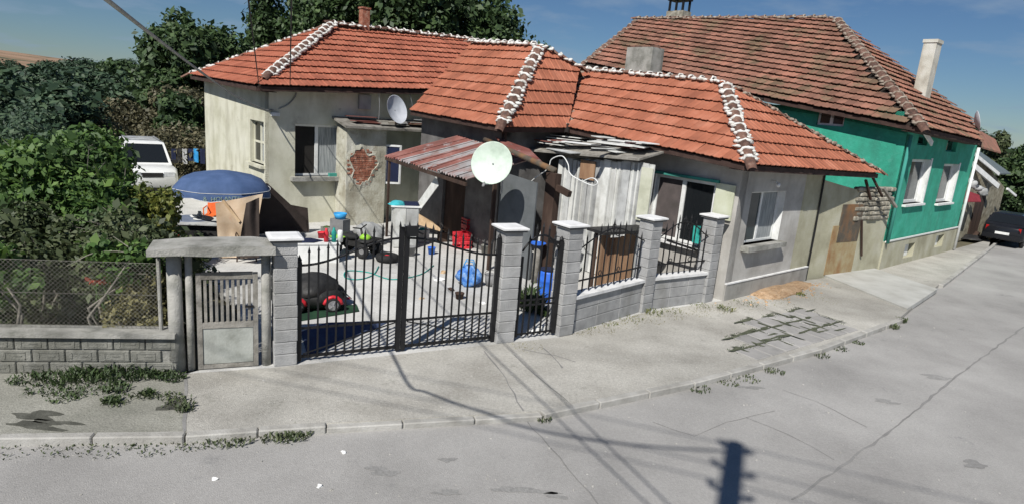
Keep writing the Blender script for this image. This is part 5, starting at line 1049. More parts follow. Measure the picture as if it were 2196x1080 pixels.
mb = MB(); mb.tube([ub+V((R*1.005*(1-0.035*abs(math.sin(a*4)))*math.cos(a), R*1.005*(1-0.035*abs(math.sin(a*4)))*math.sin(a), rim-0.185-0.03*math.sin(a*8))) for a in [i*2*math.pi/32 for i in range(32)]], 0.008, 4, closed=True)
mb.tube([ub+V((R*1.004*(1-0.035*abs(math.sin(a*4)))*math.cos(a), R*1.004*(1-0.035*abs(math.sin(a*4)))*math.sin(a), rim-0.0)) for a in [i*2*math.pi/32 for i in range(32)]], 0.006, 4, closed=True); mb.build('piping', 'white', t)
cu = bpy.data.curves.new('lettering', 'FONT'); cu.body = '&  HOLANTE'; cu.size = 0.15; cu.align_x = 'CENTER'; cu.extrude = 0.001
to = bpy.data.objects.new('lettering_curve', cu); COL.objects.link(to); bpy.context.view_layer.update(); me = bpy.data.meshes.new_from_object(to.evaluated_get(bpy.context.evaluated_depsgraph_get())); bpy.data.objects.remove(to)
ca = math.radians(-66)
for v in me.vertices:
    a = ca+v.co.x/R; sc = 1.012-0.035*abs(math.sin(a*4)); v.co = V((R*sc*math.cos(a), R*sc*math.sin(a), rim-0.17-0.03*math.sin(a*8)*0.5+v.co.y))
me.materials.clear(); me.materials.append(M('pale_lettering', (0.50,0.62,0.50), scale=3, bump=0)); o = bpy.data.objects.new('lettering', me); COL.objects.link(o); o.parent = t; me.transform(Matrix.Translation(V((ub.x-t.location.x, ub.y-t.location.y, 0))))
# beige sheet, and brown sheets standing in for the umbrella's cast shadow
def on(px, py, g, n): return PL(px, py, g, n)
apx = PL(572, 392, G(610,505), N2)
Lb, Rb = G(452, 505), G(655, 500); tt = thing('beige_sheet_and_shadow', 'leaning beige sheet with dark brown sheets in place of the umbrella shadow', 'tent', (Lb+Rb)/2)
top0 = PL(458, 402, Lb, (apx-Lb).cross(UP)); midb = G(575, 510)
mb = MB(); g_ = [ATY(470,552,14.9), ATY(540,552,15.0), ATY(564,416,15.0), ATY(462,436,14.9)]; 
def cloth(mb, q, nu=10, nv=8, amp=0.03, th=V((0,0.012,0)), m=0, seed=0):
    rr = random.Random(seed); ph = rr.uniform(0,6); vs = []
    nn = (q[1]-q[0]).cross(q[3]-q[0]).normalized()
    for j in range(nv+1):
        for i in range(nu+1):
            u, v = i/nu, j/nv; p = q[0].lerp(q[1], u).lerp(q[3].lerp(q[2], u), v); vs.append(p+nn*(amp*(math.sin(u*7+ph+v*3)+0.6*math.sin(v*9+u*4))*min(1, 4*min(u,1-u,v+.1,1.1-v))))
    k = len(vs); w_ = nu+1; f1 = [(j*w_+i, j*w_+i+1, (j+1)*w_+i+1, (j+1)*w_+i) for j in range(nv) for i in range(nu)]
    mb.add(vs+[p+nn*0.01 for p in vs], f1+[tuple(k+x for x in reversed(f)) for f in f1], m)
cloth(mb, g_, 16, 12, 0.085, seed=4); mb.build('beige_sheet', 'cardboard', tt, True)
mb = MB(); cloth(mb, [V((midb.x-0.75,midb.y-0.1,0.05)), V((Rb.x+.05,Rb.y,0.05)), PL(657,470,Rb,N2), apx], 10, 8, 0.02, seed=2); mb.build('umbrella_shadow_sheet', 'brown_shadow_cloth', tt, True)
mb = MB(); cloth(mb, [V((midb.x-0.8,midb.y-0.05,0.04)), V((Rb.x+0.1,Rb.y+0.05,0.04)), V((Rb.x+0.02,Rb.y+0.12,0.75)), apx.lerp(V((midb.x-0.8,midb.y,0.5)), 0.45)], 8, 6, 0.03, seed=5); mb.build('umbrella_shadow_sheet', 'brown_shadow_cloth', tt, True)
mb = MB(); mb.bar(ATY(478,430,14.75), ATY(514,476,14.8), 0.045, 0.06); mb.build('pole', 'tan', tt)
# dark chair with clothes
def chair(label, c, ang, mat, name='garden_chair'):
    d = V((math.cos(ang), math.sin(ang), 0)); s = back(d); t = thing(name, label, 'chair', c)
    mb = MB(); mb.box(c+V((0,0,0.44)), (0.44,0.44,0.035), d, s, UP); mb.build('seat', mat, t)
    mb = MB()
    mb.prism([c-d*0.20-s*0.22+V((0,0,0.46)), c-d*0.20+s*0.22+V((0,0,0.46)), c-d*0.30+s*0.20+V((0,0,0.92)), c-d*0.30-s*0.20+V((0,0,0.92))], -d*0.03); mb.build('backrest', mat, t)
    for a in (-1,1):
        for b in (-1,1):
            mb = MB(); mb.bar(c+d*0.19*a+s*0.19*b+V((0,0,0.42)), c+d*0.23*a+s*0.22*b+V((0,0,0.0)), 0.035, 0.035, up=d); mb.build('leg', mat, t)
    for b in (-1,1):
        mb = MB(); mb.tube([c-d*0.24+s*0.23*b+V((0,0,0.66)), c+d*0.18+s*0.24*b+V((0,0,0.66)), c+d*0.20+s*0.23*b+V((0,0,0.45))], 0.018, 5); mb.build('armrest', mat, t)
    return t
cc = G(530, 556); chair('dark garden chair in front of the brown shadow sheet', V((cc.x,cc.y,0.004)), -1.2, 'darkwood')
mb = MB(); cloth(mb, [ATY(508,552,14.55), ATY(556,552,14.65), ATY(556,424,14.7), ATY(528,436,14.6)], 14, 12, 0.075, seed=9); tag(mb.build('draped_clothes', 'brown_shadow_cloth', smooth=True), 'dark brown cloth hanging in folds against the beige sheet', 'clothes')
oc = G(430, 505); chair('orange plastic chair under the navy umbrella', V((oc.x,oc.y+0.8,0.004)), -1.3, 'orange')
tb = G(414, 520); zt1 = HZ(tb, 468); t = thing('round_table', 'round blue grey table with dishes under the navy umbrella', 'table', tb)
mb = MB(); mb.lathe(tb, [(0.50,zt1-0.03),(0.52,zt1-0.015),(0.50,zt1)], 24); mb.build('tabletop', M('blue_grey_table', (0.16,0.19,0.26), (0.12,0.145,0.20), (0.21,0.24,0.31), scale=3, rough=.5, bump=0.05), t)
for k in range(4):
    a = k*math.pi/2+0.6; mb = MB(); mb.tube([tb+V((0.3*math.cos(a),0.3*math.sin(a),zt1-0.03)), tb+V((0.42*math.cos(a),0.42*math.sin(a),0.0))], 0.02, 6); mb.build('leg', 'greyp', t)
for k, (dx, dy, m, nm, lb) in enumerate(((0.05,0.0,'white','bowl','white bowl on the round blue grey table'),(0.24,-0.12,'white','plate','white plate near the right edge of the round blue grey table'),(0.12,0.15,'lampw','jug','small pale jug at the back of the round blue grey table'))):
    q = tb+V((dx,dy,zt1)); mb = MB()
    if nm == 'bowl': mb.lathe(q, [(0.05,0.002),(0.11,0.08),(0.10,0.08),(0.04,0.02)], 14)
    elif nm == 'plate': mb.lathe(q, [(0.08,0.002),(0.15,0.02),(0.14,0.024),(0.0,0.012)], 14)
    else: mb.lathe(q, [(0.05,0.002),(0.06,0.08),(0.035,0.14),(0.045,0.17)], 12); mb.tube([q+V((0.05,0,0.05)), q+V((0.10,0,0.08)), q+V((0.045,0,0.14))], 0.008, 5)
    tag(mb.build(nm, m, smooth=True), lb, 'tableware')
# grey cabinet with dark front below the table, red pot
cb2 = G(440, 530); t = thing('kitchen_cabinet', 'grey metal cabinet with a dark open front below the round table', 'cabinet', cb2); q = V((cb2.x,cb2.y,0)); X = V((0.97,0.24,0)); Y = back(X); zc = HZ(cb2, 480)
mb = MB()
for a, b, sx, sy, zz0, h in ((0,0.22,1.05,0.03,zc/2,zc),(-0.52,0,0.03,0.45,zc/2,zc),(0.52,0,0.03,0.45,zc/2,zc)): mb.box(q+X*a+Y*b+V((0,0,zz0)), (sx,sy,h), X, Y, UP)
mb.build('carcass', 'steel', t); mb = MB(); mb.box(q+V((0,0,zc+0.015)), (1.12,0.52,0.03), X, Y, UP); mb.build('worktop', 'greyboard', t); mb = MB(); mb.box(q-Y*0.12+V((0,0,zc/2)), (1.0,0.02,zc-0.05), X, Y, UP); mb.build('dark_door', 'blacktarp', t)
rp = G(388, 528); q = V((rp.x,rp.y,0)); zr_ = HZ(rp, 488); mb = MB(); mb.lathe(q, [(0.07,0.0),(0.12,zr_*0.8),(0.13,zr_),(0.10,zr_)], 14); tag(mb.build('flower_pot', 'redp', smooth=True), 'red flower pot left of the grey cabinet', 'pot')
# white box and garden bits behind the left pillar
wb = G(672, 560); t = thing('white_chest', 'long white chest with a dark blue cloth on it behind the left gate pillar', 'chest', wb); q = V((wb.x,wb.y,0.004)); zc = HZ(wb, 522); mb = MB(); mb.box(q+V((0,0.1,zc/2)), (1.15,0.5,zc), V((0.92,0.38,0)), None, UP); mb.build('chest', 'white', t)
mb = MB(); mb.box(q+V((0,0.1,zc+0.02)), (1.2,0.55,0.035), V((0.92,0.38,0)), None, UP); mb.build('lid', 'white', t)
mb = MB(); mb.blob(q+V((-0.2,0.0,zc+0.035)), (0.42,0.22,0.07), 16, 6, 0.12, 3, X=V((0.92,0.38,0)), flat=True); tag(mb.build('dark_blue_cloth', 'navydark', smooth=True), 'dark blue cloth lying on the long white chest', 'cloth')
bx = q+V((0.28,0.12,zc+0.045)); mb = MB(); mb.lathe(bx, [(0.06,0),(0.065,0.22),(0.03,0.30),(0.03,0.34)], 10); tag(mb.build('red_bottle', 'redp', smooth=True), 'red bottle standing on the white chest', 'bottle')
mb = MB(); mb.lathe(bx+V((0.18,0.05,0)), [(0.06,0),(0.065,0.24),(0.03,0.32),(0.03,0.36)], 10); tag(mb.build('green_bottle', 'teal', smooth=True), 'green bottle right of the red bottle on the white chest', 'bottle')
mb = MB(); mb.lathe(bx+V((0.32,0.12,0)), [(0.07,0),(0.07,0.26),(0.05,0.30)], 10); tag(mb.build('white_canister', 'white', smooth=True), 'white canister at the right end of the white chest', 'canister')
# children's quad bike
qc = G(762, 545); X = V((0.93,-0.36,0)); Y = back(X); t = thing('quad_bike', 'black and lime green toy quad bike in the yard', 'quad bike', qc); q = V((qc.x,qc.y,0.004))
for a in (-0.42,0.42):
    for b in (-0.30,0.30):
        mb = MB(); mb.torus(q+X*a+Y*b+V((0,0,0.20)), 0.135, 0.068, Y, 18, 8); w_ = mb.build('wheel', 'rubber', t, True); mb = MB(); mb.lathe(q+X*a+Y*b+V((0,0,0.20)), [(0.0,-0.03),(0.085,-0.03),(0.085,0.03),(0.0,0.03)], 12, 0, X, UP, Y); mb.build('rim', 'greyp', w_)
mb = MB(); mb.box(q+V((0,0,0.30)), (0.75,0.20,0.14), X, Y, UP); mb.bar(q+X*0.42-Y*.3+V((0,0,0.2)), q+X*0.42+Y*.3+V((0,0,0.2)), 0.04); mb.bar(q-X*0.42-Y*.3+V((0,0,0.2)), q-X*0.42+Y*.3+V((0,0,0.2)), 0.04); mb.build('chassis', 'blacktarp', t)
mb = MB(); mb.blob(q-X*0.18+V((0,0,0.46)), (0.30,0.14,0.10), 12, 7, 0.05, 2, X=X); mb.build('saddle', 'rubber', t, True)
for a in (-0.42, 0.42):
    mb = MB(); mb.tube([q+X*(a+0.2*math.cos(k))+Y*0+V((0,0,0.24+0.2*math.sin(k))) for k in (0.4,1.0,1.6,2.2,2.8)], 0.03, 6); mb.box(q+X*a+V((0,0,0.45)), (0.34,0.74,0.03), X, Y, UP); mb.build('fender', 'lime' if a < 0 else 'blacktarp', t, True)
mb = MB(); mb.tube([q+X*0.25+V((0,0,0.35)), q+X*0.16+V((0,0,0.72))], 0.03, 6); mb.tube([q+X*0.12-Y*0.30+V((0,0,0.78)), q+X*0.16+V((0,0,0.72)), q+X*0.12+Y*0.30+V((0,0,0.78))], 0.018, 6); mb.build('handlebar', 'black', t, True)
mb = MB(); mb.blob(q+X*0.30+V((0,0,0.50)), (0.16,0.13,0.10), 10, 6, 0.1, 4, X=X); mb.build('nose', 'lime', t, True)
q2 = G(722, 528); mb = MB(); zb2 = 0.62; mb.box(V((q2.x,q2.y+.3,0.42)), (0.44,0.34,0.62), X, Y, UP); tag(mb.build('grey_box', 'greyp'), 'grey box behind the toy quad bike', 'box')
mb = MB(); mb.lathe(V((q2.x,q2.y+.3,0.73)), [(0.14,0.0),(0.19,0.16),(0.18,0.16),(0.12,0.02)], 14); tag(mb.build('blue_basin', 'skyblue', smooth=True), 'bright blue basin on the grey box behind the quad bike', 'basin')
mb = MB(); q3 = G(775, 528); mb.blob(V((q3.x+.1,q3.y+.4,0.30)), (0.42,0.3,0.34), 14, 9, 0.15, 9); tag(mb.build('grey_sack', 'greyboard', smooth=True), 'bulging grey sack behind the toy quad bike', 'sack')
# tyre with a red hub
ty = G(830, 560); q = V((ty.x,ty.y,0.11)); t = thing('old_tyre', 'old tyre lying flat in the yard with a red lid inside', 'tyre', V((ty.x,ty.y,0.004))); mb = MB(); mb.torus(q, 0.21, 0.10, UP, 24, 8); mb.build('tread', 'rubber', t, True); mb = MB(); mb.lathe(q+V((0,0,-0.03)), [(0.13,0),(0.13,0.05),(0.05,0.09),(0,0.10)], 14); mb.build('lid', 'redp', t)
# covered ride-on car behind the gate
mq = G(676, 668); q = V((mq.x-0.1,mq.y+0.25,0.004)); t = thing('covered_toy_car', 'red ride on toy car under a black cover behind the left gate leaf', 'toy car', q); X = V((0.9,0.43,0)); Y = back(X)
mb = MB(); mb.blob(q+V((0,0,0.25)), (0.62,0.42,0.26), 18, 10, 0.05, 3, X=X); mb.build('body', 'blacktarp', t, True)
mb = MB(); mb.blob(q+V((-0.06,0.04,0.34)), (0.60,0.44,0.36), 28, 12, 0.11, 8, X=X, flat=True); mb.build('cover', 'blacktarp', t, True)
mb = MB(); mb.prism([q+X*0.42-Y*.12+V((0,0,0.42)), q+X*0.72-Y*0.10+V((0,0,0.16)), q+X*0.70+Y*0.25+V((0,0,0.14)), q+X*0.40+Y*0.30+V((0,0,0.42))], V((0,0,0.02))); mb.build('cover_flap', 'blacktarp', t)
for a in (-0.38, 0.30):
    for b in (-0.38, 0.38):
        c = q+X*a+Y*b+V((0,0,0.16)); mb = MB(); mb.torus(c, 0.11, 0.05, Y, 18, 7); w_ = mb.build('wheel', 'rubber', t, True); mb = MB(); mb.lathe(c, [(0,-0.055),(0.10,-0.05),(0.10,0.05),(0,0.055)], 14, 0, X, UP, Y)
        for k in range(5): a_ = k*1.2566; mb.bar(c-Y*0.058, c-Y*0.06+X*0.09*math.cos(a_)+UP*0.09*math.sin(a_), 0.03, 0.01)
        mb.build('rim', 'chrome', w_)
        mb = MB(); mb.tube([c-Y*0.02*(1 if b < 0 else -1)+X*0.17*math.cos(k)+UP*0.17*math.sin(k) for k in (0.1,0.6,1.1,1.6,2.1,2.6,3.0)], 0.035, 6); mb.build('wheel_arch', 'redp', t, True)
ml = [G(636,690), G(770,668), G(765,655), G(640,655)]; mb = MB(); mb.prism([V((p.x,p.y,0.008)) for p in ml], V((0,0,0.018))); tag(mb.build('green_mat', 'greenmat'), 'dark green mat lying in front of the covered toy car', 'mat')
pl_ = PILL[0]; tq = [G(660,764), G(812,702), G(838,688), G(700,692), G(645,712)]; mb = MB(); mb.prism([V((p.x,p.y,0.006)) for p in tq], V((0,0,0.010))); tag(mb.build('pillar_shadow_sheet', M('navy_painted_shadow', (0.045,0.065,0.125), (0.035,0.05,0.10), (0.06,0.085,0.15), scale=3, bump=0.3)), 'flat dark blue painted shadow of the gate pillar behind the left gate leaf', 'sheet')  # flat sheet coloured and cut as the shadow of pillar and canopy
# cupboard under the open window, cloth on top
cu_ = G(862, 532); q = V((cu_.x,cu_.y,0.004)); zc = HZ(cu_, 445); t = thing('white_cupboard', 'tall white cupboard at the left end of the porch', 'cupboard', q); X = V((0.95,0.3,0)); Y = back(X)
mb = MB(); mb.box(q+V((0,0.25,zc/2)), (0.72,0.5,zc), X, Y, UP); mb.build('carcass', 'dirty_white', t)
for s in (-0.17,0.17):
    mb = MB(); mb.box(q+V((0,0.25,zc/2))+X*s-Y*0.262, (0.325,0.02,zc-0.06), X, Y, UP); d_ = mb.build('door', 'dirty_white' if s < 0 else 'greyboard', t); mb = MB(); mb.box(q+V((0,0.25,zc*0.55))+X*(s*0.25)-Y*0.285, (0.02,0.025,0.12), X, Y, UP); mb.build('handle', 'steel', d_)
mb = MB(); mb.box(q+V((0,0.25,zc+0.02)), (0.86,0.6,0.04), X, Y, UP); mb.build('top', 'white', t)
mb = MB(); mb.blob(q+V((-0.2,0.12,zc+0.04)), (0.26,0.2,0.12), 12, 6, 0.15, 4, flat=True); tag(mb.build('turquoise_cloth', M('turquoise_cloth', (0.05,0.40,0.45), scale=6, bump=0.3), smooth=True), 'crumpled turquoise cloth on the white cupboard', 'cloth')
mb = MB(); mb.box(q+X*0.18+V((0,0.15,zc+0.09)), (0.40,0.26,0.09), X, Y, UP); tag(mb.build('folded_blanket', 'navydark'), 'folded dark blue blanket on the white cupboard', 'blanket')
mb = MB(); pq = G(935, 505); mb.prism([V((pq.x-0.6,pq.y-0.2,0.35)), V((pq.x+0.45,pq.y+0.1,0.05)), V((pq.x+0.45,pq.y+0.3,0.05)), V((pq.x-0.6,pq.y,0.65))], V((0.01,0.03,0.0))); tag(mb.build('leaning_board', 'tan'), 'tan board leaning in the shade of the porch', 'board')
# stacked red crates
rc = G(1003, 527); q = V((rc.x-0.05,rc.y,0.004)); X = V((0.85,0.52,0)); Y = back(X)
def crate(label, c, ang, mat, w=0.56, d=0.38, h=0.27):
    X = V((math.cos(ang),math.sin(ang),0)); Y = back(X); t = thing('plastic_crate', label, 'crate', c, 'red plastic crates under the porch')
    mb = MB(); mb.box(c+V((0,0,0.012)), (w,d,0.02), X, Y, UP)
    for z, hh in ((0.05,0.06),(0.15,0.035),(h-0.03,0.06)):
        for s in (-1,1): mb.box(c+Y*(s*(d/2-0.008))+V((0,0,z)), (w,0.014,hh), X, Y, UP); mb.box(c+X*(s*(w/2-0.008))+V((0,0,z)), (0.014,d-0.034,hh), X, Y, UP)
    for a in (-1,-0.33,0.33,1):
        for s in (-1,1): mb.box(c+X*(a*(w/2-0.025))+Y*(s*(d/2-0.018))+V((0,0,h/2)), (0.04,0.006,h-0.02), X, Y, UP)
    mb.build('crate_body', mat, t); return t
MT['redp2'] = M('dark_red_plastic', (0.33,0.012,0.025), (0.25,0.01,0.018), (0.42,0.03,0.045), scale=4, rough=0.5, bump=0.05)
crate('dark red plastic crate, bottom of the stack under the porch', q+V((0.12,0.25,0)), 0.55, 'redp2'); crate('dark red plastic crate in the middle of the stack under the porch', q+V((0.12,0.25,0.272)), 0.50, 'redp2'); crate('dark red plastic crate on top of the stack under the porch', q+V((0.12,0.25,0.544)), 0.58, 'redp2')
crate('bright red plastic crate in front of the crate stack', q+V((-0.10,-0.35,0)), 0.4, 'redp', 0.5, 0.34, 0.24); crate('bright red plastic crate set on another in front of the stack', q+V((-0.12,-0.33,0.242)), 0.62, 'redp', 0.46, 0.32, 0.22)
# patterned bag, bucket, bits on the yard floor
bg_ = G(1002, 618); q = V((bg_.x,bg_.y+0.2,0.004)); t = thing('blue_shopping_bag', 'bulging blue patterned shopping bag on the pale yard floor', 'bag', q); mb = MB(); mb.blob(q+V((0,0,0.25)), (0.27,0.20,0.27), 24, 14, 0.15, 12); mb.build('sack', 'bluebag', t, True)
mb = MB()
for s in (-0.1,0.1): mb.tube([q+V((-0.14,s,0.48)), q+V((-0.08,s,0.62)), q+V((0.08,s,0.62)), q+V((0.14,s,0.48))], 0.014, 5)
mb.build('handle', 'skyblue', t, True)
bk_ = G(1052, 614); q = V((bk_.x,bk_.y+0.1,0.004)); t = thing('dark_bucket', 'dark grey bucket right of the blue shopping bag', 'bucket', q); mb = MB(); mb.lathe(q, [(0.13,0.0),(0.17,0.27),(0.16,0.27),(0.12,0.02),(0,0.02)], 16); mb.build('bucket', 'greyp', t, True); mb = MB(); mb.tube([q+V((0.17*math.cos(a),0,0.26+0.12*math.sin(a))) for a in [i*math.pi/8 for i in range(9)]], 0.006, 4); mb.build('handle', 'black', t)
for k, (px, py, sx, lb) in enumerate(((940,600,.14,'crumpled white litter left of the blue shopping bag'),(952,585,.09,'small brown scrap left of the blue shopping bag'),(968,622,.08,'dark scrap in front of the blue shopping bag'))):
    q = G(px, py); mb = MB(); mb.blob(V((q.x,q.y,0.004)), (sx,sx*0.7,0.07), 8, 4, 0.3, k, flat=True); tag(mb.build('litter', ['litter','tan','darkwood'][k]), lb, 'litter')
# clutter along the cream house wall and in the porch shade
for k, (px, py, wd, hh, m_, nm, lb) in enumerate((
  (700,505,.30,.26,'conc_old','planter','square concrete planter under the big window of the cream house'),(738,500,.24,.34,'brownboard','wooden_box','small brown wooden box at the foot of the brick lean-to'),
  (905,520,.34,.40,'greyboard','storage_box','pale grey storage box right of the white cupboard'),(948,518,.26,.30,'darkwood','dark_box','dark box in the shade between the cupboard and the red crates'))):
    q = G(px, py); X = V((0.85,0.5,0)); Y = back(X); t = thing(nm, lb, 'box', V((q.x,q.y,0.004))); c = V((q.x,q.y,0.004)); mb = MB()
    for s in (-1,1): mb.box(c+X*s*(wd/2-.012)+V((0,0,hh/2)), (.024,wd*.8,hh), X, Y, UP); mb.box(c+Y*s*(wd*.4-.012)+V((0,0,hh/2)), (wd-.05,.024,hh-.004), X, Y, UP)
    mb.box(c+V((0,0,.02)), (wd-.05,wd*.8-.05,.03), X, Y, UP); mb.build('shell', m_, t)
    mb = MB(); mb.blob(c+V((0,0,hh*0.7)), (wd*.42,wd*.32,hh*.45), 10, 6, .2, k); mb.build('contents', ['weedstem','greywood','teal','blacktarp'][k], t, True)
for k, (px, py, r_, hh, m_, lb) in enumerate(((690,515,.12,.22,'redp','small red pot beside the concrete planter'),(880,548,.14,.24,'greyp','grey plastic pail in front of the white cupboard'),(925,545,.11,.18,'bluep','little blue pail in front of the porch'),(1040,545,.13,.25,'conc_old','pale clay pot right of the red crates'),(985,640,.10,.12,'darkwood','small dark bowl on the yard floor below the blue bag'))):
    q = G(px, py); t = thing('pot', lb, 'pot', V((q.x,q.y,0.004))); mb = MB(); c = V((q.x,q.y,0.004)); mb.lathe(c, [(r_*.75,0),(r_,hh),(r_*1.06,hh),(r_*1.06,hh+.02),(r_*.9,hh+.02),(r_*.7,.03),(0,.03)], 14); mb.build('vessel', m_, t, True)
hq = G(760,600); cable('garden_hose', [V((G(px,py).x,G(px,py).y,0.02)) for px,py in ((812,572),(800,590),(770,600),(740,596),(745,582),(790,585),(840,600),(900,590),(930,570))], 0.014, 'teal', 'thin green garden hose snaking over the pale yard floor')
for k, (px, py, s_, m_, lb) in enumerate(((868,590,.10,'litter','crumpled white paper on the yard floor right of the hose'),(905,640,.07,'tan','small tan scrap in the middle of the yard floor'),(1035,650,.08,'litter','white scrap on the yard floor near the right gate leaf'),(745,640,.07,'redp','tiny red toy on the yard floor beside the covered toy car'))):
    q = G(px, py); mb = MB(); mb.blob(V((q.x,q.y,0.004)), (s_,s_*.6,s_*.5), 8, 4, .3, k+20, flat=True); tag(mb.build('litter', m_), lb, 'litter')
# behind the side gate
ba = G(1170, 645); q = V((ba.x,ba.y,0.004)); mb = MB(); zt2 = HZ(ba, 578); t = thing('blue_barrel', 'bright blue plastic barrel seen through the arched side gate', 'barrel', q); mb.lathe(q, [(0.19,0),(0.225,0.05),(0.225,zt2*0.3),(0.235,zt2*0.33),(0.225,zt2*0.36),(0.225,zt2*0.65),(0.235,zt2*0.68),(0.225,zt2*0.71),(0.22,zt2-0.05),(0.19,zt2)], 20); mb.build('drum', 'bluep', t, True); mb = MB(); mb.lathe(q+V((0,0,zt2-0.01)), [(0.20,0.0),(0.205,0.03),(0,0.035)], 20); mb.build('lid', 'navydark', t)
bb = G(1150, 605); q = V((bb.x-0.05,bb.y,0.004)); z_ = HZ(bb, 520); mb = MB(); mb.lathe(q, [(0.09,0),(0.08,0.95)], 12); tag(mb.build('post_stub', 'greywood', smooth=True), 'short grey post behind the side gate, under the blue bucket', 'post')
mb = MB(); mb.lathe(q+V((0,0,0.955)), [(0.15,0),(0.21,z_-0.97),(0.20,z_-0.97),(0.14,0.02)], 16); tag(mb.build('blue_bucket', 'bluep', smooth=True), 'deep blue bucket on a short post left of the timber post', 'bucket')
tb_ = G(1195, 600); q = V((tb_.x,tb_.y-.2,0)); mb = MB(); mb.prism([q, q+V((0.30,0.2,0)), q+V((0.30,0.24,1.35)), q+V((0,0.04,1.35))], V((-0.02,0.04,0))); tag(mb.build('tan_plank', 'tan'), 'tan plank standing behind the blue barrel', 'plank')
for k, (px, py) in enumerate(((1150,712),(1166,706),(1178,700))):
    q = G(px, py); mb = MB(); mb.blob(V((q.x,q.y+0.06,0.004)), (0.13,0.05,0.075), 12, 6, 0.06, k, X=V((0.75,0.6,0)), flat=True); tag(mb.build('shoe', 'white', smooth=True), ['leftmost white shoe inside the arched side gate','middle white shoe inside the arched side gate','rightmost white shoe inside the arched side gate'][k], 'shoe', 'white shoes inside the side gate')
sp_ = G(1140,668); weeds('leafy pot plants growing just behind the arched side gate', [(sp_.x+a, sp_.y+b, 0.0, 0.22, h) for a,b,h in ((0,0,0.55),(-0.1,0.3,0.6),(0.3,-0.1,0.22))], 110, 0.04, 'weed', 'pot_plants', 11)
# brown planks and a dark table top behind the railing
bq0, bq1 = G(1274, 640), G(1385, 625); db_ = unit(bq1-bq0); Lb_ = (bq1-bq0).length; t = thing('brown_plank_stack', 'row of brown planks standing upright behind the iron railing', 'planks', (bq0+bq1)/2); n = 10
for i in range(n):
    w_ = Lb_/n; z1_ = HZ(bq0, 512)+random.uniform(-.08,.06); mb = MB(); mb.box(bq0+db_*(w_*(i+.5))+V((0,0.25+random.uniform(0,.05),z1_/2)), (w_-0.012,0.03,z1_), db_, None, UP); mb.build('plank', 'brownboard' if i < 7 else 'dirty_white', t)
t = thing('dark_table', 'long dark table board over the brown planks behind the railing', 'table', (bq0+bq1)/2+V((0,0.05,HZ(bq0,512)+0.06))); zt3 = HZ(bq0, 500); mb = MB(); mb.box((bq0+bq1)/2+V((0,0.25,zt3)), (Lb_+0.3,0.62,0.07), db_, None, UP); mb.build('tabletop', 'blacktarp', t)
for s in (-1,1):
    mb = MB(); q = (bq0+bq1)/2+db_*s*(Lb_/2+0.08)+V((0,0.35,0)); mb.bar(q, q+V((0,0,zt3-0.04)), 0.06, 0.06, up=db_); mb.build('leg', 'darkwood', t)
q = PL(1508, 500, HC+N1*0.25, N1); mb = MB(); cloth(mb, [PL(1484,520,HC+N1*0.28,N1), PL(1530,530,HC+N1*0.28,N1), PL(1530,487,HC+N1*0.24,N1), PL(1488,484,HC+N1*0.24,N1)], 8, 5, 0.05, seed=8); tag(mb.build('teal_washing', 'teal', smooth=True), 'teal cloth hanging below the open yard window of the grey house', 'cloth')
mb = MB(); mb.tube([PL(1430,515,HC+N1*0.6,N1), PL(1520,545,HC+N1*0.5,N1)], 0.03, 6); tag(mb.build('leaning_pole', 'black'), 'dark pole slanting behind the iron railing next to the grey house', 'pole')

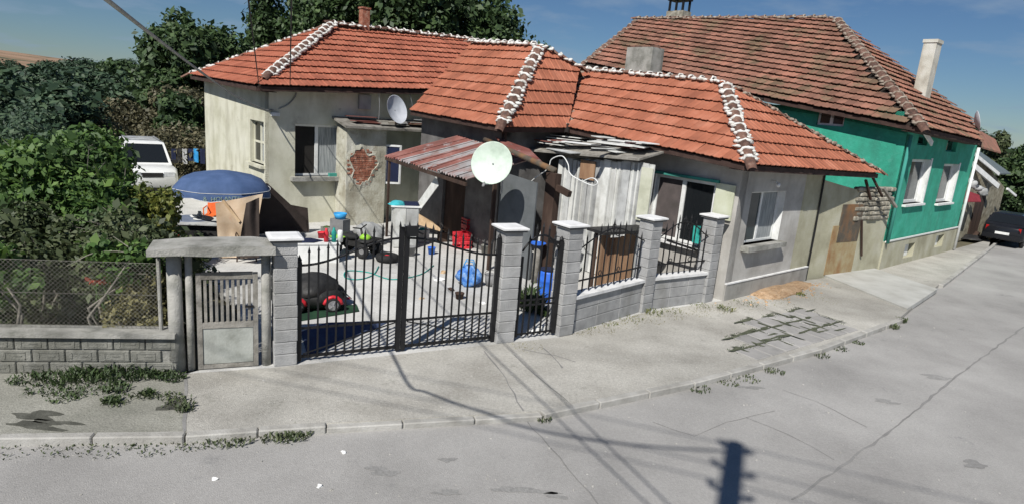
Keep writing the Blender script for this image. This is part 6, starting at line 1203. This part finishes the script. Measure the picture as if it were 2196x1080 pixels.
# ------------------------------------------------------------------ vehicles
def car(label, c, ang, Ln, W, H, bonnet, belt, cab, paint, suv=False, detail=()):
    X = V((math.cos(ang),math.sin(ang),0)); Y = back(X); t = thing('parked_car', label, 'car', c); P = lambda x, y, z: V(c)+X*x+Y*y+V((0,0,z))
    h = Ln/2; hw = W/2; wb = 0.30 if not suv else 0.36
    st = [(-h,0.42,belt-0.12,0.80),(-h+0.08,0.30,belt-0.03,0.94),(-h+0.6,0.25,belt,1.0),(0,0.24,belt,1.0),(cab[1]-0.05,0.24,belt,1.0),(h-0.55,0.25,bonnet,0.97),(h-0.12,0.30,bonnet-0.10,0.90),(h,0.42,bonnet-0.24,0.78)]
    mb = MB(); vs = []; m = 12
    for x, z0, z1, k in st:
        w_ = hw*k
        for y, z in ((-w_*0.86,z0),(-w_,z0+0.10),(-w_,z0+(z1-z0)*0.6),(-w_*0.97,z1-0.07),(-w_*0.88,z1),(-w_*0.4,z1+0.015),(w_*0.4,z1+0.015),(w_*0.88,z1),(w_*0.97,z1-0.07),(w_,z0+(z1-z0)*0.6),(w_,z0+0.10),(w_*0.86,z0)): vs.append(P(x,y,z))
    fs = [(i*m+j, i*m+(j+1) % m, (i+1)*m+(j+1) % m, (i+1)*m+j) for i in range(len(st)-1) for j in range(m)]+[tuple(range(m)), tuple((len(st)-1)*m+j for j in reversed(range(m)))]
    mb.add(vs, fs); mb.build('body', paint, t, True)
    x0, x1, r0, r1 = cab; wr = hw*0.74; wb_ = hw*0.93; zb, zr = belt-0.01, H
    B = [P(x0,-wb_,zb),P(x1,-wb_,zb),P(x1,wb_,zb),P(x0,wb_,zb)]; T = [P(r0,-wr,zr-0.04),P(r1,-wr,zr-0.04),P(r1,wr,zr-0.04),P(r0,wr,zr-0.04)]; T2 = [P(r0+0.15,-wr*0.75,zr),P(r1-0.15,-wr*0.75,zr),P(r1-0.15,wr*0.75,zr),P(r0+0.15,wr*0.75,zr)]
    mb = MB(); mb.add(B+T+T2, [(0,1,5,4),(1,2,6,5),(2,3,7,6),(3,0,4,7),(4,5,9,8),(5,6,10,9),(6,7,11,10),(7,4,8,11),(8,9,10,11)]); mb.build('roof', paint, t)
    def glaz(a, b, c_, d_, nm, f=(0.06,0.94,0.10,0.92)):
        n_ = (b-a).cross(d_-a).normalized(); ce = (a+b+c_+d_)/4
        if n_.dot(ce-P(0,0,(zb+zr)/2)) < 0: n_ = -n_
        q = [a.lerp(b,u).lerp(d_.lerp(c_,u),v)+n_*0.004 for u, v in ((f[0],f[2]),(f[1],f[2]),(f[1],f[3]),(f[0],f[3]))]; mb = MB(); mb.prism(q, n_*0.008); return mb.build(nm, 'glass', t)
    glaz(B[1],B[2],T[2],T[1],'windscreen'); glaz(B[3],B[0],T[0],T[3],'rear_window',(0.08,0.92,0.22,0.90))
    for a, b, c_, d_ in ((B[0],B[1],T[1],T[0]),(B[2],B[3],T[3],T[2])):
        glaz(a,b,c_,d_,'side_window',(0.10,0.46,0.12,0.90)); glaz(a,b,c_,d_,'side_window',(0.51,0.90,0.12,0.90))
    R = 0.31 if not suv else 0.37
    for x in (-h+0.78, h-0.82):
        for s in (-1,1):
            q = P(x, s*(hw-0.10), R); mb = MB(); mb.torus(q, R-0.09, 0.092, Y, 24, 8); w2 = mb.build('wheel', 'rubber', t, True); mb = MB(); mb.lathe(q, [(0,-0.07),(R-0.13,-0.075),(R-0.12,0.075),(0,0.07)], 18, 0, X, UP, Y); mb.build('rim', 'chrome', w2)
    for s in (-1,1):
        mb = MB(); mb.box(P(h-0.045,s*hw*0.58,bonnet-0.20), (0.10,0.34,0.15), X, Y, UP); mb.build('headlight', 'lampw', t)
        mb = MB(); mb.box(P(-h+0.035,s*hw*0.74,belt-0.16), (0.07,0.10,0.20), X, Y, UP); mb.build('tail_light', 'lampr', t)
        mb = MB(); mb.box(P(x1-0.25,s*(hw+0.07),belt+0.10), (0.10,0.18,0.13), X, Y, UP); mb.build('mirror', paint if not suv else 'rubber', t)
    mb = MB(); mb.box(P(h-0.02,0,bonnet-0.22), (0.08,W*0.36,0.14), X, Y, UP); mb.build('grille', 'rubber', t)
    mb = MB(); mb.box(P(h+0.0,0,0.46), (0.14,W*0.90,0.20), X, Y, UP); mb.build('bumper', 'rubber' if suv else paint, t); mb = MB(); mb.box(P(-h-0.0,0,0.46), (0.14,W*0.90,0.20), X, Y, UP); mb.build('bumper', 'rubber' if suv else paint, t)
    mb = MB(); mb.box(P(-h-0.075,0,0.62 if not suv else 0.5), (0.012,0.52,0.11), X, Y, UP); mb.build('number_plate', 'white', t)
    if suv:
        mb = MB()
        for s in (-1,1): mb.bar(P(r0+0.25,s*wr*0.8,zr+0.05), P(r1-0.2,s*wr*0.8,zr+0.05), 0.04, 0.03)
        for x in (r0+0.3, (r0+r1)/2, r1-0.25): mb.bar(P(x,-wr*0.8,zr+0.03), P(x,wr*0.8,zr+0.03), 0.035, 0.03)
        mb.build('roof_rack', 'steel', t)
    return t
vh = G(338, 428); hd = V((0.60,-0.80,0)).normalized(); vc = V((vh.x-0.15,vh.y,-0.14))-hd*2.1; car('white four wheel drive car with a roof rack parked behind the bushes', vc, math.atan2(hd.y,hd.x), 4.4, 1.8, 1.98, 1.22, 1.18, (-2.05,0.62,-1.95,0.05), 'carwhite', True)
bc_ = G(2143, 524); hd = V((0.70,0.714,0)); b0_ = V((bc_.x,bc_.y,-0.10))+hd*1.95; car('black hatchback parked on the road at the far right, seen from behind', b0_, math.atan2(hd.y,hd.x), 3.9, 1.60, 1.46, 0.98, 0.96, (-1.85,0.95,-1.35,0.25), 'carblack')

# ------------------------------------------------------------------ far end of the street
fd = D2; k0 = g2+D2*1.2; t = thing('far_house', 'old dark house with a slate lean-to roof beyond the green house', 'house', k0+D2*4)
def FA(px, py, dd): return ATY(px, py, g2.y+dd)
q = [FA(2080,312,3.5), FA(2088,325,2.6), FA(2148,372,4.6), FA(2172,370,6.5)]; mb = MB(); mb.prism([FA(2078,308,5.0), FA(2086,327,2.5), FA(2140,372,4.2), FA(2168,372,8.0)], V((0,0,-0.06))); mb.build('lean_to_roof', 'slate', t)
mb = MB(); mb.bar(FA(2086,328,2.45), FA(2142,374,4.15), 0.06, 0.14); mb.bar(FA(2072,342,2.3), FA(2140,400,4.1), 0.10, 0.22); mb.bar(FA(2160,405,5), FA(2178,420,5.6), 0.08, 0.10); mb.build('gable_board', 'white', t)
w0 = FA(2070,420,2.8); w0.z = 0; w1 = FA(2150,420,6.5); w1.z = 0; dd = unit(w1-w0); Lw_ = (w1-w0).length; mb = MB(); mb.prism([w0+V((0,0,-.1)), w1+V((0,0,-.1)), w1+V((0,0,2.3)), w0+V((0,0,4.0))], back(dd)*4.5); mb.build('wall', 'rough', t)
mb = MB(); mb.prism([w0+dd*1.6-back(dd)*0.03+V((0,0,0.0)), w0+dd*3.0-back(dd)*0.03+V((0,0,0.0)), w0+dd*3.0-back(dd)*0.03+V((0,0,1.95)), w0+dd*1.6-back(dd)*0.03+V((0,0,2.0))], back(dd)*0.02); mb.build('door', 'darkwood', t)
e_ = FA(2105,285,9); mb = MB(); mb.prism([FA(2098,282,9), FA(2104,318,6), FA(2146,330,10), FA(2134,302,14)], V((0,0,0.08))); mb.build('roof', 'tile_old', t)
ag = G(2062,505); bg2 = ag+V((1.4,1.35,0)); t = thing('green_yard_gate', 'green sheet metal gate beside the end of the green house', 'gate', (ag+bg2)/2); d_ = unit(bg2-ag); Lg_ = (bg2-ag).length; zg_ = HZ(ag, 437)
for s in (0.25, 0.75):
    mb = MB(); mb.box(ag+d_*(Lg_*s)+V((0,0,zg_/2)), (Lg_*0.48,0.03,zg_-0.1), d_, None, UP); mb.build('panel', 'green_dark', t)
mb = MB(); mb.bar(ag, ag+V((0,0,zg_+0.1)), 0.08, 0.08, up=d_); mb.bar(bg2, bg2+V((0,0,zg_+0.1)), 0.08, 0.08, up=d_); mb.bar(ag+V((0,0,zg_)), bg2+V((0,0,zg_)), 0.05, 0.05); mb.build('frame', 'white', t)
aw = [FA(2062,405,1.2), FA(2100,418,2.6), FA(2104,432,2.0), FA(2066,432,0.6)]; mb = MB(); mb.prism(aw, V((0,0,-0.04))); tag(mb.build('red_awning', 'redcloth'), 'faded red awning over the far green yard gate', 'awning')
mb = MB()
for k in range(4): q = FA(2076+k*11, 388+k*8, 1.8+k*0.3); mb.blob(q, (0.22,0.1,0.12+0.05*(k % 2)), 10, 7, 0.3, k)
tag(mb.build('washing', 'greyboard', smooth=True), 'pale washing bundled on a line above the red awning', 'washing')
for k, (px, py, w_, h_, m_, lb) in enumerate(((2075,505,.5,.3,'darkwood','dark log pile lying beside the far green gate'),(2085,512,.7,.18,'blacktarp','black sheet lying on the pavement by the far green gate'),(2079,488,.35,.35,'white','white bag leaning on the far green gate'))):
    q = G(px, py); mb = MB(); mb.blob(V((q.x,q.y,0.0)), (w_,w_*.6,h_), 12, 6, 0.2, k, flat=True); tag(mb.build(('log_pile','black_sheet','white_bag')[k], m_, smooth=True), lb, ('logs','sheet','bag')[k])

# ------------------------------------------------------------------ sand, weeds, small litter
sq = G(1672, 628); t_ = MB(); mb = t_; mb.blob(V((sq.x,sq.y+0.15,-0.03)), (1.25,0.40,0.15), 40, 10, 0.10, 3, X=D2, flat=True); mb.blob(V((sq.x+0.75,sq.y+0.85,-0.02)), (0.8,0.30,0.13), 30, 8, 0.12, 5, X=D2, flat=True)
for k in range(420):
    a, b = random.gauss(0.3, 0.85), random.gauss(0, 0.26); q = V((sq.x,sq.y+.1,0.0))+D2*a+N2*(b-0.02); zz_ = 0.10*max(0, 1-(a/1.3)**2-(b/.42)**2); r_ = random.uniform(0.008,0.035); mb.blob(V((q.x,q.y,zz_)), (r_*1.3,r_,r_*0.9), 6, 3, 0.3, k, flat=True)
tag(mb.build('sand_pile', 'sand', smooth=True), 'low spread heap of orange sand against the grey house wall', 'sand', kind='stuff')
W = lambda *l: [(G(px,py).x, G(px,py).y, 0.0, r, h) for px, py, r, h in l]
weeds('thick green weeds growing at the foot of the garden wall', W((60,812,.25,.10),(120,815,.25,.14),(175,812,.22,.20),(215,810,.25,.25),(262,812,.25,.22),(300,808,.2,.14),(345,808,.15,.12),(190,835,.3,.08),(95,835,.25,.07),(250,835,.16,.10),(140,850,.22,.06),(375,812,.15,.08),(240,862,.10,.10),(315,845,.07,.09)), 130, 0.017, 'weed', 'wall_weeds', 21)
weeds('dry straggly weeds along the kerb on the left', [(x,y,-0.1,r,h) for x,y,_,r,h in W((480,932,.20,.08),(510,928,.2,.10),(585,924,.16,.12),(620,922,.18,.14),(640,920,.15,.10),(420,935,.2,.05),(150,938,.3,.05),(230,940,.3,.05),(330,938,.3,.05),(30,940,.3,.05))], 90, 0.016, 'leaf_dark', 'kerb_weeds', 22)
weeds('sparse green and yellow weeds along the foot of the low block walls', W((1255,700,.2,.05),(1300,692,.25,.05),(1350,684,.3,.06),(1400,672,.22,.14),(1440,665,.25,.05),(1500,655,.25,.05),(1555,665,.2,.16),(1600,650,.3,.05),(1715,632,.15,.10)), 70, 0.012, 'leaf_yel', 'wall_foot_weeds', 23)
weeds('dry straw and yellowed grass lying along the foot of the low block walls', [(x,y,0.0,r,h) for x,y,_,r,h in W((1245,712,.3,.03),(1290,704,.35,.03),(1340,695,.35,.03),(1390,684,.35,.03),(1440,676,.35,.03),(1490,668,.4,.03),(1545,662,.4,.04),(1600,652,.5,.03),(1660,645,.5,.03),(1720,630,.5,.03),(1130,742,.3,.02),(1760,640,.5,.02))], 110, 0.010, 'leaf_dry', 'straw_litter', 26)
weeds('dark weeds in the kerb joints at the bend', [(x,y,-0.1,r,h) for x,y,_,r,h in W((1500,822,.2,.06),(1600,800,.25,.07),(1660,785,.2,.07),(1760,752,.2,.08),(1800,738,.2,.06),(1915,694,.15,.14),(1935,682,.12,.16),(1840,725,.15,.06),(1560,808,.2,.05),(1165,886,.12,.08))], 80, 0.016, 'leaf_dark', 'kerb_joint_weeds', 24)
weeds('weeds along the crack beside the pavement on the left', W((380,868,.2,.10),(398,880,.1,.12),(250,860,.2,.08),(315,850,.12,.10),(360,850,.15,.06)), 60, 0.018, 'leaf_dark', 'crack_weeds', 25)
mb = MB(); rr = random.Random(9)
for k in range(70):
    px, py = rr.uniform(420,2100), rr.uniform(700,1070)
    q = G(px, py, -0.1)
    mb.blob(V((q.x,q.y,(-0.1 if py > 930-max(0,(px-700))*0.16 else 0.0))), (rr.uniform(.008,.022),)*2+(0.014,), 5, 2, 0.3, k, flat=True)
for k in range(260):
    px, py = rr.uniform(30,2150), rr.uniform(620,1070); q = G(px, py, 0.0); r_ = rr.uniform(.006,.016)
    mb.blob(V((q.x,q.y,-0.101)), (r_,r_*.8,r_*.6), 5, 2, 0.3, k, flat=True)
for k in range(160):
    px = rr.uniform(420,1500); q = G(px, 905-max(0,px-700)*0.085-rr.uniform(10,130), 0.0); r_ = rr.uniform(.006,.018); mb.blob(V((q.x,q.y,0.0)), (r_,r_*.8,r_*.6), 5, 2, 0.3, k, flat=True)
tag(mb.build('pebbles', 'kerb'), 'scattered small pebbles on the road', kind='stuff')
for k, (px, py, lb) in enumerate(((460,1027,'white scrap of litter on the road near the left corner'),(686,1042,'white pebble of litter in the middle of the road'),(737,970,'tiny white litter on the road below the driveway'))):
    q = G(px, py, -0.1); mb = MB(); mb.blob(V((q.x,q.y,-0.1)), (0.035,0.025,0.03), 8, 4, 0.3, k, flat=True); tag(mb.build('litter', 'litter'), lb, 'litter')

# ------------------------------------------------------------------ plants
def shrub(name, label, base, blobs, n, size, mat, stem='palebark', seed=1, group=None, droop=0.2, shell=0.55, nst=8, twigs=0):
    base = V(base); t = thing(name, label, 'plant', base, group); rr = random.Random(seed)
    mb = MB()
    for c, r in blobs[:nst]:
        q = base+V((rr.uniform(-.5,.5), rr.uniform(-.2,.2), 0)); c = V(c); mb.tube([V((c.x*0.7+q.x*0.3, c.y*0.7+q.y*0.3, base.z)), (q+c)/2+V((0,0,0.05)), c], [0.03,0.022,0.008], 5)
    mb.build('stems', stem, t, True); leaf_obj('foliage', leaf_cloud([(V(c), r) for c, r in blobs], n, size, shell, droop, seed), mat, t)
    if twigs:
        mb = MB()
        for _ in range(twigs):
            c, r = rr.choice(blobs); c = V(c); d = V((rr.gauss(0,.7),rr.gauss(-.3,.6),rr.gauss(.5,.5))).normalized(); a = c-d*0.1; b = c+d*(max(r)*rr.uniform(.9,1.5)); m = (a+b)/2+V((rr.gauss(0,.05),rr.gauss(0,.05),0.03)); mb.tube([a,m,b],[.010,.007,.003],4)
        w_ = mb.build('twigs', stem, t); w_['kind'] = 'stuff'
    return t
rr = random.Random(31); bl = []
for i in range(70):
    y = rr.uniform(10.6, 14.2); x0 = -0.80*y-0.6; x1 = -0.655*y+0.15; x = rr.uniform(x0, x1); top = 2.85-0.02*(y-10)+0.25*math.sin(x*2); z = rr.uniform(1.2, top-0.35); s = rr.uniform(0.35, 0.62)
    bl.append((V((x,y,z)), (s,s,s*0.8)))
shrub('grape_vine', 'big leafy vine thicket filling the garden behind the fence', (-8.6,12.2,0), bl, 70000, 0.060, 'leaf_vine', seed=32, droop=0.35, nst=16, twigs=60)
bl = []
for i in range(60):
    y = rr.uniform(9.2, 10.6); x = rr.uniform(-0.80*y-0.5, -0.53*y); z = rr.uniform(0.2, 1.75); s = rr.uniform(0.25, 0.48); bl.append((V((x,y,z)), (s,s,s)))
shrub('dry_thicket', 'dark half dry thicket of stems just behind the chain link fence', (-7,9.9,0), bl, 24000, 0.05, 'leaf_dark', seed=33, nst=26, shell=0.3, twigs=170)
bl = []
for i in range(22):
    s_ = rr.uniform(0.5, 6.0); q = F0-wl*s_+back(wl)*rr.uniform(0.30, 0.62); bl.append((V((q.x,q.y,rr.uniform(1.0,1.75))), (0.30,0.16,0.22)))
shrub('climbing_vine', 'leafy vine shoots climbing up behind the top of the chain link fence', (-6.8,8.6,0), bl, 4200, 0.055, 'leaf_vine', seed=37, nst=10, shell=0.2, twigs=30)
yb = G(360, 640); yc = V((-6.2, 11.6, 0)); ctr = ATY(332, 470, 11.6)
bl = [(ctr+V((rr.uniform(-.28,.32), rr.uniform(-.3,.3), rr.uniform(-1.0,.38))), (0.26,0.26,0.28)) for _ in range(16)]; shrub('yellow_green_shrub', 'upright yellow green shrub right of the vine, left of the umbrella', (ctr.x,ctr.y,0), bl, 8000, 0.045, 'leaf_yel', seed=34)
q = F0-wl*0.75+back(wl)*0.55; bl = [(q+V((rr.uniform(-.35,.35), rr.uniform(-.2,.2), rr.uniform(0.55,1.35))), (0.22,0.2,0.22)) for _ in range(14)]; shrub('straw_bush', 'dried straw coloured bush behind the fence next to the doorway', (q.x,q.y,0), bl, 6500, 0.032, 'leaf_dry', seed=35)
q = F0-wl*1.35+back(wl)*0.5; bl = [(q+V((rr.uniform(-.16,.16), rr.uniform(-.05,.05), 1.22+rr.uniform(-.04,.06))), (0.09,0.08,0.04)) for _ in range(4)]; shrub('red_flowers', 'small red flowers behind the fence left of the straw coloured bush', (q.x,q.y,0), bl, 45, 0.04, 'redleaf', seed=36, nst=3, stem='weedstem')
sp2 = [(ATY(268,430,12.6), ATY(264,560,12.6)), (ATY(228,500,11), ATY(245,640,10.5))]
for k, (a, b) in enumerate(sp2):
    mb = MB(); mb.tube([V((b.x,b.y,0)), b, a], [0.04,0.035,0.03], 7); tag(mb.build('vine_stake', 'palebark', smooth=True), ['pale stake standing among the vine leaves, the taller one','pale stake leaning low among the dry stems'][k], 'stake')
# scrub and washing line behind the car
bl = [(V((rr.uniform(-20,-12.5), rr.uniform(27,32), rr.uniform(0.3,1.5))), (0.9,0.8,0.7)) for _ in range(34)]; shrub('scrub', 'brown green scrub on the bank behind the white car', (-16,29,0), bl, 26000, 0.085, 'leaf_scrub', seed=38)
bl = [(V((rr.uniform(-21,-14.5), rr.uniform(32,37), rr.uniform(0.9,3.1))), (1.0,0.8,0.7)) for _ in range(30)]; shrub('scrub', 'olive bushes higher up the bank behind the white car', (-17.5,34.5,0), bl, 24000, 0.09, 'leaf_scrub', seed=39)
t = thing('washing_line', 'dark clothes hanging in a row between the white car and the cream house', 'washing', ATY(405,345,26.5)*1.0); base = t.location.copy()
mb = MB(); mb.tube([ATY(362,318,26.5), ATY(445,322,26.5)], 0.008, 4); mb.build('line', 'wire', t)
for i, px in enumerate((372,384,396,408,420,434)):
    a, b = ATY(px-5,319,26.5), ATY(px+6,346+(i % 3)*3,26.5); mb = MB(); cloth(mb, [V((a.x,a.y,b.z)), V((b.x,a.y,b.z)), V((b.x,a.y,a.z)), a], 4, 4, 0.04, seed=i); mb.build('garment', ['navydark','blacktarp','greyboard','navydark','skyblue','navydark'][i], t, True)
# dry clearing and small hut up the slope
cl_ = ATY(245, 222, 46); mb = MB(); mb.blob(V((cl_.x,cl_.y,cl_.z-3.0)), (4.6,4.5,3.6), 20, 6, 0.06, 3, flat=True); o = mb.build('dry_clearing', M('dry_grass_ground', (0.20,0.18,0.10), (0.12,0.115,0.06), (0.30,0.27,0.17), scale=0.6, bump=0.4, bscale=6), smooth=True); o['kind'] = 'structure'

# trees
def at_tree(name, label, px, ytop, Y, wpx, seed, mat='leaf_tree', n=5200, leaf=0.3, group='tall trees behind the houses', nb=18, cz=0.62, base_z=0.0, trunk=0.22):
    tp_ = ATY(px, ytop, Y); R = wpx/2*Y/FPX; return tree(name, label, 'tree', (tp_.x, Y, base_z), tp_.z-base_z, R, mat, int(n*2.3), leaf*0.62, seed, cz, trunk, group, nb)
at_tree('broadleaf_tree', 'round dark tree standing alone left of the cream house roof', 405, 22, 40, 225, 41, n=7500, leaf=0.30, nb=26, cz=0.60, base_z=0.3)
at_tree('broadleaf_tree', 'thin airy tree left of the two dark wires, behind the cream house', 568, -40, 44, 110, 42, n=3000, leaf=0.26, nb=16)
at_tree('broadleaf_tree', 'airy tree right of the two dark wires, behind the cream house', 650, -60, 46, 110, 43, n=3400, leaf=0.28, nb=16)
at_tree('broadleaf_tree', 'tall dark tree behind the red chimney of the cream house', 765, -110, 42, 220, 44, n=8500, leaf=0.30, nb=30)
at_tree('broadleaf_tree', 'tall dense tree behind the ridge right of the red chimney', 890, -150, 40, 240, 45, n=9500, leaf=0.30, nb=32)
at_tree('broadleaf_tree', 'dense dark tree above the right end of the cream house ridge', 1010, -60, 43, 210, 46, n=8500, leaf=0.30, nb=30)
at_tree('broadleaf_tree', 'rounded tree at the right end of the tall group, left of the open sky', 1090, 5, 47, 120, 47, n=6000, leaf=0.30, nb=22)
at_tree('broadleaf_tree', 'small round tree peeping over the ridge of the middle house', 1186, 84, 60, 62, 48, n=2200, leaf=0.32, nb=12, group=None)
at_tree('broadleaf_tree', 'low bushy tree left of the cream house wall, under the eaves', 395, 205, 33, 130, 49, n=4200, leaf=0.24, nb=18, cz=0.5, group='garden trees left of the cream house')
at_tree('broadleaf_tree', 'mid green tree above the clearing left of the round dark tree', 275, 135, 50, 150, 50, n=4200, leaf=0.30, nb=18, cz=0.68, group='garden trees left of the cream house')
at_tree('broadleaf_tree', 'slim tree in front of the round dark tree', 345, 150, 38, 110, 51, n=3800, leaf=0.26, nb=16, cz=0.68, group='garden trees left of the cream house')
for k, (px, yt, Y, w_, lb) in enumerate(((2145,282,50,80,'rust brown tree behind the far house'),(2200,300,44,110,'dark tree at the right edge of the picture'),(2120,270,75,110,'far blue green tree above the far house roof'),(2190,345,41,110,'dark bush hanging over the road on the right'))):
    at_tree('street_tree', lb, px, yt, Y, w_, 60+k, mat=['leaf_dark','leaf_tree','leaf_wood','leaf_tree'][k], n=3000, leaf=0.26, nb=14, cz=0.55, group='trees at the far end of the street')
g = np.random.default_rng(5); allv = []
protos = [leaf_cloud(crown_blobs((0,0,0), (1,1,1), 12, 70+k), 4200, 0.060, 0.5, seed=80+k) for k in range(4)]
protoN = [leaf_cloud(crown_blobs((0,0,0), (1,1,1), 14, 75+k), 7000, 0.040, 0.5, seed=90+k) for k in range(4)]
for k in range(130):
    d = g.uniform(34, 170); a = math.radians(g.uniform(-46, -22)); x, y = d*math.sin(a), d*math.cos(a)
    if -34 < math.degrees(a) and d < 50: continue
    tgt = 118+g.uniform(-4, 26)-max(0, (math.degrees(a)+38))*1.0
    pxx = CX+FPX*math.tan(a)
    ztop = ATY(pxx, tgt+14*(170-d)/136, y).z; h_ = max(2.0, g.uniform(3.2, 5.5)); R_ = g.uniform(2.4, 4.2)
    allv.append(protos[k % 4]*np.array([R_, R_, h_*0.55])+np.array([x, y, ztop-h_*0.55]))
for k in range(60):
    d = g.uniform(18, 40); a = math.radians(g.uniform(-47, -35.5)); x, y = d*math.sin(a), d*math.cos(a); R_ = g.uniform(1.3, 2.3)
    allv.append(protoN[k % 4]*np.array([R_, R_, R_*0.9])+np.array([x, y, ATY(CX+FPX*math.tan(a), 300-(d-18)*5.5+g.uniform(-25,25), y).z-R_*0.8]))
o = leaf_obj('far_wood', np.concatenate(allv), 'leaf_wood'); tag(o, 'dark green wood covering the slope on the left', kind='stuff')
bpy.context.view_layer.update()
